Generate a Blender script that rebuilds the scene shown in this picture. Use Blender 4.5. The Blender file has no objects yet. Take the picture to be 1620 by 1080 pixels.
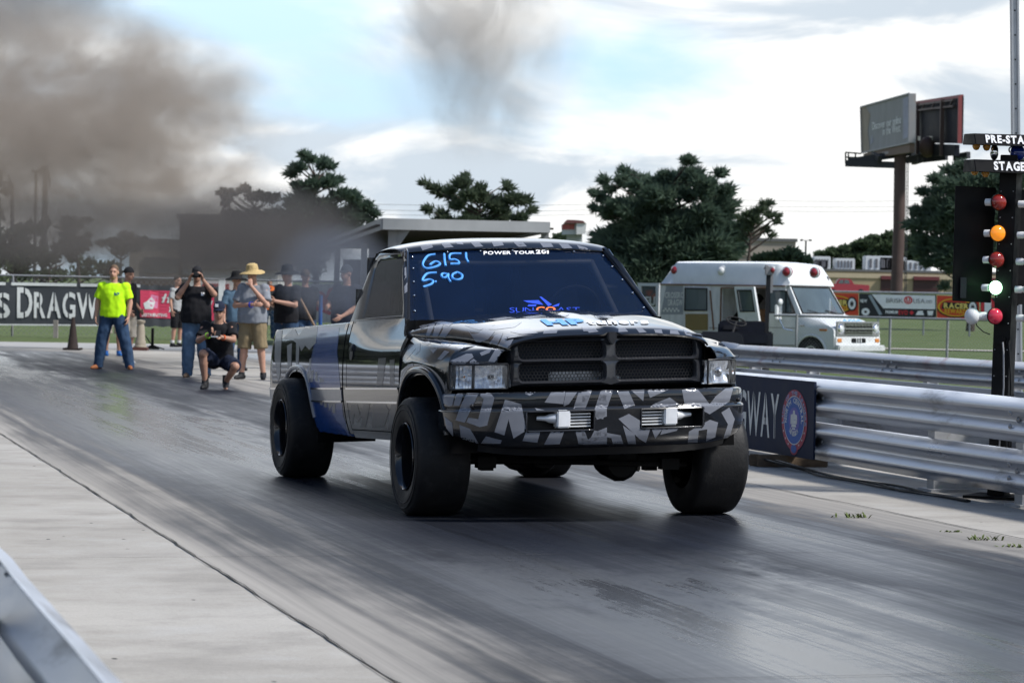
import bpy, bmesh, math, random
from mathutils import Vector, Matrix, geometry
from mathutils.bvhtree import BVHTree
R = math.radians
V = Vector
scene = bpy.context.scene
COL = scene.collection
random.seed(7)

# ------------------------------------------------------------------ camera
FPX, CAMH, ROLL, HORY = 4250.0, 1.375, R(1.1), 470.0
PITCH = math.atan((540 - HORY) / FPX)
_f = V((0, math.cos(PITCH), -math.sin(PITCH)))
_r0 = V((1, 0, 0))
_u0 = V((0, math.sin(PITCH), math.cos(PITCH)))
_r = _r0 * math.cos(ROLL) + _u0 * math.sin(ROLL)
_u = -_r0 * math.sin(ROLL) + _u0 * math.cos(ROLL)
CAM = V((0, 0, CAMH))
cd = bpy.data.cameras.new('camera')
cam = bpy.data.objects.new('camera', cd)
COL.objects.link(cam)
cam.matrix_world = Matrix(((_r.x, _u.x, -_f.x, 0), (_r.y, _u.y, -_f.y, 0), (_r.z, _u.z, -_f.z, CAMH), (0, 0, 0, 1)))
cd.sensor_width = 36
cd.lens = FPX * 36 / 1620
cd.clip_start = 0.1
cd.clip_end = 6000
cd.dof.use_dof = True
cd.dof.focus_distance = 17.0
cd.dof.aperture_fstop = 7.5
scene.camera = cam


def ray(px, py):
    return _f + _r * ((px - 810) / FPX) - _u * ((py - 540) / FPX)


def at(px, py, D):            # a point of the place at depth D (metres north of the camera)
    v = ray(px, py)
    return CAM + v * (D / v.y)


def gnd(px, py, z=0.0):
    v = ray(px, py)
    return CAM + v * ((z - CAMH) / v.z)


TH = R(15.65)                 # direction of the strip


def tr(t, s, z=0.0):          # strip coordinates: t to the right, s away
    return V((t * math.cos(TH) - s * math.sin(TH), t * math.sin(TH) + s * math.cos(TH), z))


# ------------------------------------------------------------------ materials
MATS = {}


def mat(name, col, rough=0.5, metal=0.0, var=0.12, scale=6.0, bump=0.0, bscale=40.0, coat=0.0, spec=0.3, rvar=0.1,
        stretch=None, dirt=None, emit=None, trans=0.0):
    if name in MATS:
        return MATS[name]
    m = bpy.data.materials.new(name)
    m.use_nodes = True
    nt = m.node_tree
    n, l = nt.nodes, nt.links
    b = n['Principled BSDF']
    b.inputs['Metallic'].default_value = metal
    b.inputs['Coat Weight'].default_value = coat
    b.inputs['Coat Roughness'].default_value = 0.02
    b.inputs['Specular IOR Level'].default_value = spec
    tc = n.new('ShaderNodeTexCoord')
    mp = n.new('ShaderNodeMapping')
    l.new(tc.outputs['Object'], mp.inputs['Vector'])
    if stretch:
        mp.inputs['Scale'].default_value = stretch
    nz = n.new('ShaderNodeTexNoise')
    nz.inputs['Scale'].default_value = scale
    nz.inputs['Detail'].default_value = 6
    nz.inputs['Roughness'].default_value = 0.6
    l.new(mp.outputs['Vector'], nz.inputs['Vector'])
    rp = n.new('ShaderNodeMapRange')
    rp.inputs['From Min'].default_value = 0.25
    rp.inputs['From Max'].default_value = 0.75
    rp.inputs['To Min'].default_value = 1 - var
    rp.inputs['To Max'].default_value = 1 + var
    l.new(nz.outputs['Fac'], rp.inputs['Value'])
    mx = n.new('ShaderNodeVectorMath')
    mx.operation = 'SCALE'
    mx.inputs[0].default_value = col[:3]
    l.new(rp.outputs['Result'], mx.inputs['Scale'])
    colout = mx.outputs['Vector']
    if dirt:                   # (colour, threshold, scale)
        n2 = n.new('ShaderNodeTexNoise')
        n2.inputs['Scale'].default_value = dirt[2]
        n2.inputs['Detail'].default_value = 8
        n2.inputs['Roughness'].default_value = 0.7
        l.new(mp.outputs['Vector'], n2.inputs['Vector'])
        cr = n.new('ShaderNodeMapRange')
        cr.inputs['From Min'].default_value = dirt[1]
        cr.inputs['From Max'].default_value = dirt[1] + 0.15
        l.new(n2.outputs['Fac'], cr.inputs['Value'])
        mm = n.new('ShaderNodeMix')
        mm.data_type = 'RGBA'
        l.new(cr.outputs['Result'], mm.inputs['Factor'])
        l.new(colout, mm.inputs['A'])
        mm.inputs['B'].default_value = (*dirt[0][:3], 1)
        colout = mm.outputs['Result']
    l.new(colout, b.inputs['Base Color'])
    rr = n.new('ShaderNodeMapRange')
    rr.inputs['From Min'].default_value = 0.3
    rr.inputs['From Max'].default_value = 0.7
    rr.inputs['To Min'].default_value = max(0.02, rough * (1 - rvar))
    rr.inputs['To Max'].default_value = min(1, rough * (1 + rvar))
    l.new(nz.outputs['Fac'], rr.inputs['Value'])
    l.new(rr.outputs['Result'], b.inputs['Roughness'])
    if bump:
        n3 = n.new('ShaderNodeTexNoise')
        n3.inputs['Scale'].default_value = bscale
        n3.inputs['Detail'].default_value = 5
        l.new(mp.outputs['Vector'], n3.inputs['Vector'])
        bp = n.new('ShaderNodeBump')
        bp.inputs['Strength'].default_value = bump
        bp.inputs['Distance'].default_value = 0.02
        l.new(n3.outputs['Fac'], bp.inputs['Height'])
        l.new(bp.outputs['Normal'], b.inputs['Normal'])
    if emit:
        b.inputs['Emission Color'].default_value = (*emit[0], 1)
        b.inputs['Emission Strength'].default_value = emit[1]
    if trans:                  # part see-through
        tb = n.new('ShaderNodeBsdfTransparent')
        ms = n.new('ShaderNodeMixShader')
        ms.inputs[0].default_value = trans
        out = n['Material Output']
        l.new(b.outputs[0], ms.inputs[1])
        l.new(tb.outputs[0], ms.inputs[2])
        l.new(ms.outputs[0], out.inputs['Surface'])
    MATS[name] = m
    return m


# ------------------------------------------------------------------ mesh builder
class MB:
    def __init__(self):
        self.v, self.f = [], []

    def add(self, vs, fs):
        o = len(self.v)
        self.v += [V(p) for p in vs]
        self.f += [tuple(i + o for i in f) for f in fs]
        return self

    def quad(self, a, b, c, d):
        return self.add([a, b, c, d], [(0, 1, 2, 3)])

    def box(self, c, s, rz=0.0, M=None, taper=1.0):
        x, y, z = s[0] / 2, s[1] / 2, s[2] / 2
        t = taper
        vs = [(-x, -y, -z), (x, -y, -z), (x, y, -z), (-x, y, -z), (-x * t, -y * t, z), (x * t, -y * t, z), (x * t, y * t, z), (-x * t, y * t, z)]
        M = M or Matrix.Rotation(rz, 3, 'Z')
        return self.add([V(c) + M @ V(p) for p in vs],
                        [(3, 2, 1, 0), (4, 5, 6, 7), (0, 1, 5, 4), (1, 2, 6, 5), (2, 3, 7, 6), (3, 0, 4, 7)])

    def beam(self, a, b, w, h, up=(0, 0, 1)):      # box bar from a to b
        a, b = V(a), V(b)
        d = (b - a).normalized()
        up = V(up)
        sd = d.cross(up)
        if sd.length < 1e-4:
            sd = d.cross(V((1, 0, 0)))
        sd.normalize()
        up = sd.cross(d)
        q = [sd * (i * w / 2) + up * (j * h / 2) for i, j in ((-1, -1), (1, -1), (1, 1), (-1, 1))]
        return self.add([a + p for p in q] + [b + p for p in q],
                        [(0, 1, 2, 3), (7, 6, 5, 4), (0, 4, 5, 1), (1, 5, 6, 2), (2, 6, 7, 3), (3, 7, 4, 0)])

    def tube(self, pts, rad, n=8, cap=True, side=None, ell=None):
        """rad: number or list. ell: list of (across, along-front) radii, 'side' the across direction."""
        pts = [V(p) for p in pts]
        k = len(pts)
        rings = []
        prev = None
        for i, p in enumerate(pts):
            d = (pts[min(i + 1, k - 1)] - pts[max(i - 1, 0)])
            d = d.normalized() if d.length > 1e-9 else V((0, 0, 1))
            if side is not None:
                a = V(side) - d * V(side).dot(d)
            elif prev is not None:
                a = prev - d * prev.dot(d)
            else:
                a = d.cross(V((0, 0, 1)))
                if a.length < 1e-3:
                    a = d.cross(V((1, 0, 0)))
            if a.length < 1e-6:
                a = d.cross(V((0, 1, 0)))
            a.normalize()
            prev = a
            bb = d.cross(a)
            if ell:
                ra, rb = ell[i]
            else:
                ra = rb = rad[i] if isinstance(rad, (list, tuple)) else rad
            rings.append([p + a * (ra * math.cos(2 * math.pi * j / n)) + bb * (rb * math.sin(2 * math.pi * j / n)) for j in range(n)])
        vs = [q for r in rings for q in r]
        fs = [(i * n + j, i * n + (j + 1) % n, (i + 1) * n + (j + 1) % n, (i + 1) * n + j) for i in range(k - 1) for j in range(n)]
        if cap:
            fs += [tuple(range(n - 1, -1, -1)), tuple(range((k - 1) * n, k * n))]
        return self.add(vs, fs)

    def lathe(self, prof, n=32, c=(0, 0, 0), axis='Z', cap=False):
        vs, fs = [], []
        k = len(prof)
        for r, h in prof:
            for j in range(n):
                a = 2 * math.pi * j / n
                p = (r * math.cos(a), r * math.sin(a), h)
                if axis == 'Y':
                    p = (p[0], p[2], p[1])
                elif axis == 'X':
                    p = (p[2], p[0], p[1])
                vs.append(V(c) + V(p))
        for i in range(k - 1):
            for j in range(n):
                fs.append((i * n + j, i * n + (j + 1) % n, (i + 1) * n + (j + 1) % n, (i + 1) * n + j))
        if cap:
            fs += [tuple(range(n - 1, -1, -1)), tuple(range((k - 1) * n, k * n))]
        return self.add(vs, fs)

    def ball(self, c, r, n=12, m=8, M=None):
        rx, ry, rz = (r, r, r) if not isinstance(r, (tuple, list)) else r
        vs, fs = [], []
        for i in range(m + 1):
            th = math.pi * i / m
            for j in range(n):
                ph = 2 * math.pi * j / n
                p = V((rx * math.sin(th) * math.cos(ph), ry * math.sin(th) * math.sin(ph), rz * math.cos(th)))
                vs.append(V(c) + (M @ p if M else p))
        for i in range(m):
            for j in range(n):
                fs.append((i * n + j, (i + 1) * n + j, (i + 1) * n + (j + 1) % n, i * n + (j + 1) % n))
        return self.add(vs, fs)

    def grid(self, fn, us, vs_):
        nu, nv = len(us), len(vs_)
        vs = [fn(u, v) for u in us for v in vs_]
        fs = [(i * nv + j, (i + 1) * nv + j, (i + 1) * nv + j + 1, i * nv + j + 1) for i in range(nu - 1) for j in range(nv - 1)]
        return self.add(vs, fs)

    def prism(self, poly, fn0, fn1):
        """polygon (2D list) mapped by fn0 and fn1 to two faces, closed"""
        n = len(poly)
        vs = [fn0(*p) for p in poly] + [fn1(*p) for p in poly]
        fs = [tuple(range(n)), tuple(range(2 * n - 1, n - 1, -1))] + [(i, i + n, (i + 1) % n + n, (i + 1) % n) for i in range(n)]
        return self.add(vs, fs)

    def map(self, fn):
        self.v = [V(fn(p)) for p in self.v]
        return self

    def build(self, name, m, parent=None, world=False, bevel=0.0, smooth=35, solid=0.0, weld=True, mods=None, segs=2, wrinkle=0.0):
        me = bpy.data.meshes.new(name)
        vs = self.v
        if world and parent is not None:
            M_, q_ = Matrix.Identity(4), parent
            while q_ is not None:
                M_ = q_.matrix_basis @ M_
                q_ = q_.parent
            inv = M_.inverted()
            vs = [inv @ p for p in vs]
        me.from_pydata([tuple(p) for p in vs], [], self.f)
        bm = bmesh.new()
        bm.from_mesh(me)
        if weld:
            bmesh.ops.remove_doubles(bm, verts=bm.verts, dist=1e-5)
        bmesh.ops.recalc_face_normals(bm, faces=bm.faces)
        if bevel:
            es = [e for e in bm.edges if len(e.link_faces) == 2 and e.calc_face_angle(0) > 0.5]
            bmesh.ops.bevel(bm, geom=es, offset=bevel, segments=segs, affect='EDGES', clamp_overlap=True)
        if solid:
            bmesh.ops.solidify(bm, geom=bm.faces[:], thickness=solid)
        bm.to_mesh(me)
        bm.free()
        ob = bpy.data.objects.new(name, me)
        COL.objects.link(ob)
        if parent is not None:
            ob.parent = parent
        if mods:
            for kind, kw in mods:
                md = ob.modifiers.new(kind, kind)
                for k, val in kw.items():
                    setattr(md, k, val)
            dg = bpy.context.evaluated_depsgraph_get()
            nm = bpy.data.meshes.new_from_object(ob.evaluated_get(dg))
            ob.modifiers.clear()
            ob.data = nm
            nm.name = name
            me = nm
        if wrinkle:
            from mathutils import noise as _ns
            off = [v.normal * (wrinkle * (_ns.noise(V((v.co.x * 9, v.co.y * 9, v.co.z * 5.5)) + V((self.v[0].x * 7, 3, 1))) + .6 * _ns.noise(V((v.co.x * 19, v.co.y * 19, v.co.z * 13))))) for v in me.vertices]
            for v, d_ in zip(me.vertices, off):
                v.co += d_
        if smooth:
            me.shade_smooth()
            if smooth < 180:
                me.set_sharp_from_angle(angle=R(smooth))
        if m:
            me.materials.clear()
            me.materials.append(m)
        return ob


def thing(name, label, cat, loc=(0, 0, 0), rotz=0.0, group=None):
    o = bpy.data.objects.new(name, None)
    COL.objects.link(o)
    o.location = loc
    o.rotation_euler = (0, 0, rotz)
    o.empty_display_size = 0.2
    o['label'], o['category'] = label, cat
    if group:
        o['group'] = group
    return o


def tag(o, label, cat, group=None, kind=None):
    o['label'], o['category'] = label, cat
    if group:
        o['group'] = group
    if kind:
        o['kind'] = kind
    return o


def struct(o, kind='structure'):
    o['kind'] = kind
    return o


def lerp(a, b, t):
    return a + (b - a) * t


def interp(x, tab, smooth=True):
    """monotone-ish interpolation through (x, y) pairs sorted by x"""
    if x <= tab[0][0]:
        return tab[0][1]
    for i in range(len(tab) - 1):
        x0, y0 = tab[i]
        x1, y1 = tab[i + 1]
        if x <= x1:
            t = (x - x0) / (x1 - x0)
            if not smooth:
                return lerp(y0, y1, t)
            m0 = (y1 - (tab[i - 1][1] if i else y0)) / (x1 - (tab[i - 1][0] if i else x0))
            m1 = ((tab[i + 2][1] if i + 2 < len(tab) else y1) - y0) / ((tab[i + 2][0] if i + 2 < len(tab) else x1) - x0)
            h = x1 - x0
            t2, t3 = t * t, t * t * t
            return (2 * t3 - 3 * t2 + 1) * y0 + (t3 - 2 * t2 + t) * h * m0 + (-2 * t3 + 3 * t2) * y1 + (t3 - t2) * h * m1
    return tab[-1][1]


def lin(a, b, n):
    return [a + (b - a) * i / (n - 1) for i in range(n)]


# ------------------------------------------------------------------ flat shapes and writing
_GL = {}


def glyph(ch, off):
    if (ch, off) in _GL:
        return _GL[(ch, off)]
    cu = bpy.data.curves.new('g', 'FONT')
    cu.body = ch
    cu.size = 1.0
    cu.offset = off
    cu.resolution_u = 3
    ob = bpy.data.objects.new('g', cu)
    COL.objects.link(ob)
    dg = bpy.context.evaluated_depsgraph_get()
    me = bpy.data.meshes.new_from_object(ob.evaluated_get(dg))
    vs = [(v.co.x, v.co.y) for v in me.vertices]
    fs = [tuple(p.vertices) for p in me.polygons]
    bpy.data.objects.remove(ob)
    bpy.data.curves.remove(cu)
    bpy.data.meshes.remove(me)
    _GL[(ch, off)] = (vs, fs)
    return vs, fs


def text2d(s, off=0.0, stencil=False, caps=None, gap=0.07, slant=0.0):
    """verts, faces of a line of writing, fitted to the unit square"""
    vs, fs = [], []
    x = 0.0
    for i, ch in enumerate(s):
        if ch == ' ':
            x += 0.3
            continue
        gv, gf = glyph(ch, off)
        if not gv:
            continue
        x0, x1 = min(p[0] for p in gv), max(p[0] for p in gv)
        k = caps[i] if caps else 1.0
        w = (x1 - x0)
        if stencil and w > 0.3:
            bm = bmesh.new()
            bv = [bm.verts.new((p[0], p[1], 0)) for p in gv]
            for f in gf:
                try:
                    bm.faces.new([bv[j] for j in f])
                except ValueError:
                    pass
            c0 = x0 + w * (0.42 if ch in 'DRBPG' else 0.46)
            for cx in (c0, c0 + w * 0.1):
                bmesh.ops.bisect_plane(bm, geom=bm.verts[:] + bm.edges[:] + bm.faces[:], plane_co=(cx, 0, 0), plane_no=(1, 0, 0))
            dl = [f for f in bm.faces if c0 < f.calc_center_median().x < c0 + w * 0.1]
            bmesh.ops.delete(bm, geom=dl, context='FACES')
            bm.verts.index_update()
            gv = [(v.co.x, v.co.y) for v in bm.verts]
            gf = [tuple(v.index for v in f.verts) for f in bm.faces]
            bm.free()
        o = len(vs)
        vs += [((p[0] - x0) * k + x + slant * p[1], p[1] * k) for p in gv]
        fs += [tuple(j + o for j in f) for f in gf]
        x += w * k + gap
    if not vs:
        return [], []
    x0, x1 = min(p[0] for p in vs), max(p[0] for p in vs)
    y0, y1 = min(p[1] for p in vs), max(p[1] for p in vs)
    return [((p[0] - x0) / (x1 - x0), (p[1] - y0) / (y1 - y0)) for p in vs], fs


def subdiv2d(vs, fs, maxlen):
    """split a 2D mesh until no edge is longer than maxlen"""
    bm = bmesh.new()
    bv = [bm.verts.new((p[0], p[1], 0)) for p in vs]
    for f in fs:
        try:
            bm.faces.new([bv[j] for j in f])
        except ValueError:
            pass
    bmesh.ops.triangulate(bm, faces=bm.faces)
    for _ in range(6):
        es = [e for e in bm.edges if e.calc_length() > maxlen]
        if not es:
            break
        bmesh.ops.subdivide_edges(bm, edges=es, cuts=1)
        bmesh.ops.triangulate(bm, faces=[f for f in bm.faces if len(f.verts) > 3])
    bm.verts.index_update()
    out = [(v.co.x, v.co.y) for v in bm.verts], [tuple(v.index for v in f.verts) for f in bm.faces]
    bm.free()
    return out


def poly2d(poly):
    tris = geometry.tessellate_polygon([[V((p[0], p[1], 0)) for p in poly]])
    return list(poly), [tuple(t) for t in tris]


def bil(q, u, v):             # q: bottom-left, bottom-right, top-right, top-left
    a = V(q[0]).lerp(V(q[1]), u)
    b = V(q[3]).lerp(V(q[2]), u)
    return a.lerp(b, v)


class Sign:
    """flat board between four world corners (bl, br, tr, tl); things are laid on it in unit coordinates"""
    def __init__(self, q):
        self.q = [V(p) for p in q]
        self.n = (self.q[1] - self.q[0]).cross(self.q[3] - self.q[0]).normalized()

    def P(self, u, v, o=0.0):
        return bil(self.q, u, v) + self.n * o

    def board(self, name, m, parent, th=0.01):
        mb = MB()
        mb.prism([(0, 0), (1, 0), (1, 1), (0, 1)], lambda u, v: self.P(u, v), lambda u, v: self.P(u, v, -th))
        return mb.build(name, m, parent, world=True, smooth=0)

    def cloth(self, name, m, parent, amp=0.02, th=0.012, seed=0):
        rnd = random.Random(seed)
        ph = [rnd.uniform(0, 6) for _ in range(4)]
        def w(u, v):
            return amp * (math.sin(u * 23 + ph[0]) * 0.5 + math.sin(u * 11 + v * 4 + ph[1]) * 0.6 + math.sin(u * 41 + ph[2] + v * 3) * 0.25)
        sag = lambda u: 0.012 * math.sin(u * 37 + ph[3])
        mb = MB()
        mb.grid(lambda u, v: self.P(u, v + (sag(u) if v in (0, 1) else 0), w(u, v)), lin(0, 1, 50), lin(0, 1, 7))
        self.wav = w
        return mb.build(name, m, parent, world=True, smooth=60, solid=th)

    wav = None

    def lay(self, mb, vs, fs, box, o=0.004):
        u0, v0, u1, v1 = box
        if self.wav:
            vs, fs = subdiv2d(vs, fs, 0.12)
        def P(p):
            u, v = lerp(u0, u1, p[0]), lerp(v0, v1, p[1])
            return self.P(u, v, o + (self.wav(u, v) if self.wav else 0))
        mb.add([P(p) for p in vs], fs)
        return mb

    def text(self, mb, s, box, o=0.004, **kw):
        return self.lay(mb, *text2d(s, **kw), box, o)

    def poly(self, mb, pts, o=0.004):
        vs, fs = poly2d(pts)
        return self.lay(mb, vs, fs, (0, 0, 1, 1), o)

    def disc(self, mb, c, ru, rv, o=0.004, n=28, a0=0, a1=2 * math.pi):
        return self.poly(mb, [(c[0] + ru * math.cos(a0 + (a1 - a0) * i / n), c[1] + rv * math.sin(a0 + (a1 - a0) * i / n)) for i in range(n)], o)

    def ring(self, mb, c, ru, rv, k, o=0.004, n=36, a0=0, a1=2 * math.pi):
        P = lambda a, f: self.P(c[0] + ru * f * math.cos(a), c[1] + rv * f * math.sin(a), o + (self.wav(c[0], c[1]) if self.wav else 0))
        for i in range(n):
            a, b = lerp(a0, a1, i / n), lerp(a0, a1, (i + 1) / n)
            mb.quad(P(a, k), P(b, k), P(b, 1), P(a, 1))
        return mb

    def arctext(self, mb, s, c, ru, rv, h, a0, a1, o=0.004, inward=False, off=0.02):
        """letters round an ellipse, angles measured clockwise from the top"""
        n = len(s)
        for i, ch in enumerate(s):
            if ch == ' ':
                continue
            a = lerp(a0, a1, (i + 0.5) / n)
            wa = abs(a1 - a0) / n * 0.84
            vs, fs = text2d(ch, off=off)
            for f in fs:
                pts = []
                for j in f:
                    u, v = vs[j]
                    if inward:
                        aa, rr = a + (0.5 - u) * wa, 1 + (h * (1 - v) - h)
                    else:
                        aa, rr = a + (u - 0.5) * wa, 1 + h * v
                    pts.append(self.P(c[0] + ru * rr * math.sin(aa), c[1] + rv * rr * math.cos(aa), o))
                mb.add(pts, [tuple(range(len(pts)))])
        return mb
# ------------------------------------------------------------------ light and sky
SUN_EL, SUN_AZ = R(48), R(112)         # azimuth clockwise from north (camera looks north): high on the right
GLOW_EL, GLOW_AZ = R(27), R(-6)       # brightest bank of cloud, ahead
world = bpy.data.worlds.new('World')
scene.world = world
world.use_nodes = True
nt = world.node_tree
n, l = nt.nodes, nt.links
bg = n['Background']
bg.inputs['Strength'].default_value = 0.1
sky = n.new('ShaderNodeTexSky')
sky.sky_type = 'NISHITA'
sky.sun_disc = False
sky.sun_elevation = SUN_EL
sky.sun_rotation = SUN_AZ
sky.air_density = 1.0
sky.dust_density = 0.4
sky.ozone_density = 3.0
tc = n.new('ShaderNodeTexCoord')
# flatten the direction on to a cloud layer
sep = n.new('ShaderNodeSeparateXYZ')
l.new(tc.outputs['Generated'], sep.inputs[0])
zz = n.new('ShaderNodeMath'); zz.operation = 'MAXIMUM'; zz.inputs[1].default_value = 0.0
l.new(sep.outputs['Z'], zz.inputs[0])
za = n.new('ShaderNodeMath'); za.operation = 'ADD'; za.inputs[1].default_value = 0.30
l.new(zz.outputs[0], za.inputs[0])
dv = n.new('ShaderNodeVectorMath'); dv.operation = 'DIVIDE'
l.new(tc.outputs['Generated'], dv.inputs[0])
cmb = n.new('ShaderNodeCombineXYZ')
for i in (0, 1):
    l.new(za.outputs[0], cmb.inputs[i])
cmb.inputs[2].default_value = 1
l.new(cmb.outputs[0], dv.inputs[1])
mp = n.new('ShaderNodeMapping')
mp.inputs['Location'].default_value = (3.7, 1.3, 0.6)
mp.inputs['Scale'].default_value = (1.0, 1.0, 1.5)
l.new(dv.outputs[0], mp.inputs['Vector'])
def noise(scale, detail, rough, dist=0.0):
    k = n.new('ShaderNodeTexNoise')
    k.inputs['Scale'].default_value = scale
    k.inputs['Detail'].default_value = detail
    k.inputs['Roughness'].default_value = rough
    k.inputs['Distortion'].default_value = dist
    l.new(mp.outputs[0], k.inputs['Vector'])
    return k
def mapr(src, a, b, c, d, smooth=True):
    k = n.new('ShaderNodeMapRange')
    if smooth:
        k.interpolation_type = 'SMOOTHSTEP'
    for nm, val in (('From Min', a), ('From Max', b), ('To Min', c), ('To Max', d)):
        k.inputs[nm].default_value = val
    l.new(src, k.inputs['Value'])
    return k.outputs['Result']
n1 = noise(1.9, 9, 0.5, 0.2)
n2 = noise(3.6, 11, 0.56, 0.4)
# mostly overcast low down, open blue overhead and behind the camera
lift = mapr(sep.outputs['Z'], 0.16, 0.45, 0.17, -0.17)
dens_ = n.new('ShaderNodeMath'); dens_.operation = 'ADD'
l.new(n1.outputs['Fac'], dens_.inputs[0]); l.new(lift, dens_.inputs[1])
cover = mapr(dens_.outputs[0], 0.47, 0.64, 0.0, 1.0)
shade = mapr(n2.outputs['Fac'], 0.40, 0.57, 0.0, 1.0)
cl = n.new('ShaderNodeMix'); cl.data_type = 'RGBA'
l.new(shade, cl.inputs['Factor'])
cl.inputs['A'].default_value = (3.9, 4.45, 5.0, 1)
cl.inputs['B'].default_value = (7.0, 7.0, 6.88, 1)
mxs = n.new('ShaderNodeMix'); mxs.data_type = 'RGBA'
l.new(cover, mxs.inputs['Factor'])
veil = n.new('ShaderNodeMix'); veil.data_type = 'RGBA'     # thin high cloud over the blue
l.new(mapr(sep.outputs['Z'], 0.08, 0.42, 0.85, 0.0), veil.inputs['Factor'])
l.new(sky.outputs[0], veil.inputs['A'])
veil.inputs['B'].default_value = (3.6, 5.3, 7.0, 1)
l.new(veil.outputs['Result'], mxs.inputs['A'])
l.new(cl.outputs['Result'], mxs.inputs['B'])
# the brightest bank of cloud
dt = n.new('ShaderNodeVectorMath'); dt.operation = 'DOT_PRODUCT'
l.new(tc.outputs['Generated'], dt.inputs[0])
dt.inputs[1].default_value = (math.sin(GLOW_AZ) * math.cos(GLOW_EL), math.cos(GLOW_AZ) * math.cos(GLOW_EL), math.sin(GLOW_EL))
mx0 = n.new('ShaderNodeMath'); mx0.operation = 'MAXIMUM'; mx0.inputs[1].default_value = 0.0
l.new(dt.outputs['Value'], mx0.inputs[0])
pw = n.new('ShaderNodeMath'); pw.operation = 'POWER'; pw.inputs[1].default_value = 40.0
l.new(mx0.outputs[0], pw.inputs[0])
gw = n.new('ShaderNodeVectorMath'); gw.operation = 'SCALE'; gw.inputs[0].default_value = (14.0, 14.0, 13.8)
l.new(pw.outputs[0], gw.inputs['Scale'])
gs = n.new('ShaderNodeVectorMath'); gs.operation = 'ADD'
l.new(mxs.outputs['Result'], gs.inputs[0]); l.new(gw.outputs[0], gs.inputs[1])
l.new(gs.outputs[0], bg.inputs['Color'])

sd = bpy.data.lights.new('sun', 'SUN')
sd.energy = 3.2
sd.angle = R(7)
sd.color = (1.0, 0.965, 0.92)
sun = bpy.data.objects.new('sun', sd)
COL.objects.link(sun)
sdir = V((math.sin(SUN_AZ) * math.cos(SUN_EL), math.cos(SUN_AZ) * math.cos(SUN_EL), math.sin(SUN_EL)))
sun.rotation_euler = (-sdir).to_track_quat('-Z', 'Y').to_euler()
sun.location = sdir * 60
scene.view_settings.view_transform = 'Standard'
scene.view_settings.look = 'None'
scene.view_settings.gamma = 1
scene.view_settings.exposure = 0.68
scene.render.engine = 'CYCLES'
scene.cycles.use_denoising = True
scene.cycles.max_bounces = 8
scene.cycles.diffuse_bounces = 3
scene.cycles.glossy_bounces = 4
scene.cycles.transparent_max_bounces = 12
scene.cycles.volume_bounces = 1
scene.cycles.volume_max_steps = 128
scene.cycles.volume_step_rate = 0.3
scene.cycles.sample_clamp_indirect = 6


# ------------------------------------------------------------------ ground
def ss(a, b, x):
    t = min(1, max(0, (x - a) / (b - a)))
    return t * t * (3 - 2 * t)


def ground_z(x, y):
    t = x * math.cos(TH) + y * math.sin(TH)
    s = -x * math.sin(TH) + y * math.cos(TH)
    z = -0.25 * ss(15.5, 18.5, t) * (1 - ss(75, 140, y))
    z += 2.7 * ss(140, 300, y)
    return z


def node_mat(name):
    m = bpy.data.materials.new(name)
    m.use_nodes = True
    return m, m.node_tree.nodes, m.node_tree.links


def tx(n, l, kind='ShaderNodeTexNoise', vec=None, **kw):
    k = n.new(kind)
    for a, b in kw.items():
        k.inputs[a].default_value = b
    if vec is not None:
        l.new(vec, k.inputs['Vector'])
    return k


def mr(n, l, src, a, b, c=0.0, d=1.0, smooth=False):
    k = n.new('ShaderNodeMapRange')
    if smooth:
        k.interpolation_type = 'SMOOTHSTEP'
    for nm, val in (('From Min', a), ('From Max', b), ('To Min', c), ('To Max', d)):
        k.inputs[nm].default_value = val
    l.new(src, k.inputs['Value'])
    return k.outputs['Result']


def mixc(n, l, fac, a, b):
    k = n.new('ShaderNodeMix')
    k.data_type = 'RGBA'
    if isinstance(fac, (int, float)):
        k.inputs['Factor'].default_value = fac
    else:
        l.new(fac, k.inputs['Factor'])
    for nm, c in (('A', a), ('B', b)):
        if isinstance(c, tuple):
            k.inputs[nm].default_value = (*c[:3], 1)
        else:
            l.new(c, k.inputs[nm])
    return k.outputs['Result']


def mul(n, l, a, b, op='MULTIPLY'):
    k = n.new('ShaderNodeMath')
    k.operation = op
    for i, c in enumerate((a, b)):
        if isinstance(c, (int, float)):
            k.inputs[i].default_value = c
        else:
            l.new(c, k.inputs[i])
    return k.outputs[0]


def objvec(n, l, scale=(1, 1, 1), loc=(0, 0, 0)):
    t = n.new('ShaderNodeTexCoord')
    m = n.new('ShaderNodeMapping')
    m.inputs['Scale'].default_value = scale
    m.inputs['Location'].default_value = loc
    l.new(t.outputs['Object'], m.inputs['Vector'])
    return m.outputs[0]


def grass_mat(name, c1, c2, c3):
    m, n, l = node_mat(name)
    b = n['Principled BSDF']
    v = objvec(n, l)
    a = tx(n, l, vec=v, Scale=0.35, Detail=8, Roughness=0.65)
    c = tx(n, l, vec=v, Scale=7.0, Detail=6, Roughness=0.7)
    q = mixc(n, l, mr(n, l, a.outputs['Fac'], 0.38, 0.62), c1, c2)
    q = mixc(n, l, mr(n, l, c.outputs['Fac'], 0.5, 0.75, 0, 0.7), q, c3)
    l.new(q, b.inputs['Base Color'])
    b.inputs['Roughness'].default_value = 0.9
    b.inputs['Specular IOR Level'].default_value = 0.15
    bp = n.new('ShaderNodeBump')
    bp.inputs['Strength'].default_value = 0.9
    bp.inputs['Distance'].default_value = 0.06
    l.new(c.outputs['Fac'], bp.inputs['Height'])
    l.new(bp.outputs['Normal'], b.inputs['Normal'])
    return m


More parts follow.
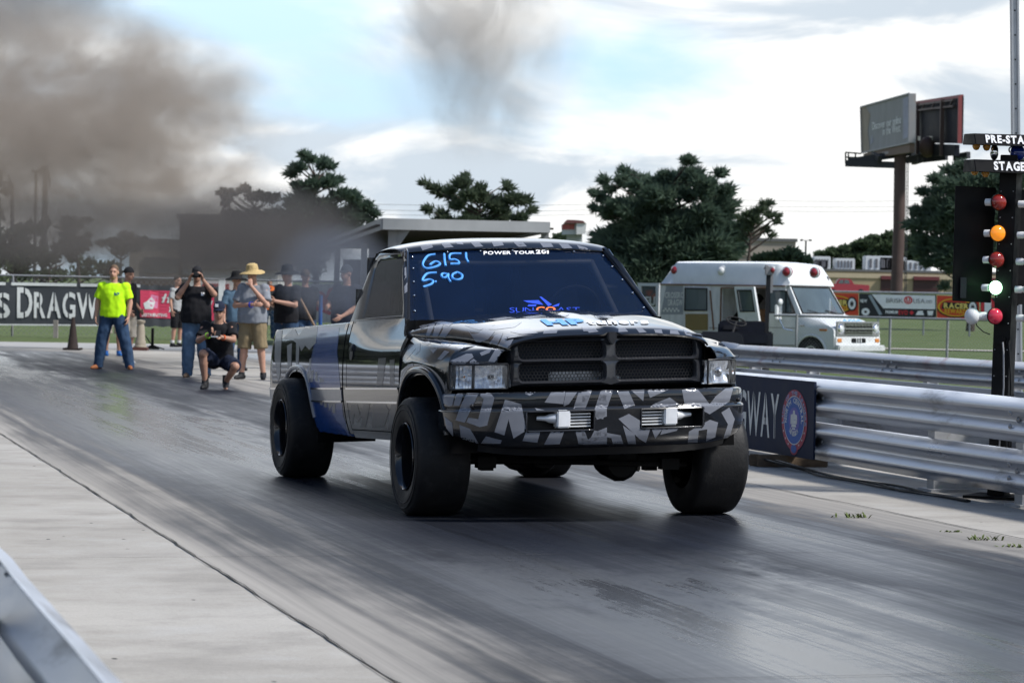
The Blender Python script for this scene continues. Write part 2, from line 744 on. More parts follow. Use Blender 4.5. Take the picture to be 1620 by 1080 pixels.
# one sheet reaching the horizon
mb = MB()
ys = [-30, -10, 0, 20, 40, 60, 70, 80, 100, 120, 140, 160, 180, 200, 220, 240, 260, 280, 300, 400, 700, 1500, 4000]
xs = [-1800, -600, -200, -100, -60, -40, -25, -10, 0] + [2 * i for i in range(1, 30)] + [80, 120, 200, 400, 800, 1800]
mb.grid(lambda x, y: V((x, y, ground_z(x, y) - 0.02)), xs, ys)
g = struct(mb.build('ground', grass_mat('field grass', (0.075, 0.115, 0.035), (0.10, 0.125, 0.05), (0.13, 0.125, 0.07)), smooth=60))

# concrete apron both sides of the strip (strip coordinates: local x = t, local y = s)
def concrete_mat():
    m, n, l = node_mat('worn concrete')
    b = n['Principled BSDF']
    v = objvec(n, l)
    vs = objvec(n, l, (1, 0.22, 1))
    vx = objvec(n, l, (0.75, 0.9, 1))
    a = tx(n, l, vec=v, Scale=0.5, Detail=8, Roughness=0.6)
    c = tx(n, l, vec=vx, Scale=2.2, Detail=9, Roughness=0.65)
    f = tx(n, l, vec=v, Scale=45, Detail=4, Roughness=0.7)
    q = mixc(n, l, mr(n, l, a.outputs['Fac'], 0.35, 0.65), (0.29, 0.270, 0.236), (0.405, 0.382, 0.340))
    q = mixc(n, l, mr(n, l, c.outputs['Fac'], 0.50, 0.68, 0, 0.45), q, (0.19, 0.18, 0.165))
    q = mixc(n, l, mr(n, l, c.outputs['Fac'], 0.46, 0.30, 0, 0.5), q, (0.42, 0.41, 0.385))
    q = mixc(n, l, mr(n, l, f.outputs['Fac'], 0.45, 0.7, 0, 0.25), q, (0.2, 0.19, 0.18))
    # small oil and rubber spots
    sp = tx(n, l, 'ShaderNodeTexVoronoi', vec=objvec(n, l, (2.6, 1.3, 1)), Scale=2.0)
    sp2 = tx(n, l, vec=v, Scale=1.3, Detail=3)
    spot = mul(n, l, mr(n, l, sp.outputs['Distance'], 0.07, 0.045), mr(n, l, sp2.outputs['Fac'], 0.52, 0.56))
    q = mixc(n, l, spot, q, (0.05, 0.048, 0.045))
    l.new(q, b.inputs['Base Color'])
    l.new(mr(n, l, c.outputs['Fac'], 0.3, 0.7, 0.62, 0.85), b.inputs['Roughness'])
    b.inputs['Specular IOR Level'].default_value = 0.3
    bp = n.new('ShaderNodeBump')
    bp.inputs['Strength'].default_value = 0.35
    bp.inputs['Distance'].default_value = 0.01
    l.new(f.outputs['Fac'], bp.inputs['Height'])
    l.new(bp.outputs['Normal'], b.inputs['Normal'])
    return m


CONC = concrete_mat()


def strip_obj(name, mb, m, z=0.0, **kw):
    o = mb.build(name, m, **kw)
    o.rotation_euler = (0, 0, TH)
    o.location = (0, 0, z)
    return o


mb = MB()
mb.grid(lambda t, s: V((t, s, 0)), [.15, 6, 14.9], [-6, 30, 69])
struct(strip_obj('concrete_apron', mb, CONC, 0.0, smooth=0))
mb = MB()
mb.grid(lambda t, s: V((t, s, -.012)), [-8, .14], [-6, 30, 60])
struct(strip_obj('added_dark_ground', mb, mat('added dark asphalt', (.045, .045, .047), .8, var=.25, scale=2), 0.0, smooth=0))  # ground added out of view, dark so the truck side reflects less
mb = MB()
mb.grid(lambda t, s: V((t, s, 0)), lin(15.0, 17.0, 3), [-6, 69])
mb.map(lambda p: (p[0], p[1], -0.004 - 0.25 * ss(15.5, 18.5, p[0])))
struct(strip_obj('gravel_verge', mb, mat('verge', (0.2, 0.19, 0.165), 0.9, var=0.35, scale=25, bump=0.6), 0.0, smooth=0))


# rubbered lane
def rubber_mat():
    m, n, l = node_mat('rubbered lane')
    b = n['Principled BSDF']
    v = objvec(n, l)
    st = objvec(n, l, (7.0, 0.10, 1))
    st2 = objvec(n, l, (38.0, 0.55, 1))
    st3 = objvec(n, l, (2.2, 0.22, 1), (4, 2, 0))
    xyz = n.new('ShaderNodeSeparateXYZ')
    l.new(v, xyz.inputs[0])
    t_ = xyz.outputs['X']
    s1 = tx(n, l, vec=st, Scale=1.0, Detail=8, Roughness=0.6, Distortion=0.3)
    s2 = tx(n, l, vec=st2, Scale=1.0, Detail=6, Roughness=0.65, Distortion=0.5)
    s3 = tx(n, l, vec=st3, Scale=1.0, Detail=6, Roughness=0.55)
    f = tx(n, l, vec=objvec(n, l, (60, 12, 1)), Scale=1.0, Detail=4, Roughness=0.7)
    tn = mul(n, l, t_, mul(n, l, mul(n, l, s1.outputs['Fac'], 0.5, 'SUBTRACT'), 0.9), 'ADD')
    tn = mul(n, l, tn, mul(n, l, mul(n, l, s3.outputs['Fac'], 0.5, 'SUBTRACT'), 1.2), 'ADD')
    pt = tx(n, l, vec=objvec(n, l, (1.3, .5, 1)), Scale=1.0, Detail=7, Roughness=.7)
    tn = mul(n, l, tn, mul(n, l, mul(n, l, pt.outputs['Fac'], 0.5, 'SUBTRACT'), 0.7), 'ADD')
    left = mr(n, l, tn, 2.2, 3.0, 0, 1, True)
    right = mr(n, l, tn, 6.75, 6.35, 0, 1, True)
    mask = mul(n, l, left, right)
    # bare concrete of the lane, stained
    conc = mixc(n, l, mr(n, l, s1.outputs['Fac'], 0.35, 0.65), (0.32, 0.30, 0.268), (0.19, 0.18, 0.165))
    rub = mixc(n, l, mr(n, l, s1.outputs['Fac'], 0.32, 0.68), (0.0045, 0.0055, 0.009), (0.012, 0.0145, 0.022))
    rub = mixc(n, l, mr(n, l, s2.outputs['Fac'], 0.5, 0.72, 0, 0.5), rub, (0.038, 0.043, 0.055))
    rub = mixc(n, l, mr(n, l, s3.outputs['Fac'], 0.56, 0.72, 0, 0.6), rub, (0.012, 0.012, 0.014))
    l.new(mixc(n, l, mask, conc, rub), b.inputs['Base Color'])
    # polished wheel tracks against dull rubber
    gl = n.new('ShaderNodeValToRGB')
    el = gl.color_ramp.elements
    el[0].position, el[0].color = 0.0, (0.15, 0.15, 0.15, 1)
    el[1].position, el[1].color = 1.0, (0.1, 0.1, 0.1, 1)
    for p_, v_ in ((.16, .4), (.26, .8), (.36, 1.0), (.50, 1.0), (.60, .55), (.72, .9), (.86, .8)):
        e_ = el.new(p_); e_.color = (v_, v_, v_, 1)
    l.new(mr(n, l, tn, 2.2, 6.9), gl.inputs['Fac'])
    pol = mul(n, l, gl.outputs['Color'], mr(n, l, s3.outputs['Fac'], 0.30, 0.62, 1.25, 0.25))
    pol = mul(n, l, pol, mr(n, l, s1.outputs['Fac'], 0.32, 0.66, 1.35, 0.45))
    pol = mul(n, l, pol, mr(n, l, s2.outputs['Fac'], 0.36, 0.66, 1.35, 0.4))
    ch = tx(n, l, vec=objvec(n, l, (5.0, 9.0, 1)), Scale=1.0, Detail=5, Roughness=.75)
    pol = mul(n, l, pol, mr(n, l, ch.outputs['Fac'], 0.35, 0.65, 1.18, 0.72))
    pol = mul(n, l, pol, mr(n, l, pt.outputs['Fac'], 0.34, 0.66, 1.2, 0.65))
    # glare put into the gloss: beyond the truck at left, and nearer at right
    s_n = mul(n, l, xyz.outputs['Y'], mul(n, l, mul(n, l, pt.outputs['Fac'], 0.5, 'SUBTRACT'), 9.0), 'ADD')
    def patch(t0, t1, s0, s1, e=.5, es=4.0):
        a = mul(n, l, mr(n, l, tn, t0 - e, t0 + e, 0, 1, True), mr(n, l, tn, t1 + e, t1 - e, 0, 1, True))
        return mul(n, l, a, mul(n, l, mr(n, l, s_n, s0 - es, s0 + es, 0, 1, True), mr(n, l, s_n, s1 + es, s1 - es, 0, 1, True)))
    glare_mask = mul(n, l, patch(2.9, 4.7, 19, 60), mul(n, l, patch(3.3, 5.4, 2, 12.6, .4, 1.2), mul(n, l, patch(5.5, 6.3, 12, 26, .3), 0.7), 'MAXIMUM'), 'MAXIMUM')
    pol = mul(n, l, mul(n, l, pol, 0.62), mul(n, l, glare_mask, mul(n, l, mul(n, l, pol, 0.75), 0.45, 'ADD')), 'ADD')
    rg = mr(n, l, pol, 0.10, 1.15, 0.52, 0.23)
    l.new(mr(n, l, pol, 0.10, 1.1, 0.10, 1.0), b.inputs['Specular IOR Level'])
    k = n.new('ShaderNodeMix')
    l.new(mask, k.inputs['Factor'])
    k.inputs['A'].default_value = 0.7
    l.new(rg, k.inputs['B'])
    l.new(k.outputs[0], b.inputs['Roughness'])
    bp = n.new('ShaderNodeBump')
    bp.inputs['Strength'].default_value = 0.10
    bp.inputs['Distance'].default_value = 0.006
    l.new(mul(n, l, f.outputs['Fac'], mul(n, l, s2.outputs['Fac'], 1.5), 'ADD'), bp.inputs['Height'])
    l.new(bp.outputs['Normal'], b.inputs['Normal'])
    return m


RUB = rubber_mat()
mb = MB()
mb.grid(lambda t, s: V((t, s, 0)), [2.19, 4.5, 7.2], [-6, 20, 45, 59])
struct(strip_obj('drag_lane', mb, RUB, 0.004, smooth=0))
# the second lane beyond the centre wall
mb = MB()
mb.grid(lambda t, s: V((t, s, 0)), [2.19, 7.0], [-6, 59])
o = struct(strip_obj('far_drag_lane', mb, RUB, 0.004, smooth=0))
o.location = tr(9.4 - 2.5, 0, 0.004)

# saw-cut joints in the concrete
JM = mat('joint', (0.035, 0.033, 0.03), 0.95, var=0.4, scale=30)
mb = MB()
def wob(s, a=0.012):
    return a * (math.sin(s * 3.1) * 0.5 + math.sin(s * 7.7 + 1) * 0.35 + math.sin(s * 17.3) * 0.3)
seg = lin(2, 59, 400)
mb.grid(lambda s, k: V((2.19 + wob(s) + k * (0.003 + 0.007 * abs(math.sin(s * 5.3) * math.sin(s * 1.7 + 2))), s, 0.009)), seg, [-0.5, 0.5])
mb.grid(lambda s, k: V((7.2 + wob(s + 4) + k * 0.016, s, 0.009)), seg[::2], [-0.5, 0.5])
for s in [4.6 + 4.57 * i for i in range(13)]:
    mb.grid(lambda t, k, s=s: V((t, s + wob(t * 2, 0.006) + k * 0.006, 0.0085)), lin(.2, 8.3, 40), [-0.5, 0.5])
struct(strip_obj('pavement_joint', mb, JM, 0.0, smooth=0, weld=False))

# pale cross road behind the start
mb = MB()
a0, a1 = gnd(-60, 544), gnd(620, 556)
mb.grid(lambda u, k: a0.lerp(a1, u) + V((0.0, k, 0.008)), lin(-0.5, 1.3, 8), [-3.2, 3.0])
struct(mb.build('service_road', mat('pale asphalt', (0.33, 0.325, 0.31), 0.85, var=0.15, scale=3), smooth=0))
mb = MB()
b0, b1 = at(1180, 532, 92), at(1700, 541, 92)
mb.grid(lambda u, k: V((lerp(6, 40, u), 96 + k - 4 * u, ground_z(lerp(6, 40, u), 96) + 0.01)), lin(0, 1, 6), [-1.0, 1.0])
struct(mb.build('return_road', mat('gravel path', (0.42, 0.39, 0.34), 0.9, var=0.15, scale=5), smooth=0))


# weeds in the joints
def weed(px, py, size, rnd):
    p = gnd(px, py)
    mb = MB()
    for i in range(22):
        a = rnd.uniform(0, 6.28)
        q = p + V((rnd.gauss(0, size * 0.9), rnd.gauss(0, size * 0.35), 0))
        d = V((math.cos(a), math.sin(a), 0))
        size_ = size * .7
        h = size_ * rnd.uniform(0.3, 0.8)
        w = V((-d.y, d.x, 0)) * 0.006
        tip = q + d * size * 0.6 + V((0, 0, h))
        mb.add([q - w, q + w, q + d * size * 0.3 + w + V((0, 0, h * 0.75)), tip, q + d * size * 0.3 - w + V((0, 0, h * 0.75))], [(0, 1, 2, 3, 4)])
    return mb
rnd = random.Random(3)
WM = mat('weed', (0.09, 0.12, 0.03), 0.8, var=0.4, scale=40)
for px, py, sz, lab in ((1338, 819, .075, 'low strip of green weeds in the pavement joint nearest the dark sign board'),
                        (1562, 855, .075, 'bushy green weed in the pavement joint towards the right edge'),
                        (1603, 866, .05, 'small weed sprig at the very right edge of the concrete'),
                        (1508, 842, .035, 'tiny pale weed sprig between two larger weeds')):
    tag(weed(px, py, sz, rnd).build('weed', WM, smooth=0, weld=False), lab, 'weed', 'weeds growing in the pavement joint')


# ------------------------------------------------------------------ guard rails
WPROF = [(-0.155, 0.0), (-0.150, 0.012), (-0.128, 0.03), (-0.098, 0.078), (-0.078, 0.083), (-0.058, 0.078), (-0.02, 0.012), (0.0, 0.004),
         (0.02, 0.012), (0.058, 0.078), (0.078, 0.083), (0.098, 0.078), (0.128, 0.03), (0.150, 0.012), (0.155, 0.0)]
GALV = mat('galvanised steel', (0.55, 0.57, 0.61), 0.36, 0.8, var=0.16, scale=3.0, rvar=0.3, stretch=(1, 0.35, 1), dirt=((0.24, 0.235, 0.235), 0.57, 3), bump=0.03, bscale=8)
GALVR = mat('galvanised steel with red scuffs', (0.47, 0.48, 0.50), 0.42, 0.8, var=0.16, scale=3.0, dirt=((0.36, 0.27, 0.28), 0.55, 2.2))
POSTM = mat('post steel', (0.42, 0.43, 0.44), 0.5, 0.6, var=0.2, scale=8, dirt=((0.2, 0.13, 0.09), 0.62, 5))
BOLT = mat('bolt steel', (0.35, 0.36, 0.38), 0.4, 0.9)
DARKWOOD = mat('weathered timber block', (0.12, 0.085, 0.055), 0.85, var=0.4, scale=9, stretch=(1, 6, 6))


def wbeam(t, s0, s1, zc, face, bow=None, step=0.5):
    """W beam along the strip; face -1 looks to lower t"""
    mb = MB()
    n_ = max(2, int((s1 - s0) / step))
    mb.grid(lambda s, k: V((t + face * (WPROF[int(k)][1] + .005 * math.sin(s * 1.7 + zc * 9) * math.sin(s * .83 + k * .5) + .003 * math.sin(s * 5.1 + k)), s, zc + WPROF[int(k)][0] + .004 * math.sin(s * .9 + zc * 5))), lin(s0, s1, n_), list(range(len(WPROF))))
    return mb


def splice(mb, t, s, zc, face):
    for dz in (-0.095, 0.0, 0.095):
        for ds in (-0.14, 0.14):
            d = 0.083 if abs(dz) > 0.05 else 0.008
            c = V((t + face * (d * (0.80 if abs(dz) > 0.05 else 1)), s + ds, zc + dz * 0.5))
            mb.lathe([(0.02, 0.0), (0.02, face * 0.008), (0.012, face * 0.016), (0.0, face * 0.018)], 8, c, 'X')


def rail(name, label, t, s0, s1, levels, face, posts, m, group=None, back=0.0, double=False):
    root = thing(name, label, 'guard rail', tr(t, s0), TH, group)
    R0 = lambda mb: mb.map(lambda p: (p[0] - t, p[1] - s0, p[2]))
    for zc in levels:
        b = R0(wbeam(t, s0, s1, zc, face)).build('beam', m, root, smooth=60, solid=0.004)
        s = s0 + 1.9
        bolts = MB()
        while s < s1:
            splice(bolts, t, s, zc, face)
            s += 3.81
        if bolts.v:
            R0(bolts).build('bolts', BOLT, b, smooth=40)
        if double:
            R0(wbeam(t + double, s0, s1, zc, -face)).build('back_beam', m, root, smooth=60, solid=0.004)
    for s in posts:
        mb = MB()
        tt = t - face * (0.10 if not double else double / 2)
        top = max(levels) + 0.12
        w = 0.14 if not double else abs(double) - 0.02
        # I section post
        mb.box((tt, s, top / 2), (w, 0.012, top))
        mb.box((tt - w / 2, s, top / 2), (0.012, 0.12, top))
        mb.box((tt + w / 2, s, top / 2), (0.012, 0.12, top))
        mb.box((tt, s, 0.01), (w + 0.1, 0.24, 0.02))
        R0(mb).build('post', POSTM, root, smooth=0)
    return root


near = rail('guard_rail', 'two tier silver guard rail of the centre wall beside the truck', 8.36, 11.0, 30.0, (0.60, 0.245), -1,
            [11.6, 13.5, 16.85, 18.3, 21.3, 24.2, 27.0, 29.6], GALV, 'guard rails along the drag strip', double=0.52)
far = rail('guard_rail', 'scuffed silver guard rail of the far lane in front of the white ambulance', 13.68, 14.0, 36.6, (0.60, 0.245), -1,
           [15, 18.8, 22.6, 26.4, 30.2, 34.0, 36.2], GALVR, 'guard rails along the drag strip')
# flared end shoe of the far rail
mb = wbeam(0, 0, 0.45, 0, -1, step=0.1)
mb.map(lambda p: (p[0] - 0.10 * (p[1] / 0.45) ** 2, p[1] + 22.6, p[2] * (1 + 0.15 * p[1] / 0.45) + 0.60))
mb.build('end_shoe', GALVR, far, smooth=60, solid=0.004)
rail('guard_rail', 'blurred silver guard rail in the bottom left corner close to the camera', 0.53, 1.2, 44, (0.60, 0.245), 1, [2.4, 4.3, 6.2, 8.1, 10, 12, 16, 20, 24, 28, 32, 36, 40], GALV,
     'guard rails along the drag strip')

# timber block under the sign
mb = MB()
p = tr(8.34, 21.05)
mb.box(p + V((0, 0, .05)), (.62, .16, .10), TH)
mb.box(p + V((-.31, -.085, .055)), (.09, .02, .10), TH)
tag(mb.build('timber_block', DARKWOOD, bevel=.008), 'dark timber block on the concrete under the sign board', 'timber block')

# cable along the foot of the rail
mb = MB()
for k in range(3):
    pts = []
    for s in lin(17.2, 26, 90):
        pts.append(tr(8.12 + .05 * math.sin(s * 1.9 + k * 2) + .03 * math.sin(s * 4.7 + k) + .03 * k, s, .014 + .05 * max(0, math.sin(s * 1.25 + k * .4)) ** 3))
    mb.tube(pts, .009, 6)
tag(mb.build('power_cable', mat('black cable', (.012, .012, .012), .5), smooth=60, weld=False), 'black power cables lying tangled along the foot of the guard rail', 'cable')

# sign board on the rail
s_a, s_b = 20.36, 29.0
th_ = 8.36 - 0.095
sg = Sign([tr(th_, s_b, .10), tr(th_, s_a, .10), tr(th_, s_a, .735), tr(th_, s_b, .735)])
root = thing('track_sign', 'navy sign board with stencilled white lettering and round emblem on the guard rail', 'sign', tr(th_, s_a), TH)
NAVY = mat('navy sign paint', (.016, .023, .048), .6, spec=.15, var=.15, scale=4)
SWHITE = mat('sign white', (.62, .63, .60), .6, var=.12, scale=12)
b = sg.board('board', NAVY, root, .018)
W_ = s_b - s_a
mb = MB()
ux = lambda s: (s_b - s) / W_
sg.text(mb, 'CROSSROADS', (ux(26.3), .2, ux(23.1), .80), .004, off=.012, stencil=True)
sg.text(mb, 'DRAGWAY', (ux(22.72), .19, ux(21.13), .80), .004, off=.012, stencil=True)
mb.build('lettering', SWHITE, b, world=True, smooth=0)
c = (ux(20.775), .475)
ru, rv = .285 / W_, .40
mb = MB(); sg.disc(mb, c, ru, rv, .004); sg.disc(mb, (c[0], c[1] - rv * .93), ru * .3, rv * .2, .0035)
e = mb.build('emblem', mat('emblem red', (.34, .045, .075), .5, var=.15), root, world=True, smooth=0)
mb = MB(); sg.disc(mb, c, ru * .78, rv * .78, .006); sg.disc(mb, (c[0], c[1] - rv * .93), ru * .22, rv * .14, .006)
mb.build('blue_field', mat('emblem blue', (.03, .10, .34), .5, var=.15), e, world=True, smooth=0)
mb = MB(); sg.ring(mb, c, ru * .80, rv * .80, .965, .0075)
sg.arctext(mb, 'NORTH CENTRAL', c, ru * .56, rv * .56, .30, -1.75, 1.75, .0085)
sg.arctext(mb, 'DIVISION', c, ru * .52, rv * .52, .32, 2.35 + 1.6, 2.35, .0085, inward=True)
for i in range(8):
    a = R(115 + i * 18.5)
    q = (c[0] + ru * .89 * math.sin(a), c[1] + rv * .89 * math.cos(a))
    if abs(i - 3.5) > 1:
        sg.poly(mb, [(q[0] + ru * .05 * (1 if k % 2 == 0 else .45) * math.sin(k * math.pi / 5), q[1] + rv * .05 * (1 if k % 2 == 0 else .45) * math.cos(k * math.pi / 5)) for k in range(10)], .0085)
mb.build('white_lettering', SWHITE, e, world=True, smooth=0)
mb = MB(); sg.arctext(mb, 'LAND OF THE LEADERS', c, ru * .83, rv * .83, .15, -1.75, 1.75, .0075)
mb.build('pale_blue_lettering', mat('emblem pale blue', (.22, .36, .55), .5), e, world=True, smooth=0)
mb = MB(); sg.disc(mb, (c[0], c[1]), ru * .42, rv * .42, .0075)
mb.build('violet_field', mat('emblem violet', (.13, .12, .38), .5), e, world=True, smooth=0)
mb = MB()
for (x, y, w, h) in ((0, .1, .20, .10), (0, -.06, .26, .07), (0, -.18, .20, .05), (-.2, .02, .06, .16), (.2, .02, .06, .16), (0, .24, .08, .08), (0, -.28, .14, .03)):
    sg.poly(mb, [(c[0] + (x - w) * ru, c[1] + (y - h) * rv), (c[0] + (x + w) * ru, c[1] + (y - h * .7) * rv), (c[0] + (x + w * .8) * ru, c[1] + (y + h) * rv), (c[0] + (x - w * .8) * ru, c[1] + (y + h) * rv)], .0095)
mb.build('engine_motif', SWHITE, e, world=True, smooth=0)
# ------------------------------------------------------------------ the pickup truck
TX, TY, TYAW = 0.38, 17.1, R(17.5)
truck = thing('pickup_truck', 'black and grey wrapped drag racing pickup truck with wide slick tyres launching down the lane', 'pickup truck', (TX, TY, 0), TYAW - math.pi / 2)


def BT(p):                    # nose up on its springs, leaning to one side under torque
    return V((p[0], p[1], p[2] + 0.038 * (p[0] + 1.7) + 0.03 * p[1]))


PAINT = mat('gloss black wrap', (.010, .011, .013), .07, 0, var=.2, scale=3, coat=.5, spec=.4, rvar=.25)
GREYW = mat('grey wrap', (.165, .175, .20), .2, .0, var=.10, scale=5, coat=.3, spec=.3)
BLUEW = mat('blue wrap', (.007, .045, .19), .22, .0, var=.12, scale=4, coat=.4)
BRIGHTB = mat('bright blue vinyl', (.03, .30, .85), .35, var=.06)
WHITEV = mat('white vinyl', (.78, .78, .78), .4, var=.05)
MATTE = mat('matte black plastic', (.010, .0105, .012), .42, spec=.35, var=.2, scale=10, rvar=.3)
SATIN = mat('satin charcoal plastic', (.024, .0255, .030), .24, spec=.3, coat=.5, var=.15, scale=8)
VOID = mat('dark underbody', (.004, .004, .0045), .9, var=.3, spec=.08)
CHROME = mat('chrome', (.72, .73, .75), .12, 1.0, var=.06, scale=6)
TYRE = mat('slick tyre rubber', (.0085, .0085, .009), .6, var=.35, scale=7, spec=.25, bump=.12, bscale=60, rvar=.2, dirt=((.020, .0195, .019), .55, 9))
RIMM = mat('gloss black rim', (.012, .012, .014), .12, .4, var=.1, coat=.6)
DARKST = mat('oily chassis steel', (.007, .007, .007), .6, 0, spec=.15, var=.4, scale=12)
ALU = mat('bare aluminium', (.78, .79, .80), .35, .35, var=.10, scale=14)
GLASS = mat('smoked windscreen', (.003, .010, .033), .04, 0, var=.35, scale=1.6, spec=.7, rvar=.3, trans=.40)
SGLASS = mat('smoked side glass', (.005, .005, .005), .05, 0, var=.3, scale=2, spec=.03, trans=.04)


def T(name, mb, m, parent=None, body=True, **kw):
    if body:
        mb.map(BT)
    return mb.build(name, m, parent or truck, **kw)


def yside(z):
    return interp(z, [(.40, .905), (.47, .935), (.54, .955), (.64, .972), (.74, .982), (.84, .986), (.95, .984), (1.04, .978), (1.11, .969), (1.17, .957), (1.215, .944), (1.24, .936)])


def arch(x, xc, hw, top, base=.40, p=2.5):
    q = abs((x - xc) / hw)
    return base + (top - base) * max(0, 1 - q ** p) ** (1 / p) if q < 1 else None


def arch_xs(xc, hw, n=22):
    return [xc - hw * math.cos(math.pi * i / n) for i in range(n + 1)]


FA = (-.055, .475, .845)      # front arch: centre, half width, top
RA = (-3.50, .475, .885)


def panel(xs, zb, zt, side, nz=14, ys=yside, inset=0.0):
    mb = MB()
    mb.grid(lambda x, k: V((x, side * (ys(lerp(zb(x), zt(x), k)) - inset), lerp(zb(x), zt(x), k))), xs, lin(0, 1, nz))
    return mb


def flange(mb, A, side, ys, depth=.06, rows=1):
    xc, hw, top = A
    xs = arch_xs(xc, hw, 30)
    def P(x, k):
        z = max(arch(min(max(x, xc - hw + 1e-4), xc + hw - 1e-4), xc, hw, top) or .46, .46)
        return V((x, side * (ys(z) - depth * k), z))
    mb.grid(P, xs, [0, 1])


# ---- bed sides
for side in (-1, 1):
    xs = sorted(set([round(x, 4) for x in lin(-4.50, -3.98, 10) + arch_xs(RA[0], RA[1]) + lin(-3.02, -2.075, 14)]))
    def zb(x):
        a = arch(x, *RA)
        lo = interp(x, [(-4.5, .52), (-4.0, .47), (-3.0, .44), (-2.07, .42)], False)
        return max(lo, a) if a else lo
    def zt(x):
        return 1.215 - (0.03 * max(0, (-4.42 - x) / .08) ** 2)
    def bys(z, _s=side):
        return yside(z)
    mb = MB()
    mb.grid(lambda x, k: V((x, side * (yside(lerp(zb(x), zt(x), k)) - .05 * max(0, (-4.40 - x) / .10) ** 2.2), lerp(zb(x), zt(x), k))), xs, lin(0, 1, 18))
    flange(mb, RA, side, yside)
    # rail top and inner wall
    mb.grid(lambda x, k: V((x, side * (.912 - .085 * k), zt(x) + .012 * math.sin(math.pi * k))), xs, lin(0, 1, 4))
    mb.grid(lambda x, k: V((x, side * .827, zt(x) - .5 * k)), xs, [0, 1])
    # gap return towards the cab
    mb.grid(lambda z, k: V((-2.075, side * (yside(z) - .05 * k), z)), lin(.42, 1.215, 12), [0, 1])
    bed = T('bed_side', mb, PAINT, smooth=50)
    if side < 0:
        BED = bed
    # pressed lip round the arch
    mb = MB()
    pts = []
    for x in arch_xs(RA[0], RA[1] + .035, 34)[2:-2]:
        z = arch(x, RA[0], RA[1] + .035, RA[2] + .035)
        pts.append((x, side * (yside(z) - .004), z))
    mb.tube(pts, .020, 8)
    T('arch_lip', mb, GREYW if side < 0 else PAINT, bed, smooth=60)
    # chrome edged side moulding
    for nm, z0, z1, m, o in (('moulding', .672, .752, GREYW, .006), ('chrome_strip', .752, .764, CHROME, .012), ('chrome_strip', .660, .672, CHROME, .012)):
        for xa, xb in ((-4.44, -4.0), (-3.0, -2.09)):
            mb = MB()
            mb.grid(lambda x, z: V((x, side * (yside(z) + o - .05 * max(0, (-4.40 - x) / .10) ** 2.2), z)), lin(xa, xb, 6), lin(z0, z1, 3))
            T(nm, mb, m, bed, smooth=0, solid=.006)

# bed floor, front wall, tailgate
mb = MB(); mb.box((-3.28, 0, .80), (2.42, 1.68, .03)); T('bed_floor', mb, MATTE, smooth=0)
mb = MB(); mb.box((-2.10, 0, .98), (.04, 1.70, .46)); T('bed_front_wall', mb, PAINT, smooth=0)
mb = MB(); mb.box((-4.49, 0, .93), (.05, 1.70, .55)); tg = T('tailgate', mb, PAINT, bevel=.012)
mb = MB(); mb.box((-4.52, 0, 1.06), (.02, .22, .07)); T('handle', mb, MATTE, tg, bevel=.006)
mb = MB(); mb.tube([(-4.58, y, .56) for y in lin(-.93, .93, 9)], .07, 10); T('rear_bumper', mb, MATTE, smooth=50)

def rrect(y0, y1, z0, z1, r, n=5):
    out = []
    for cx, cz, a0 in ((y1 - r, z1 - r, 0), (y0 + r, z1 - r, 90), (y0 + r, z0 + r, 180), (y1 - r, z0 + r, 270)):
        for i in range(n + 1):
            a = R(a0 + 90 * i / n)
            out.append((cx + r * math.cos(a), cz + r * math.sin(a)))
    return out


# ---- doors and cab
def gy(x, z):                 # side glass leans in and the cab narrows forward
    t = min(1, max(0, (x + 2) / 1.05))
    return .942 - .080 * t - (z - 1.23) * (.38 - .05 * t)


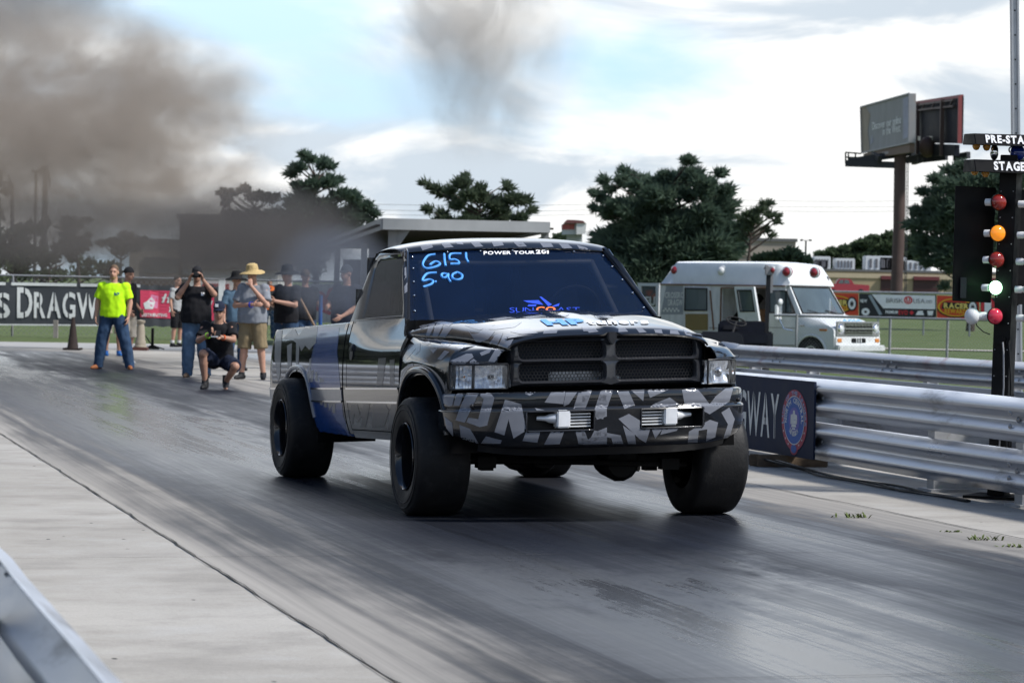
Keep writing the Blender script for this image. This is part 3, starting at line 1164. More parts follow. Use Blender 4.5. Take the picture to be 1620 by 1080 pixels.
WIN = [(-.96, 1.245), (-1.375, 1.612), (-1.41, 1.633), (-1.88, 1.640), (-1.94, 1.62), (-1.945, 1.58), (-1.77, 1.245)]
FR = [(-.84, 1.225), (-1.36, 1.675), (-1.42, 1.705), (-1.97, 1.710), (-2.035, 1.69), (-2.04, 1.60), (-2.02, 1.225)]
for side in (-1, 1):
    xs = lin(-1.945, -.553, 26)
    def dtop(x):
        return 1.238 - .150 * ss(-.97, -.553, x)
    mb = MB()
    mb.grid(lambda x, k: V((x, side * (yside(lerp(.475, dtop(x), k)) - .078 * min(1, max(0, (x + 2) / 1.05)) * ss(.98, 1.238, lerp(.475, dtop(x), k))), lerp(.475, dtop(x), k))), xs, lin(0, 1, 20))
    door = T('door', mb, PAINT, smooth=50, solid=.02)
    if side < 0:
        DOOR = door
    mb = panel(lin(-2.045, -1.957, 4), lambda x: .44, lambda x: 1.238, side, 20)
    T('cab_corner', mb, PAINT, smooth=50, solid=.02)
    mb = panel(lin(-1.95, -.53, 20), lambda x: .415, lambda x: .468, side, 4)
    T('rocker', mb, PAINT, smooth=50, solid=.05)
    mb = MB()
    hp = rrect(-1.865, -1.775, .955, 1.065, .035, 4)
    mb.prism(hp, lambda x, z: V((x, side * (yside(z) + .006), z)), lambda x, z: V((x, side * (yside(z) - .01), z)))
    h = T('door_handle', mb, MATTE, door)
    mb = MB(); mb.prism(rrect(-1.855, -1.785, 1.015, 1.055, .015, 3), lambda x, z: V((x, side * (yside(z) + .014), z)), lambda x, z: V((x, side * (yside(z)), z))); T('pull', mb, SATIN, h)
    for nm, z0, z1, m, o in (('moulding', .672, .752, PAINT, .006), ('chrome_strip', .752, .764, CHROME, .012), ('chrome_strip', .660, .672, CHROME, .012)):
        mb = MB()
        mb.grid(lambda x, z: V((x, side * (yside(z) + o), z)), lin(-1.935, -.56, 8), lin(z0, z1, 3))
        T(nm, mb, m, door, smooth=0, solid=.006)
    # window frame: ring between the opening and the outer line
    mb = MB()
    n_ = len(WIN)
    vs, fs = [], []
    for (x, z), (X, Z) in zip(WIN, FR):
        vs += [V((x, side * (gy(x, z) - .012), z)), V((lerp(x, X, .45), side * (gy(lerp(x, X, .45), lerp(z, Z, .45)) + .004), lerp(z, Z, .45))), V((X, side * (gy(X, Z) + .002 - .018 * ss(1.6, 1.71, Z)), Z))]
    for i in range(n_):
        j = (i + 1) % n_
        for k in (0, 1):
            fs.append((i * 3 + k, j * 3 + k, j * 3 + k + 1, i * 3 + k + 1))
    mb.add(vs, fs)
    T('window_frame', mb, PAINT, door, smooth=40, solid=.015)
    mb = MB()
    vs, fs = subdiv2d(*poly2d(WIN), .2)
    mb.add([V((x, side * (gy(x, z) - .006 - .01 * math.sin((z - 1.24) * 7)), z)) for x, z in vs], fs)
    T('side_window', mb, SGLASS, smooth=60)
    # rear cab pillar corner and back
    mb = MB()
    mb.grid(lambda z, k: V((-2.035 - .035 * math.sin(k * math.pi / 2), side * (gy(-2.035, z) + .002 - .08 * (1 - math.cos(k * math.pi / 2))), z)), lin(1.225, 1.70, 8), lin(0, 1, 6))
    T('cab_rear_corner', mb, PAINT, smooth=60)

# roof
def roof_pt(x, v):
    w = interp(x, [(-2.07, .735), (-2.0, .752), (-1.6, .760), (-1.45, .738), (-1.425, .722)])
    ze = interp(x, [(-2.07, 1.66), (-2.0, 1.695), (-1.6, 1.703), (-1.5, 1.69), (-1.425, 1.662)])
    zc = interp(x, [(-2.07, 1.69), (-2.0, 1.755), (-1.8, 1.775), (-1.62, 1.768), (-1.5, 1.735), (-1.425, 1.688)])
    xb = x + (.075 * (1 - v * v) * ss(-1.75, -1.43, x))
    return V((xb, w * v, ze + (zc - ze) * (1 - abs(v) ** 2.6) ** .75))
mb = MB()
mb.grid(roof_pt, [-2.07, -2.05, -2.02, -1.98, -1.9, -1.8, -1.7, -1.62, -1.56, -1.51, -1.47, -1.44, -1.425], [math.sin(a) for a in lin(-math.pi / 2, math.pi / 2, 41)])
ROOF = T('roof', mb, PAINT, smooth=60, solid=-.01)
mb = MB()
mb.box((-2.055, 0, 1.20), (.02, 1.80, .5)); mb.box((-2.065, 0, 1.66), (.02, 1.44, .08))
for s in (-1, 1):
    mb.box((-2.06, s * .75, 1.52), (.02, .14, .3))
T('cab_back', mb, PAINT, smooth=0)
mb = MB(); mb.box((-2.06, 0, 1.53), (.008, 1.38, .24)); T('rear_window', mb, SGLASS, smooth=0)

# windscreen
def ws(u, v):
    y = lerp(.862, .705, v) * u
    x = lerp(-.795, -1.43, v) + lerp(.075, .07, v) * (1 - u * u) + .012 * math.sin(v * math.pi)
    z = lerp(1.195, 1.668, v) + .020 * (1 - u * u) * v
    return V((x, y, z))
mb = MB(); mb.grid(ws, lin(-1, 1, 31), lin(0, 1, 13))
WS = T('windscreen', mb, GLASS, smooth=80)
mb = MB()
for s in (-1, 1):
    mb.tube([ws(s, v) + V((.006, s * .002, .004)) for v in lin(0, 1, 9)], .011, 6)
mb.tube([ws(u, 1) + V((.004, 0, .004)) for u in lin(-1, 1, 21)], .008, 6)
T('seal', mb, MATTE, WS, smooth=60)
mb = MB()
for s in (-1, 1):
    for v in (.14, .36, .56, .76, .93):
        mb.ball(ws(s * .955, v) + V((.006, 0, .004)), .008, 8, 5)
    
for u in (-.62, -.3, .02, .36, .66):
    mb.ball(ws(u, .975) + V((.006, 0, .004)), .007, 8, 5)
T('fasteners', mb, CHROME, WS, smooth=60)
for side in (-1, 1):          # A pillars
    mb = MB()
    def ap(v, k):
        a = ws(side, v) + V((0, side * .004, 0))
        f = interp(v, [(0, -.855), (1, -1.38)], False)
        z = lerp(1.225, 1.69, v)
        b_ = V((f - .02, side * (gy(f, z) + .004), z))
        p = a.lerp(b_, k)
        bul = math.sin(k * math.pi) * .008
        return p + V((bul * .7, side * bul, bul * .4))
    mb.grid(ap, lin(0, 1, 12), lin(0, 1, 7))
    q = T('windscreen_pillar', mb, PAINT, smooth=70, solid=.012)
    if side < 0:
        APIL = q

# interior: floor box, seats, cage, wheel
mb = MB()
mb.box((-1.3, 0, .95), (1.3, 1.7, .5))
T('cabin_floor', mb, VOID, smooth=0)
mb = MB()
for y in (.38, -.38):
    mb.box((-1.72, y, 1.38), (.14, .46, .60), M=Matrix.Rotation(R(-12), 3, 'Y')); mb.box((-1.5, y, 1.16), (.48, .48, .12))
T('seats', mb, mat('seat cloth', (.02, .021, .024), .9), bevel=.03)
mb = MB()
for y in (-.66, .66):
    mb.tube([(-.95, y, 1.18), (-1.42, y * .93, 1.60), (-1.85, y * .93, 1.63), (-1.95, y, 1.2)], .022, 8)
mb.tube([(-1.85, -.61, 1.63), (-1.85, .61, 1.63)], .022, 8)
mb.tube([(-1.42, -.61, 1.60), (-1.42, .61, 1.60)], .022, 8)
T('roll_cage', mb, mat('cage tube', (.09, .095, .10), .4), smooth=60)
mb = MB()
mb.tube([(-1.1 + .10 * math.sin(a) * .5, .38 + .18 * math.cos(a), 1.27 + .15 * math.sin(a)) for a in lin(0, 2 * math.pi, 25)], .013, 6)
T('steering_wheel', mb, MATTE, smooth=60)
mb = MB(); mb.grid(lambda u, v: ws(u, 0) + V((-.02 - .25 * v, 0, -.015 + .02 * v)), lin(-1, 1, 9), [0, 1]); T('dashboard', mb, VOID, smooth=0)

# ---- bonnet and wings
def cut(x):                   # shut line between bonnet and wing
    return (interp(x, [(-.80, .890), (-.55, .872), (-.3, .800), (-.1, .752), (.3, .702), (.66, .652), (.72, .635)]),
            interp(x, [(-.80, 1.103), (-.4, 1.080), (-.1, 1.062), (.3, 1.035), (.66, .998), (.72, .985)]))


def hood_pt(x, v):
    W_, zc_ = cut(x)
    top = interp(x, [(-.80, 1.208), (-.5, 1.222), (-.2, 1.217), (.1, 1.196), (.35, 1.160), (.55, 1.120), (.66, 1.090), (.71, 1.058)])
    y = W_ * v
    z = zc_ + (top - zc_) * (max(0, 1 - abs(v) ** 3.3)) ** .52
    # twin creases running back from the badge
    wv = .035 + .16 * ss(.70, -.6, x)
    z += .013 * ss(wv + .02, wv - .012, abs(y)) * ss(-.75, -.4, x)
    xb = x + .10 * (1 - v * v) * ss(-.3, -.8, x) + .05 * (1 - v * v) * ss(.3, .71, x)
    return V((xb, y, z))
HV = [math.sin(a) for a in lin(-math.pi / 2, math.pi / 2, 71)]
mb = MB(); mb.grid(hood_pt, lin(-.80, .55, 30) + [.58, .61, .64, .665, .685, .70, .71], HV)
HOOD = T('bonnet', mb, PAINT, smooth=70, solid=-.012)
for side, nm in ((-1, 0), (1, 1)):
    mb = MB()
    xx = .22
    c = hood_pt(xx, side * .62)
    e = [(math.cos(a) * .055, math.sin(a) * .028) for a in lin(0, 2 * math.pi, 19)[:-1]]
    mb.prism(e, lambda a, b_: hood_pt(xx + b_, (c.y + a) / cut(xx)[0]) + V((.002, 0, .009)), lambda a, b_: hood_pt(xx + b_, (c.y + a * 1.1) / cut(xx)[0]))
    pp = T('bonnet_latch', mb, MATTE, HOOD, bevel=.002)


def wing_pt(x, v, side):
    yc, zc_ = cut(x)
    yr = interp(x, [(-.56, .915), (0, .915), (.3, .905), (.46, .875), (.6, .79), (.70, .70)])
    zr = interp(x, [(-.56, 1.062), (-.1, 1.043), (.25, 1.012), (.46, .975), (.6, .955), (.70, .945)])
    ys_ = interp(x, [(-.56, .982), (-.2, .992), (.2, .985), (.42, .950), (.5, .915), (.6, .83), (.70, .715)])
    a = arch(x, *FA)
    if a is not None:
        b_ = max(.47, a)
    elif x < 0:
        b_ = .47
    else:
        b_ = interp(x, [(.42, .62), (.445, .62), (.4475, .90), (.7, .902)], False)
    zm = max(b_ + .02, zr - .085) if x < .44 else lerp(b_, zr, .4)
    pts = [(0, yc, zc_ - .008), (.22, lerp(yc, yr, .5), lerp(zc_, zr, .5) + .012), (.42, yr, zr), (.60, lerp(yr, ys_, .78), zm), (.72, ys_, lerp(zm, b_, .35)), (1, ys_ - .012 * (zm > .8), b_)]
    y = interp(v, [(p[0], p[1]) for p in pts])
    z = interp(v, [(p[0], p[2]) for p in pts])
    return V((x, side * y, z))
WXS = sorted(set([round(x, 4) for x in [-.545, -.535] + arch_xs(FA[0], FA[1], 30) + [.43, .445, .4475] + lin(.46, .70, 12)]))
for side in (-1, 1):
    mb = MB(); mb.grid(lambda x, v: wing_pt(x, v, side), WXS, lin(0, 1, 24))
    xs = arch_xs(FA[0], FA[1], 30)
    mb.grid(lambda x, k: wing_pt(min(max(x, xs[0] + 1e-4), xs[-1] - 1e-4), 1, side) - V((0, side * .07 * k, 0)), xs, [0, 1])
    w = T('wing', mb, PAINT, smooth=55, solid=.004)
    if side < 0:
        WING = w
    mb = MB()
    pts = []
    for x in arch_xs(FA[0], FA[1] + .03, 36)[1:-1]:
        z = arch(x, FA[0], FA[1] + .03, FA[2] + .03)
        pts.append((x, side * (interp(x, [(-.56, .982), (-.2, .992), (.2, .985), (.42, .950), (.5, .915)]) + .001), z))
    mb.tube(pts, .024, 8)
    T('arch_lip', mb, PAINT, w, smooth=60)
    mb = MB(); mb.grid(lambda x, k: V((x, side * (cut(x)[0] - .006 - .004 * k), lerp(cut(x)[1] + .004, .76, k))), lin(.40, .715, 8), lin(0, 1, 4)); T('bonnet_side', mb, PAINT, HOOD, smooth=40)
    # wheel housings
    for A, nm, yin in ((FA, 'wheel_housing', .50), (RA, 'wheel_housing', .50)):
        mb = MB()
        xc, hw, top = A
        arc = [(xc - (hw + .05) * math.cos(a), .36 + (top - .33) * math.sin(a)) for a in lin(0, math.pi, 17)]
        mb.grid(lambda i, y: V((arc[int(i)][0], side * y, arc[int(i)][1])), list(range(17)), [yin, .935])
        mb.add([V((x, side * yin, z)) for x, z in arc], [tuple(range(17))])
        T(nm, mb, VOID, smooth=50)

# ---- grille
def gx(y, z):
    return .755 - .055 * (abs(y) / .63) ** 2.5 - .10 * max(0, abs(y) - .60) / .05 * .3 - (z - .78) * .10


def plate(mb, cells, fn, depth, bev=.014):
    """plate pierced by rounded openings; cells: (outer rect, hole rect, radius)"""
    for (Y0, Y1, Z0, Z1), (y0, y1, z0, z1), r in cells:
        hole = rrect(y0, y1, z0, z1, r, 5)
        k = len(hole)
        outer = []
        for (y, z) in hole:
            cy, cz = (y0 + y1) / 2, (z0 + z1) / 2
            dy, dz = y - cy, z - cz
            # project on the cell border
            ty = ((Y1 if dy > 0 else Y0) - cy) / dy if abs(dy) > 1e-6 else 1e9
            tz = ((Z1 if dz > 0 else Z0) - cz) / dz if abs(dz) > 1e-6 else 1e9
            t = min(ty, tz)
            outer.append((cy + dy * t, cz + dz * t))
        # corner vertices: replace nearest border point
        for cy, cz in ((Y0, Z0), (Y1, Z0), (Y1, Z1), (Y0, Z1)):
            i = min(range(k), key=lambda q: (outer[q][0] - cy) ** 2 + (outer[q][1] - cz) ** 2)
            outer[i] = (cy, cz)
        big = rrect(y0 - bev, y1 + bev, z0 - bev, z1 + bev, r + bev, 5)
        vs = [fn(y, z, 0) for y, z in outer] + [fn(y, z, .006) for y, z in big] + [fn(y, z, -.012) for y, z in hole] + [fn(y, z, -depth) for y, z in hole]
        fs = []
        for q in range(3):
            for i in range(k):
                j = (i + 1) % k
                fs.append((q * k + i, q * k + j, (q + 1) * k + j, (q + 1) * k + i))
        mb.add(vs, fs)
    return mb
GF = lambda y, z, o: V((gx(y, z) + o, y, z))
mb = MB()
C4 = []
for s in (-1, 1):
    for (Z0, Z1, z0, z1) in ((.905, 1.052, .925, 1.022), (.762, .905, .792, .893)):
        a, b_ = sorted((s * .0, s * .632))
        c, d = sorted((s * .040, s * .568))
        C4.append(((a, b_, Z0, Z1), (c, d, z0, z1), .026))
plate(mb, C4, GF, .05)
# rounded flanks and lower edge running back
for s in (-1, 1):
    mb.grid(lambda z, k: V((gx(.632, z) - .10 * math.sin(k * math.pi / 2) * k ** .3 - .03 * k, s * (.632 + .018 * math.sin(k * math.pi / 2)), z)), lin(.762, 1.052, 6), lin(0, 1, 6))
mb.grid(lambda y, k: V((gx(y, .762) - .06 * k, y, .762 - .012 * math.sin(k * math.pi / 2))), lin(-.632, .632, 21), lin(0, 1, 4))
mb.grid(lambda y, k: V((gx(y, 1.052) - .03 * k, y, 1.052 + .012 * k)), lin(-.632, .632, 21), lin(0, 1, 3))
GR = T('grille_surround', mb, SATIN, smooth=45)
# ledge that carries the surround into the bonnet lip
mb = MB()
mb.grid(lambda y, k: V((gx(y, 1.05) - .012 + .028 * math.sin(k * math.pi), y * (1 - .02 * k), 1.048 + .042 * k - .03 * (abs(y) / .64) ** 4 * k)), lin(-.64, .64, 25), lin(0, 1, 6))
T('bonnet_lip', mb, SATIN, HOOD, smooth=60)
mb = MB()
sh = [(-.034, .03), (.034, .03), (.036, -.005), (.02, -.038), (0, -.05), (-.02, -.038), (-.036, -.005)]
mb.prism(sh, lambda a, b_: V((.772, a * .8, 1.052 + b_)), lambda a, b_: V((.74, a, 1.052 + b_)))
T('badge_shield', mb, SATIN, GR, bevel=.006)
# honeycomb mesh
mb = MB()
hr = .0125
def hexwire(y0, y1, z0, z1):
    dx, dz = hr * math.sqrt(3), hr * 1.5
    seen = set()
    for r_ in range(int((z1 - z0) / dz) + 2):
        for c_ in range(int((y1 - y0) / dx) + 2):
            cy, cz = y0 + c_ * dx + (r_ % 2) * dx / 2, z0 + r_ * dz
            P = [(cy + hr * math.sin(R(60 * i)), cz + hr * math.cos(R(60 * i))) for i in range(6)]
            for i in range(3):
                (a, b_), (c, d) = P[i], P[i + 1]
                if not (y0 <= a <= y1 and y0 <= c <= y1 and z0 <= b_ <= z1 and z0 <= d <= z1):
                    continue
                A, B_ = V((gx(a, b_) - .04, a, b_)), V((gx(c, d) - .04, c, d))
                n_ = (B_ - A).cross(V((1, 0, 0))).normalized() * .0019
                mb.add([A - n_, A + n_, B_ + n_, B_ - n_], [(0, 1, 2, 3)])
for cell in C4:
    y0, y1, z0, z1 = cell[1]
    hexwire(y0 - .01, y1 + .01, z0 - .01, z1 + .01)
T('grille_mesh', mb, mat('mesh black', (.010, .0105, .012), .4, spec=.3), GR, smooth=0, weld=False, solid=.003)
mb = MB(); mb.box((.56, 0, .87), (.03, 1.24, .36)); T('radiator', mb, mat('radiator core', (.012, .016, .026), .5, .3, var=.5, scale=30, stretch=(1, 1, 12)), smooth=0)
mb = MB(); mb.box((.60, -.18, .79), (.03, .34, .11)); mb.box((.62, .03, .79), (.03, .16, .05)); T('intercooler', mb, mat('intercooler', (.35, .38, .42), .35, .8, var=.4, scale=40), bevel=.01)
mb = MB(); mb.box((.1, 0, .9), (.9, 1.0, .3)); T('engine_bay_blocker', mb, VOID, smooth=0)  # plain black block, added under the bonnet to hide light
mb = MB(); mb.grid(lambda y, k: V((gx(y, .76) - .07 - .05 * k, y, .775 - .09 * k)), lin(-.64, .64, 15), [0, 1]); mb.box((.60, -.05, .745), (.05, .30, .02)); T('lower_shroud', mb, VOID, smooth=0)

# ---- head lamps
LENS = mat('lamp lens', (.55, .57, .58), .05, 0, var=.1, spec=.5, trans=.90)
REFL = mat('lamp reflector', (.92, .93, .94), .10, .85, var=.15, scale=16, bump=.9, bscale=30, stretch=(1, 1.6, .5), rvar=.5)
AMBER = mat('lamp amber', (.55, .19, .03), .3)
for side in (-1, 1):
    def lx(y):
        return interp(y, [(.64, .715), (.72, .700), (.80, .655), (.87, .580), (.915, .500), (.935, .445)])
    def lp(k, z, o=0.0):
        y = lerp(.648, .932, k)
        return V((lx(y) + o * .9, side * (y + o * .4), z))
    root_mb = MB()
    ks = lin(0, 1, 14)
    kz = lin(0, 1, 41)
    root_mb.grid(lambda k, z: lp(k, z, -.060 - .012 * (int(round(k * 40)) % 2) - .03 * math.sin(k * 9.4) ** 2 - .012 * math.cos((z - .825) * 42)), kz, lin(.752, .897, 9))
    for z in (.752, .897):
        root_mb.grid(lambda k, o, z=z: lp(k, z, o), ks, [-.075, 0])
    hl = T('headlamp', root_mb, REFL, smooth=12)
    mb = MB(); mb.grid(lambda k, z: lp(k, z, .004 + .012 * math.sin((z - .75) / .15 * math.pi)), ks, lin(.755, .894, 7)); T('lens', mb, LENS, hl, smooth=70)
    mb = MB()
    for z in (.750, .899):
        mb.tube([lp(k, z, .004) for k in ks], .006, 6)
    for k in (0, .66, 1):
        mb.tube([lp(k, z, .004) for z in lin(.75, .899, 5)], .007 if k != .66 else .010, 6)
    T('bezel', mb, MATTE, hl, smooth=60)
    for k, rr_, nm, m in ((.33, .030, 'bulb_bowl', CHROME), (.82, .022, 'turn_signal', CHROME)):
        mb = MB()
        c = lp(k, .825, -.06)
        nrm = V((.85, side * .35, 0)).normalized()
        rot = V((0, 0, 1)).rotation_difference(nrm).to_matrix()
        mb.lathe([(0.01, .0), (rr_ * .6, .008), (rr_, .035), (rr_ * 1.08, .045)], 20)
        mb.map(lambda p: c + rot @ p)
        bb = T(nm, mb, m, hl, smooth=60)
        mb = MB(); mb.ball(c + nrm * .02, rr_ * .33, 10, 6); T('bulb', mb, MATTE if k < .5 else AMBER, bb, smooth=60)

# ---- bumper
BDZ = -.014
def bx(y):
    q = min(1, abs(y) / .962)
    return .36 + .52 * (1 - q ** 3.3) ** (1 / 2.6)
BPROF = [(-.07, .742), (-.02, .742), (-.004, .736), (.002, .722), (.003, .668), (-.002, .652), (-.004, .648), (.012, .640), (.017, .630), (.016, .622), (.014, .505), (.008, .463), (-.008, .425), (-.035, .403), (-.08, .395)]


def bump_pt(y, i, o=0.0):
    off, z = BPROF[i]
    off += o
    q = min(1, abs(y) / .962)
    # plan normal
    e = 1e-3
    ya = max(-.960, min(.960, y))
    dxdy = (bx(ya + e) - bx(ya - e)) / (2 * e)
    nrm = V((1, -dxdy, 0)).normalized()
    if z < .63:
        z = .63 - (.63 - z) * (1 - .35 * q ** 7)
    return V((bx(y), y, z + BDZ)) + nrm * off
half = [.962 * math.sin(a) for a in lin(math.radians(36), math.pi / 2, 34)]
BY = sorted(set([round(s * y, 5) for s in (-1, 1) for y in half + [.150, .155, .19, .23, .27, .31, .35, .39, .43, .47, .51, .545, .555, .565] if not (.565 < y < .58)] + [0, -.05, .05, .1, -.1]))
mb = MB()
nb, npf = len(BY), len(BPROF)
vs = [bump_pt(y, i) for y in BY for i in range(npf)]
fs = []
for a in range(nb - 1):
    for i in range(npf - 1):
        ym = (abs(BY[a]) + abs(BY[a + 1])) / 2
        if i == 9 and .150 < ym < .565:
            continue
        fs.append((a * npf + i, (a + 1) * npf + i, (a + 1) * npf + i + 1, a * npf + i + 1))
mb.add(vs, fs)
BUMP = T('front_bumper', mb, PAINT, smooth=40)
for side in (-1, 1):
    mb = MB()
    yy = [y * side for y in [.150, .155, .19, .23, .27, .31, .35, .39, .43, .47, .51, .545, .555, .565]]
    for i in (9, 10):
        mb.grid(lambda y, o, i=i: bump_pt(y, i, o), yy, [0, -.11])
    mb.grid(lambda y, i: bump_pt(y, int(i), -.11), yy, [9, 10])
    for y in (yy[0], yy[-1]):
        mb.grid(lambda i, o, y=y: bump_pt(y, int(i), o), [9, 10], [0, -.11])
    rc = T('bumper_recess', mb, MATTE, BUMP, smooth=0)
    mb = MB()
    loop = [bump_pt(y, 9, .002) for y in yy] + [bump_pt(y, 10, .002) for y in yy[::-1]]
    mb.tube(loop + [loop[0]], .005, 6)
    T('recess_edge', mb, SATIN, rc, smooth=60)
    def fit(a, z0, z1, o0, o1, taper=1):
        pass
    # nozzle, block and fins of the ice box plumbing
    mb = MB(); 
    for i in range(6):
        z = .515 + i * .0185
        mb.beam(bump_pt(side * .165, 9, -.04) * 1 + V((0, 0, z - bump_pt(side * .165, 9).z)), bump_pt(side * .30, 9, -.04) + V((0, 0, z - bump_pt(side * .30, 9).z)), .03, .008)
    T('cooler_fins', mb, ALU, rc, smooth=0)
    p = bump_pt(side * .345, 9, -.03); mb = MB(); mb.box((p.x, p.y, .562), (.08, .085, .108)); T('cooler_tank', mb, ALU, rc, bevel=.008)
    mb = MB(); q0 = bump_pt(side * .385, 9, -.03); q1 = bump_pt(side * .50, 9, -.045)
    mb.tube([(q0.x, q0.y, .566), (lerp(q0.x, q1.x, .35), lerp(q0.y, q1.y, .35), .566), (lerp(q0.x, q1.x, .55), lerp(q0.y, q1.y, .55), .567), (q1.x, q1.y, .568)], [.034, .027, .017, .012], 14)
    T('nozzle', mb, ALU, rc, smooth=40)
    mb = MB(); c = bump_pt(side * .86, 4, .001); mb.ball(c + V((0, 0, -.005)), (.014, .014, .014), 10, 6); T('plug', mb, MATTE, BUMP, smooth=60)
# lower valance
mb = MB()
mb.grid(lambda y, k: V((bx(y) - .10 - .03 * k, y, lerp(.40, .335, k) + .04 * (abs(y) / .8) ** 4)), lin(-.80, .80, 31), lin(0, 1, 4))
T('valance', mb, MATTE, smooth=60, solid=.01)

# ---- underbody
mb = MB()
for s in (-1, 1):
    mb.beam((.62, s * .40, .50), (-4.4, s * .46, .52), .08, .14)
for x in (.55, -.6, -1.9, -2.9, -4.3):
    mb.beam((x, -.45, .50), (x, .45, .50), .10, .08)
T('chassis_frame', mb, DARKST, smooth=0)
mb = MB(); mb.box((-1.3, 0, .46), (1.4, 1.5, .06)); mb.box((-3.3, 0, .62), (2.2, 1.5, .1)); T('floor_pan', mb, VOID, smooth=0)
mb = MB(); mb.box((-.95, -.80, .40), (.10, .05, .12)); mb.box((-.99, -.80, .29), (.14, .05, .16)); mb.box((-.70, -.80, .32), (.08, .06, .22)); mb.beam((-1.0, -.8, .30), (-.6, -.8, .30), .03, .03)
mb.box((-.95, .80, .40), (.10, .05, .12)); mb.box((-.99, .80, .29), (.14, .05, .16))
T('traction_bar_bracket', mb, DARKST, bevel=.008, body=False)
for x, nm in ((0, 'front_axle'), (-3.44, 'rear_axle')):
    mb = MB()
    mb.tube([(x, y, .365) for y in lin(-.82, .82, 5)], .048, 10)
    dy = .30 if x == 0 else 0
    mb.ball((x, dy, .36), (.17, .14, .13), 16, 10)
    mb.lathe([(.0, .16), (.10, .16), (.125, .13), (.13, .10)], 14, (x, dy, .345), 'X')
    for s in (-1, 1):
        mb.box((x - .02, s * .55, .335), (.08, .08, .11)); mb.tube([(x - .05, s * .5, .36), (x - .05, s * .46, .62)], .04, 8)
    T(nm, mb, DARKST, body=False, smooth=45)
mb = MB(); mb.tube([(.20, -.72, .36), (.20, .72, .33)], .018, 8); mb.box((.2, -.62, .345), (.07, .12, .07)); mb.box((.2, .60, .335), (.07, .12, .07)); T('tie_rod', mb, DARKST, body=False, smooth=40)
mb = MB(); mb.tube([(.15, -.22, .40), (-.05, -.20, .36), (-.6, -.16, .36), (-.9, -.12, .40)], [.10, .12, .12, .10], 16); T('oil_pan', mb, DARKST, body=False, smooth=50)

# ---- wheels
def wheel(x, y, side, name='wheel'):
    w = bpy.data.objects.new(name, None)
    COL.objects.link(w); w.parent = truck; w.location = (x, y, .370); w.empty_display_size = .1
    # tyre profile along the axle, h = 0 at the outer face
    tw = .33
    prof = [(.205, .012), (.225, .0), (.27, -.010), (.315, -.010), (.342, -.003), (.360, .012), (.3675, .032), (.3695, .08), (.370, .18), (.369, .26), (.3675, .302), (.358, .322), (.32, .335), (.26, .342), (.205, .325)]
    mb = MB(); mb.lathe([(r, -side * 0 + side * (-h)) for r, h in prof], 72, axis='Y')
    # flattened foot and slightly wrinkled side wall
    def sq(p):
        z = p.z
        if z < -.345:
            z = -.345 + (z + .345) * .9
        return V((p.x * (1 + .02 * max(0, -z / .37 - .6)), p.y, z))
    mb.map(sq)
    t = mb.build('tyre', TYRE, w, smooth=50)
    mb = MB()
    for r_ in (.292, .324):
        mb.lathe([(r_ - .004, side * .010), (r_, side * .0135), (r_ + .004, side * .010)], 72, axis='Y')
    mb.build('side_wall_rib', TYRE, t, smooth=60)
    mb = MB()
    rp = [(.207, -.004), (.212, .004), (.207, .010), (.196, -.002), (.190, -.03), (.183, -.10), (.178, -.17), (.10, -.20), (.06, -.195), (.055, -.15), (.05, -.145), (.0, -.145)]
    mb.lathe([(r, side * h) for r, h in rp], 48, axis='Y')
    rim = mb.build('rim', RIMM, w, smooth=45)
    mb = MB()
    for i in range(8):
        a = 2 * math.pi * i / 8
        mb.tube([(.085 * math.cos(a), side * -.19, .085 * math.sin(a)), (.085 * math.cos(a), side * -.165, .085 * math.sin(a))], .010, 6)
    mb.build('lug_nuts', CHROME, rim, smooth=40)
    mb = MB(); mb.lathe([(.2075, side * .0095), (.2105, side * .006), (.2115, side * .003)], 48, axis='Y'); mb.build('rim_lip', RIMM, rim, smooth=60)
    mb = MB()
    for i in range(10):
        a = 2 * math.pi * (i + .5) / 10
        mb.tube([(.135 * math.cos(a) + .016 * math.cos(b_) * 1, side * -.1835, .135 * math.sin(a) + .016 * math.sin(b_)) for b_ in lin(0, 6.283, 9)], .004, 4)
    mb.build('rim_slots', VOID, rim, smooth=0)
    return w
for x in (0, -3.44):
    for side in (-1, 1):
        wheel(x, side * (1.085 if x == 0 else 1.11), side)

# ---- wrap graphics laid on the panels
bpy.context.view_layer.update()
TM = Matrix.LocRotScale(truck.location, truck.rotation_euler, None)
TMI = TM.inverted()


def bvh_of(ob):
    me = ob.data
    return BVHTree.FromPolygons([v.co.copy() for v in me.vertices], [tuple(p.vertices) for p in me.polygons])


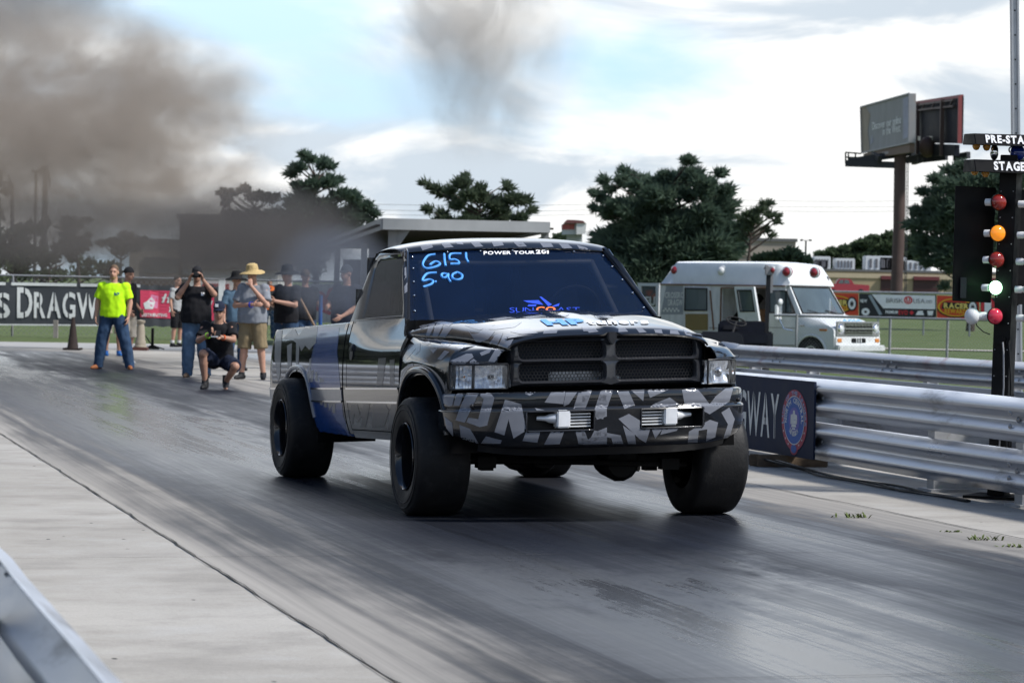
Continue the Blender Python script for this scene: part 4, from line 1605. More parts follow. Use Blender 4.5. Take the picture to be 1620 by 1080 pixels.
class Decal:
    """cuts flat shapes and lays them on the panel that the sight line meets"""
    def __init__(self, ob, off=.0013, M=None):
        self.ob, self.off = ob, off
        self.I = (M or TM).inverted()
        self.t = bvh_of(ob)
        self.o = self.I @ CAM

    def hit(self, px, py):
        d = (self.I.to_3x3() @ ray(px, py)).normalized()
        h = self.t.ray_cast(self.o, d)
        if h[0] is None:
            return None
        nn = h[1] if h[1].dot(d) < 0 else -h[1]
        return h[0] + nn * self.off

    def shape(self, mb, vs, fs, ml=4.0):
        vs, fs = subdiv2d(vs, fs, ml)
        P = [self.hit(*p) for p in vs]
        ok = [f for f in fs if all(P[i] is not None for i in f)]
        ok = [f for f in ok if max((P[f[i]] - P[f[i - 1]]).length for i in range(3)) < .35]
        used = {}
        for f in ok:
            for i in f:
                used.setdefault(i, len(used))
        mb.add([P[i] for i in used], [tuple(used[i] for i in f) for f in ok])

    def polys(self, mb, L, fx, grow=1.0):
        for p in L:
            if grow != 1:
                cx, cy = sum(q[0] for q in p) / len(p), sum(q[1] for q in p) / len(p)
                p = [(cx + (q[0] - cx) * grow, cy + (q[1] - cy) * grow) for q in p]
            self.shape(mb, *poly2d([fx(*q) for q in p]))

    def text(self, mb, s, quad, ml=3.0, **kw):       # quad: bl, br, tr, tl in photo pixels
        vs, fs = text2d(s, **kw)
        def q(p):
            a = bil([V((*c, 0)) for c in quad], p[0], p[1])
            return (a.x, a.y)
        self.shape(mb, [q(p) for p in vs], fs, ml)

    def stroke(self, mb, pts, r):
        # smooth hand stroke
        out = []
        n_ = len(pts)
        for i in range(n_ - 1):
            p0, p1, p2, p3 = pts[max(i - 1, 0)], pts[i], pts[i + 1], pts[min(i + 2, n_ - 1)]
            for k in range(5):
                t = k / 5
                out.append(tuple(.5 * (2 * p1[j] + (p2[j] - p0[j]) * t + (2 * p0[j] - 5 * p1[j] + 4 * p2[j] - p3[j]) * t * t + (3 * p1[j] - p0[j] - 3 * p2[j] + p3[j]) * t ** 3) for j in (0, 1)))
        out.append(pts[-1])
        P = [self.hit(*p) for p in out]
        P = [p for p in P if p]
        if len(P) > 1:
            mb.tube(P, r, 6)


Z3 = lambda x, y: (690 + x / 5.144, 490 + y / 5.144)
Z4 = lambda x, y: (920 + x / 5.144, 490 + y / 5.144)
Z7 = lambda x, y: (620 + x / 7.2, 490 + y / 7.2)
Z1 = lambda x, y: (410 + x / 4.5, 480 + y / 4.5)
Z5 = lambda x, y: (640 + x / 7.715, 370 + y / 7.715)
Z6 = lambda x, y: (820 + x / 7.364, 370 + y / 7.364)

D = Decal(BUMP); mb = MB()
D.polys(mb, [[(45, 690), (150, 690), (130, 775), (100, 782), (45, 745)], [(165, 690), (200, 675), (225, 680), (190, 775), (145, 775)],
             [(165, 890), (235, 908), (300, 770), (345, 675), (255, 672), (200, 790)],
             [(385, 672), (430, 675), (468, 720), (412, 930), (355, 942), (255, 905), (270, 870), (345, 882), (385, 730), (360, 705), (365, 675)],
             [(480, 985), (560, 740), (602, 748), (590, 880), (555, 1010)], [(600, 748), (690, 775), (728, 975), (630, 1035), (595, 900)],
             [(195, 940), (275, 970), (340, 1080), (210, 1090)], [(410, 1030), (530, 1060), (520, 1085), (370, 1085)],
             [(745, 965), (850, 970), (820, 1075), (708, 1062)], [(860, 960), (1045, 960), (1000, 1085), (880, 1090), (935, 990), (870, 985)],
             [(690, 665), (820, 665), (760, 697)], [(945, 662), (1050, 662), (1030, 762), (888, 750)],
             [(1060, 662), (1150, 662), (1080, 762), (1040, 782), (1040, 760)], [(1165, 662), (1262, 662), (1212, 800), (1120, 800)],
             [(1340, 662), (1385, 662), (1385, 860), (1310, 885), (1285, 830)], [(805, 800), (880, 815), (820, 818)], [(70, 870), (130, 920), (140, 1030), (85, 960)],
             [(1130, 960), (1185, 965), (1250, 1085), (1160, 1085)], [(1320, 985), (1385, 960), (1385, 1085), (1200, 1090)]], Z3, 1.07)
D.polys(mb, [[(0, 660), (80, 655), (40, 745), (0, 745)], [(165, 655), (255, 650), (215, 770), (175, 880), (100, 862), (130, 750)],
             [(290, 655), (375, 650), (430, 770), (350, 800)], [(395, 645), (510, 640), (500, 737)], [(535, 645), (720, 640), (560, 712)],
             [(600, 760), (715, 715), (790, 770), (680, 787), (565, 790)],
             [(830, 655), (940, 640), (985, 690), (1040, 762), (1090, 700), (1160, 645), (1222, 635), (1190, 745), (1040, 840), (930, 780), (850, 762)],
             [(310, 890), (390, 852), (520, 930), (560, 942), (520, 1072), (470, 1042)], [(340, 945), (430, 1010), (440, 1085), (380, 1085)],
             [(565, 950), (660, 962), (600, 1042)], [(670, 950), (800, 932), (770, 982), (645, 1012)],
             [(880, 990), (930, 960), (1040, 900), (1102, 920), (1080, 1032), (1010, 1062), (1020, 972), (955, 982), (945, 1085), (870, 1085)],
             [(1140, 840), (1200, 802), (1242, 890), (1200, 1042), (1150, 1052), (1190, 930)],
             [(0, 960), (20, 975), (60, 1085), (0, 1085)], [(110, 985), (310, 1022), (330, 1085), (250, 1085), (240, 1042), (150, 1032), (100, 1085), (60, 1085)]], Z4, 1.07)
T('wrap_lettering', mb, GREYW, BUMP, body=False, smooth=40)

D = Decal(HOOD); mb = MB()
D.polys(mb, [[(300, 180), (450, 160), (335, 222)], [(430, 160), (495, 155), (430, 300), (385, 298)], [(505, 160), (590, 170), (520, 305), (462, 300)],
             [(600, 190), (690, 205), (610, 312), (540, 305)], [(852, 215), (905, 275), (985, 270), (1050, 210), (1175, 245), (1095, 340), (1000, 372), (960, 366)],
             [(1110, 380), (1180, 285), (1268, 260), (1190, 422), (1130, 402)], [(1210, 410), (1272, 290), (1345, 265), (1400, 310), (1330, 435)],
             [(830, 180), (1000, 160), (1180, 172), (1000, 232), (900, 205)], [(250, 170), (300, 130), (360, 135), (300, 170)],
             [(560, 130), (700, 150), (650, 192), (480, 142)], [(330, 110), (480, 90), (520, 105), (380, 125)]], Z7)
D.polys(mb, [[(350, 155), (560, 110), (700, 100), (640, 142), (480, 162)], [(600, 180), (760, 150), (830, 190), (700, 200)], [(880, 160), (990, 165), (980, 190), (870, 195)],
             [(1180, 140), (1290, 140), (1310, 172), (1200, 175)], [(420, 78), (560, 58), (640, 65), (500, 88)], [(700, 60), (850, 40), (900, 52), (760, 72)],
             [(950, 40), (1100, 35), (1050, 55)], [(560, 205), (680, 200), (640, 225), (570, 240)]], Z3)
D.polys(mb, [[(40, 160), (100, 150), (140, 178), (60, 188)], [(300, 150), (350, 145), (380, 178), (300, 182)], [(440, 150), (490, 150), (530, 182), (470, 187)],
             [(590, 160), (650, 160), (660, 192), (600, 187)], [(720, 165), (780, 170), (800, 200), (720, 195)], [(100, 50), (220, 45), (260, 65), (120, 70)], [(820, 150), (880, 165), (900, 215), (850, 205)]], Z4)
T('wrap_lettering', mb, GREYW, HOOD, body=False, smooth=40)
D.off = .005
mb = MB()
D.text(mb, 'HP', [(866, 515.6), (931, 513.6), (920, 504.6), (853, 506)], off=.06, ml=2)
T('blue_lettering', mb, BRIGHTB, HOOD, body=False, smooth=40)
mb = MB()
D.text(mb, 'tuners', [(929.5, 514), (1027, 513.2), (1024, 506.2), (926, 506.6)], off=.045, ml=2)
T('white_lettering', mb, WHITEV, HOOD, body=False, smooth=40)

D = Decal(WING); mb = MB()
D.polys(mb, [[(200, 400), (330, 380), (320, 470), (262, 520), (275, 440), (165, 570), (120, 560)], [(440, 452), (525, 440), (470, 497)],
             [(520, 560), (600, 462), (655, 480), (560, 572)], [(672, 580), (850, 500), (912, 500), (932, 540), (820, 622), (690, 625)],
             [(885, 592), (930, 556), (1000, 612), (900, 628)], [(1000, 490), (1150, 432), (1112, 490), (1022, 525)], [(1092, 600), (1190, 432), (1300, 520), (1280, 575), (1200, 592)],
             [(340, 372), (420, 360), (445, 380), (400, 402)], [(560, 380), (680, 390), (640, 420), (540, 410)], [(180, 620), (240, 610), (250, 640), (180, 650)],
             [(720, 420), (820, 400), (850, 430), (760, 450)], [(300, 580), (380, 560), (420, 590), (330, 610)]], Z7)
T('wrap_lettering', mb, GREYW, WING, body=False, smooth=40)

D = Decal(ROOF); mb = MB()
D.polys(mb, [[(190, 150), (320, 110), (350, 165), (220, 202)], [(440, 115), (530, 100), (600, 162), (490, 172)], [(620, 100), (700, 95), (720, 130), (640, 125)], [(800, 100), (900, 95), (962, 155), (860, 162)],
             [(1060, 95), (1190, 95), (1212, 140), (1090, 156)], [(1320, 95), (1420, 95), (1482, 152), (1380, 152)]], Z5)
D.polys(mb, [[(0, 100), (50, 95), (100, 147), (0, 152)], [(250, 105), (380, 110), (412, 152), (290, 157)], [(470, 115), (580, 120), (632, 167), (520, 172)], [(680, 130), (790, 160), (832, 192), (720, 187)]], Z6)
T('wrap_lettering', mb, GREYW, ROOF, body=False, smooth=40)

D = Decal(APIL); mb = MB()
D.polys(mb, [[(20, 150), (60, 200), (10, 330), (0, 330), (0, 180)], [(60, 360), (68, 470), (0, 560), (0, 420)], [(0, 640), (66, 540), (66, 680), (0, 730)], [(30, 780), (66, 730), (66, 860), (40, 850)]], Z5)
T('wrap_lettering', mb, GREYW, APIL, body=False, smooth=40)

D = Decal(WS, .003); mb = MB()
for st in ([(375, 255), (285, 272), (228, 345), (225, 400), (270, 428), (360, 412), (425, 382), (420, 355), (370, 345), (318, 375), (312, 390)],
           [(482, 250), (488, 330), (500, 398)], [(692, 246), (560, 252), (551, 318), (612, 320), (660, 345), (650, 370), (560, 372)], [(748, 240), (752, 300), (778, 352)],
           [(392, 478), (270, 492), (215, 576), (300, 562), (347, 582), (320, 620), (228, 652)], [(370, 588), (392, 588)],
           [(528, 500), (475, 488), (446, 510), (470, 540), (512, 530), (532, 495), (530, 540), (560, 592)],
           [(640, 474), (585, 500), (585, 545), (640, 565), (695, 545), (695, 500), (640, 474)]):
    D.stroke(mb, [Z5(*p) for p in st], .0092)
T('blue_handwriting', mb, mat('window paint blue', (.10, .36, .82), .7, var=.15, scale=20), WS, body=False, smooth=60)
mb = MB(); D.text(mb, 'POWER TOUR', [(765, 403.5), (846, 402.2), (846, 397.2), (765, 397.8)], off=.03, ml=3); D.text(mb, '201', [(847.5, 402.2), (868, 402), (868, 394.8), (847.5, 395)], off=.05, ml=3)
T('white_lettering', mb, WHITEV, WS, body=False, smooth=0)
BV = mat('royal blue vinyl', (.03, .08, .62), .4)
mb = MB()
D.polys(mb, [[(55, 780), (235, 775), (292, 830), (110, 802)], [(245, 735), (268, 735), (390, 825), (350, 847)], [(120, 825), (212, 825), (200, 847), (105, 847)], [(390, 845), (480, 810), (470, 842), (425, 850)]], Z6)
D.text(mb, 'SUN', [(806, 494.6), (844, 494), (844, 486.5), (806, 487)], off=-.01, ml=3)
D.text(mb, 'AST', [(881, 493.6), (917, 494), (917, 486.5), (881, 486.5)], off=-.01, ml=3)
T('blue_logo', mb, BV, WS, body=False, smooth=0)
mb = MB(); D.text(mb, 'CO', [(848, 494), (879, 493.6), (879, 485.5), (848, 485.5)], off=.03, ml=3)
T('orange_lettering', mb, mat('orange vinyl', (.80, .20, .06), .4), WS, body=False, smooth=0)

D = Decal(BED); mb = MB()
D.polys(mb, [[(418, 165), (572, 172), (556, 350), (578, 575), (600, 800), (640, 900), (715, 945), (520, 940), (420, 905), (375, 850), (345, 760), (332, 580), (325, 520), (372, 385)]], Z1)
T('blue_wrap_panel', mb, BLUEW, BED, body=False, smooth=40)
D.off = .0022; mb = MB()
D.polys(mb, [[(120, 200), (165, 190), (150, 520), (135, 560), (110, 380)], [(200, 300), (235, 280), (230, 450), (205, 470)], [(170, 250), (250, 170), (280, 230), (330, 165), (420, 165), (405, 280), (360, 330), (330, 300), (300, 340), (290, 300), (240, 260)],
             [(265, 270), (290, 280), (280, 470), (262, 470)], [(330, 520), (350, 480), (360, 395), (375, 385), (360, 560), (345, 570)], [(370, 480), (390, 470), (385, 555), (365, 560)],
             [(400, 495), (415, 480), (420, 555), (398, 555)], [(430, 520), (470, 552), (430, 562)], [(405, 680), (422, 680), (422, 702), (400, 697)], [(435, 672), (457, 672), (452, 722), (435, 717)],
             [(465, 680), (487, 690), (482, 742), (462, 732)], [(490, 690), (547, 680), (542, 782), (520, 772), (527, 712), (500, 762)], [(85, 190), (110, 185), (95, 300), (70, 330)]], Z1)
T('wrap_lettering', mb, mat('grey bed wrap', (.17, .175, .185), .32, .0, var=.1, coat=.3), BED, body=False, smooth=40)
D = Decal(DOOR); mb = MB()
D.polys(mb, [[(655, 720), (700, 715), (720, 800), (745, 715), (790, 712), (760, 880), (725, 880), (735, 800), (700, 850), (680, 780), (670, 860), (640, 850)], [(810, 715), (900, 715), (925, 760), (890, 880), (800, 885)], [(940, 715), (985, 720), (960, 900), (915, 895)]], Z1)
D.polys(mb, [[(850, 390), (905, 385), (880, 580), (835, 585)], [(930, 400), (965, 395), (960, 580), (930, 585)], [(640, 130), (690, 130), (640, 200)]], Z1)
T('wrap_lettering', mb, mat('dark grey wrap', (.035, .036, .04), .3, .0, var=.1, coat=.4), DOOR, body=False, smooth=40)
# ------------------------------------------------------------------ starting lights
BLACKP = mat('black painted steel', (.006, .006, .0065), .5, spec=.14, var=.3, scale=8, rvar=.3)
PORC = mat('white porcelain', (.62, .63, .63), .35, var=.1)
def bulb_glass(nm, c, e=None):
    return mat(nm, c, .12, var=.12, scale=12, coat=.6, emit=e)
RB, AB, GB = bulb_glass('red lens', (.22, .018, .012)), bulb_glass('amber lens', (.75, .20, .01), ((1, .32, .02), .35)), bulb_glass('green lens', (.3, .8, .4), ((.45, 1, .55), 4.0))
YB, BB, PB = bulb_glass('amber bulb', (.45, .20, .02)), bulb_glass('blue dome', (.01, .03, .22)), bulb_glass('pink lens', (.55, .03, .06))
YT = 19.3
kx = lambda px, py, dy=0.0: at(px, py, YT + dy)
base = at(1583, 620, YT)
tree = thing('starting_light_tree', 'black drag strip starting light tree with one green light lit behind the guard rail', 'starting light', (base.x, base.y, 0), R(-28))
def TT(nm, mb, m, parent=None, **kw):
    inv = tree.matrix_basis.inverted()
    mb.map(lambda p: inv @ p)
    return mb.build(nm, m, parent or tree, **kw)
lean = V((math.tan(R(1.0)), 0, 1)).normalized()
def along(z):
    return V((base.x, base.y, 0)) + lean * z
M28 = Matrix.Rotation(R(-28), 3, 'Z')
mb = MB(); mb.beam(along(.02), along(2.46), .125, .145, M28 @ V((0, 1, 0))); TT('pole', mb, BLACKP, bevel=.004)
mb = MB(); mb.box(along(.012), (.4, .4, .02), R(-28)); TT('base_plate', mb, BLACKP)
mb = MB(); 
for z in lin(.5, 2.2, 10):
    for sx in (-.045, .045):
        mb.ball(along(z) + M28 @ V((sx, -.075, 0)), .005, 6, 4)
TT('rivets', mb, BOLT, smooth=60)
# side boards
def board(pts, th=.012):
    q = [kx(*p) for p in pts]
    n_ = (q[1] - q[0]).cross(q[3] - q[0]).normalized()
    mb = MB(); mb.prism([0, 1, 2, 3] and [(0, 0), (1, 0), (1, 1), (0, 1)], lambda u, v: bil(q, u, v), lambda u, v: bil(q, u, v) - n_ * th)
    return mb
TT('backing_board', board([(1507, 476, .06), (1568, 479, .12), (1576, 297, .12), (1512, 294, .06)]), BLACKP, bevel=.003)
TT('backing_board', board([(1600, 481, .12), (1662, 483, .2), (1668, 303, .2), (1606, 300, .12)]), BLACKP, bevel=.003)
mb = MB(); q = kx(1524, 455, .05); mb.box(q, (.045, .008, .15), 0); TT('slot_cover', mb, mat('slot grey', (.03, .033, .036), .6), bevel=.002)
def lamp(px, py, sx, r, m, label, dy=-.08):
    """socket from px+sx to the lens at px"""
    a, b = kx(px + sx, py, dy), kx(px, py, dy - .05)
    d = (b - a).normalized()
    mb = MB(); mb.tube([a - d * .01, a + d * .03, a + d * .045, b - d * .03], [.026, .026, .020, .030], 14); s = TT('socket', mb, PORC, smooth=40)
    axis = V((-.05, -1, .02)).normalized().lerp(d, .25).normalized()
    rot = V((0, 0, 1)).rotation_difference(axis).to_matrix()
    mb = MB(); mb.lathe([(.02, -.075), (.03, -.06), (r * .95, -.012), (r, 0), (r * .98, .008), (r * .8, .022), (r * .45, .032), (0, .036)], 24)
    mb.map(lambda p: b + rot @ p)
    l_ = TT('lens', mb, m, s, smooth=50)
    l_['label'] = label
    mb = MB(); mb.lathe([(r * .985, -.012), (r * 1.04, -.004), (r * 1.04, .004), (r * .99, .010)], 24); mb.map(lambda p: b + rot @ p); TT('lens_rim', mb, BLACKP, s, smooth=50)
    return s
for i, (py, m, nm) in enumerate(((320, RB, 'unlit dark red lens at the top'), (369, AB, 'orange amber lens second from the top'), (411, RB, 'unlit dark red lens above the green one'), (455, GB, 'lit bright green lens'))):
    lamp(1580 - i * 1.8, py, -18, .058 if i < 3 else .050, m, nm)
    lamp(1638 - i * 1.8, py + 3, -24, .058, RB, 'lens of the right hand row')
lamp(1574, 500, -22, .058, PB, 'pink red lens under the boards')
lamp(1633, 503, -22, .058, PB, 'pink red lens of the right hand row')
mb = MB(); a = kx(1538, 500, -.08); mb.ball(a, (.055, .055, .06), 16, 10); mb.tube([a, kx(1560, 500, -.08)], [.032, .030], 12); TT('reflector_cup', mb, PORC, smooth=60)
mb = MB(); mb.tube([kx(1543, 508, -.08), kx(1546, 516, -.06), kx(1556, 525, -.03), kx(1566, 529, 0)], .004, 5); TT('wire', mb, BLACKP, smooth=60)
# hoods with writing
def hood(py0, py1, dz, word, wbox):
    P0 = [kx(1541, py0, -.16), kx(1541 + 100, py0 + 3, -.16), kx(1641, py1 + 4, -.20), kx(1544, py1, -.20)]
    B0 = [kx(1525, py0 + 1, .10), kx(1660, py0 + 5, .16), kx(1662, py1 + 5, .18), kx(1523, py1 + 1, .12)]
    mb = MB()
    mb.add(P0 + B0, [(0, 1, 2, 3), (0, 4, 5, 1), (4, 0, 3, 7), (1, 5, 6, 2), (5, 4, 7, 6)])
    h = TT('hood', mb, BLACKP, bevel=.004, solid=.004)
    q = [P0[3], P0[2], P0[1], P0[0]]
    sg = Sign(q)
    mb = MB(); sg.text(mb, word, wbox, .006, off=.045); TT('lettering', mb, WHITEV, h, smooth=0)
    return h
hood(211, 228, 0, 'PRE-STAGE', (.17, .12, .98, .86))
hood(252, 271, 0, 'STAGE', (.30, .12, .80, .86))
for (px, py, r) in ((1544.5, 231, .029), (1561, 232, .029), (1542, 271, .029), (1559, 274, .029)):
    c = kx(px, py, -.06)
    mb = MB(); mb.lathe([(.0, -r * 1.1), (r * .6, -r * .9), (r, -r * .15), (r * .95, r * .3), (r * .6, r * 1.0), (r * .42, r * 1.5), (r * .42, r * 1.9)], 18, c); TT('bulb', mb, YB, smooth=70)
for px, py, m in ((1610, 242, BB), (1573, 241, CHROME)):
    c = kx(px, py, -.04); mb = MB(); mb.ball(c, (.055 if m is BB else .03, .05, .058), 18, 12); TT('dome', mb, m, smooth=80)
mb = MB(); c = along(2.50); mb.tube([c + V((.022 * math.cos(a), 0, .022 * math.sin(a))) for a in lin(0, 6.283, 17)], .006, 6); TT('lifting_eye', mb, BOLT, smooth=60)
mb = MB(); mb.box(along(1.13) + M28 @ V((.0, -.085, 0)), (.07, .03, .05), R(-28)); mb.box(along(1.12) + M28 @ V((.055, -.085, 0)), (.028, .03, .028), R(-28)); TT('power_socket', mb, BLACKP, bevel=.004)
for k, (m, o) in enumerate(((mat('grey cable', (.3, .3, .3), .5), .02), (BLACKP, .062))):
    mb = MB(); mb.tube([along(1.12) + M28 @ V((o, -.10, 0)), along(1.05) + M28 @ V((o + .015, -.12, 0)), along(.8) + M28 @ V((o + .02 + .01 * k, -.10, 0)), along(.5) + M28 @ V((o + .005 + .02 * k, -.095, 0)), along(.1) + M28 @ V((o + .05 * k, -.095, 0))], .006, 6); TT('power_lead', mb, m, smooth=60)

# ------------------------------------------------------------------ lamp post behind
p0, p1 = at(1613, 575, 33), at(1603, -160, 33)
p0.z = -.05
lp_ = thing('steel_post', 'tall pale grey steel post at the right edge behind the starting lights', 'post', (p0.x, p0.y, 0))
mb = MB(); mb.beam(p0, p1, .10, .07, (0, 1, 0)); mb.beam(p0 + V((-.036, -.05, 0)), p1 + V((-.036, -.05, 0)), .022, .03, (0, 1, 0)); mb.beam(p0 + V((.036, -.05, 0)), p1 + V((.036, -.05, 0)), .022, .03, (0, 1, 0))
mb.build('channel', mat('pale galvanised', (.42, .43, .44), .45, .5, var=.12), lp_, world=True)
mb = MB()
for z in lin(.8, 5.0, 15):
    c = p0.lerp(p1, (z - p0.z) / (p1.z - p0.z)); mb.lathe([(0, -.002), (.011, -.002), (.011, .002)], 8, c + V((0, -.038, 0)), 'Y')
mb.build('bolt_holes', VOID, lp_, world=True)

# ------------------------------------------------------------------ ambulance
VY = 66.4
VA = R(49)                    # angle between its nose and the sight line
c = at(1319, 560, VY)
gz = -.24
vo = V((c.x, c.y, gz))        # nearest front corner on the ground
van = thing('ambulance', 'old white raised roof ambulance van with open side and rear doors behind the rails', 'ambulance', vo, math.atan2(-math.cos(VA), math.sin(VA)))
VI = van.matrix_basis.inverted()
VM = van.matrix_basis
# local: x forward from the front corner, y = 0 on the near side, +y across to the far side
WV = 2.02
def vside(px, py, y=0.0):
    o, d = VI @ CAM, VI.to_3x3() @ ray(px, py)
    k = (y - o.y) / d.y
    p = o + d * k
    return p
def vfront(px, py, x=0.0):
    o, d = VI @ CAM, VI.to_3x3() @ ray(px, py)
    return o + d * ((x - o.x) / d.x)
ZV = lambda x, y: (1000 + x / 3.857, 400 + y / 3.857)
def S_(x, y, yy=0.0):
    p = vside(*ZV(x, y), yy)
    return (p.x, p.z)
WHITE = mat('aged white paint', (.66, .68, .68), .38, var=.07, scale=2.5, dirt=((.50, .49, .46), .60, 3), coat=.2)
WHITE2 = mat('streaked white paint', (.55, .56, .56), .45, var=.2, scale=3, stretch=(3, 3, .6), dirt=((.24, .18, .14), .66, 5))
RUBBERB = mat('black rubber', (.015, .015, .016), .7, var=.3)
VGL = mat('van glass', (.09, .12, .13), .06, var=.2, scale=2, spec=.8, trans=.25)
RUST = mat('rusty seam', (.16, .09, .055), .8, var=.4, scale=12)
TAN = mat('tan mesh panel', (.22, .17, .075), .7, var=.25, scale=16)
# outline of the near side in local metres, from the traced shape
lowz, roofz = .42, 2.62
xr = S_(168, 375)[0]
xtl = S_(238, 72)[0]
beltz = S_(1020, 372)[1]
def side_poly():
    nose_top = S_(1225, 450)
    ws_b = S_(1030, 372)
    ws_t = S_(975, 220)
    return nose_top, ws_b, ws_t
nt_, wb_, wt_ = side_poly()
LEN = -xr + .0
# body in three lofts: box section, cab nose
def loft(name, secs, m, parent, closed=True, **kw):
    """secs: list of (x, [(y,z)...])"""
    mb = MB(); k = len(secs[0][1])
    vs = [V((x if not isinstance(x, (list, tuple)) else x[i], y, z)) for x, pr in secs for i, (y, z) in enumerate(pr)]
    fs = [(a * k + i, a * k + (i + 1) % k, (a + 1) * k + (i + 1) % k, (a + 1) * k + i) for a in range(len(secs) - 1) for i in range(k)]
    fs += [tuple(range(k - 1, -1, -1)), tuple(range((len(secs) - 1) * k, len(secs) * k))]
    mb.add(vs, fs)
    return mb.build(name, m, parent, **kw)
zcap = S_(860, 200)[1]        # foot of the raised roof
W2 = WV
# lower body: side wall strips round the door opening
xo0, xo1 = S_(545, 300)[0], S_(835, 300)[0]      # opening
zo0, zo1 = S_(690, 470)[1], S_(690, 212)[1]
def wall(x0, x1, z0, z1, y=0.0, th=.04):
    mb = MB(); mb.box(((x0 + x1) / 2, y + th / 2, (z0 + z1) / 2), (x1 - x0, th, z1 - z0)); return mb
mb = MB()
for (a, b_, z0, z1) in ((xr, xo0, lowz, zcap), (xo1, wt_[0] - .2, lowz, zcap), (wt_[0] - .2, wb_[0] - .1, lowz, beltz), (xo0, xo1, lowz, .62), (xo0, xo1, zo1, zcap)):
    mb.box(((a + b_) / 2, .03, (z0 + z1) / 2), (b_ - a, .06, z1 - z0))
mb.box(((xr + wt_[0] - .2) / 2, W2 - .03, (lowz + zcap) / 2), (wt_[0] - .2 - xr, .06, zcap - lowz))
mb.box(((wt_[0] - .2 + wb_[0] - .1) / 2, W2 - .03, (lowz + beltz) / 2), (wb_[0] - wt_[0] + .1, .06, beltz - lowz))
mb.box(((xr + wb_[0]) / 2, W2 / 2, .5), (wb_[0] - xr - .3, W2 - .1, .06))
body = mb.build('body_side', WHITE2, van, smooth=0)
# far interior wall and clutter
mb = MB(); mb.box(((xo0 + xo1) / 2, W2 - .2, 1.4), (2.6, .05, 1.8)); mb.build('interior_lining', mat('van lining', (.22, .2, .2), .8, var=.2), van)
mb = MB(); mb.box((xo0 + .55, .7, 1.05), (.75, .5, .75)); tag(mb.build('carton', mat('brown cardboard', (.28, .15, .075), .8, var=.15), van, bevel=.01), None, None) if False else mb.build('cabinet', mat('brown cardboard', (.28, .15, .075), .8, var=.15), van, bevel=.01)
mb = MB(); mb.tube([(xo0 + .1, .3, .95), (xo0 + .45, .35, 1.35), (xo0 + .95, .4, 1.75)], [.16, .13, .10], 10); mb.build('dark_bag', VOID, van, smooth=60)
# raised roof cap
fx0 = S_(1175, 90, W2 * .1)[0]
def rsec(x, ins, top, base):
    pr = [(0.0, base), (0.02, base + .02), (ins * .5, lerp(base, top, .75)), (ins, top - .03), (ins + .10, top), (W2 / 2, top + .03), (W2 - ins - .10, top), (W2 - ins, top - .03), (W2 - ins * .5, lerp(base, top, .75)), (W2 - .02, base + .02), (W2, base)]
    return (x, pr)
roof = loft('raised_roof', [rsec(xr - .02, .16, zcap + .05, zcap - .02), rsec(xtl - .02, .14, roofz - .10, zcap - .02), rsec(xtl + .08, .12, roofz, zcap - .02), rsec(-2.35, .12, roofz - .0, zcap - .02), rsec(-1.85, .13, roofz - .02, zcap - .02), rsec(-1.68, .15, roofz - .06, zcap), rsec(-1.52, .16, roofz - .26, zcap + .0), rsec(-1.40, .12, zcap + .10, zcap + .02)], WHITE, van, smooth=35)
mb = MB(); mb.box(((xr - 1.5) / 2, -.012, zcap - .005), (-1.5 - xr, .03, .035)); mb.build('gutter', RUST, roof, smooth=0)
# cab: nose loft
zb = beltz
def nsec(x, top, ins, low=lowz):
    return (x, [(0.01, low), (0.0, .62), (-.012, .95), (0.01, lerp(.95, top, .8)), (ins, top), (W2 / 2, top + .035), (W2 - ins, top), (W2 - .01, lerp(.95, top, .8)), (W2 + .012, .95), (W2, .62), (W2 - .01, low)])
znose = nt_[1]
nose = loft('nose', [nsec(wb_[0] - .35, zb, .06), nsec(wb_[0], zb, .06), nsec(-.45, lerp(zb, znose, .45), .08), nsec(-.12, znose + .02, .10), nsec(-.02, znose - .05, .12), nsec(0, znose - .12, .13)], WHITE, van, smooth=40)
D = Decal(nose, .004, VM); mb = MB(); D.text(mb, 'RESCUE 1', [(1333, 515.6), (1382, 517), (1381, 506), (1334.5, 505)], off=.02, ml=4)
mb.build('blue_lettering', mat('faded blue paint', (.12, .40, .62), .6), nose, smooth=0)
# windscreen and cab glass
wt = wt_[0] - .13
A_, B_ = V((wb_[0] - .02, .10, zb + .02)), V((wb_[0] - .02, W2 - .10, zb + .02))
C_, D_ = V((wt - .02, W2 - .17, zcap - .02)), V((wt - .02, .17, zcap - .02))
mb = MB(); mb.grid(lambda u, v: bil([A_, B_, C_, D_], u, v) + V((.10 * (1 - (2 * u - 1) ** 2), 0, 0)), lin(0, 1, 12), lin(0, 1, 5)); mb.build('windscreen', VGL, van, smooth=80)
mb = MB()
mb.tube([bil([A_, B_, C_, D_], u, v) + V((.10 * (1 - (2 * u - 1) ** 2) + .01, 0, 0)) for u, v in [(0, 0)] + [(u, 0) for u in lin(.1, .9, 9)] + [(1, 0), (1, 1)] + [(u, 1) for u in lin(.9, .1, 9)] + [(0, 1), (0, 0)]], .02, 6)
mb.build('windscreen_seal', RUBBERB, van, smooth=60)
mb = MB()
for u in (.28, .72):
    mb.beam(bil([A_, B_, C_, D_], u, .0) + V((.10, 0, .02)), bil([A_, B_, C_, D_], u - .22, .07) + V((.10, 0, .03)), .02, .02)
mb.build('wiper', RUBBERB, van)
for y, s in ((0.0, 1), (W2, -1)):
    q = [(wb_[0] - .02, zb), (wt - .02, zcap), (wt - .16, zcap), (wb_[0] - .16, zb)]
    mb = MB(); mb.prism(q, lambda x, z: V((x, y + s * (.02 + .09 * (z - zb) / (zcap - zb)), z)), lambda x, z: V((x, y + s * (.10 + .09 * (z - zb) / (zcap - zb)), z))); mb.build('pillar', WHITE, van, smooth=0)
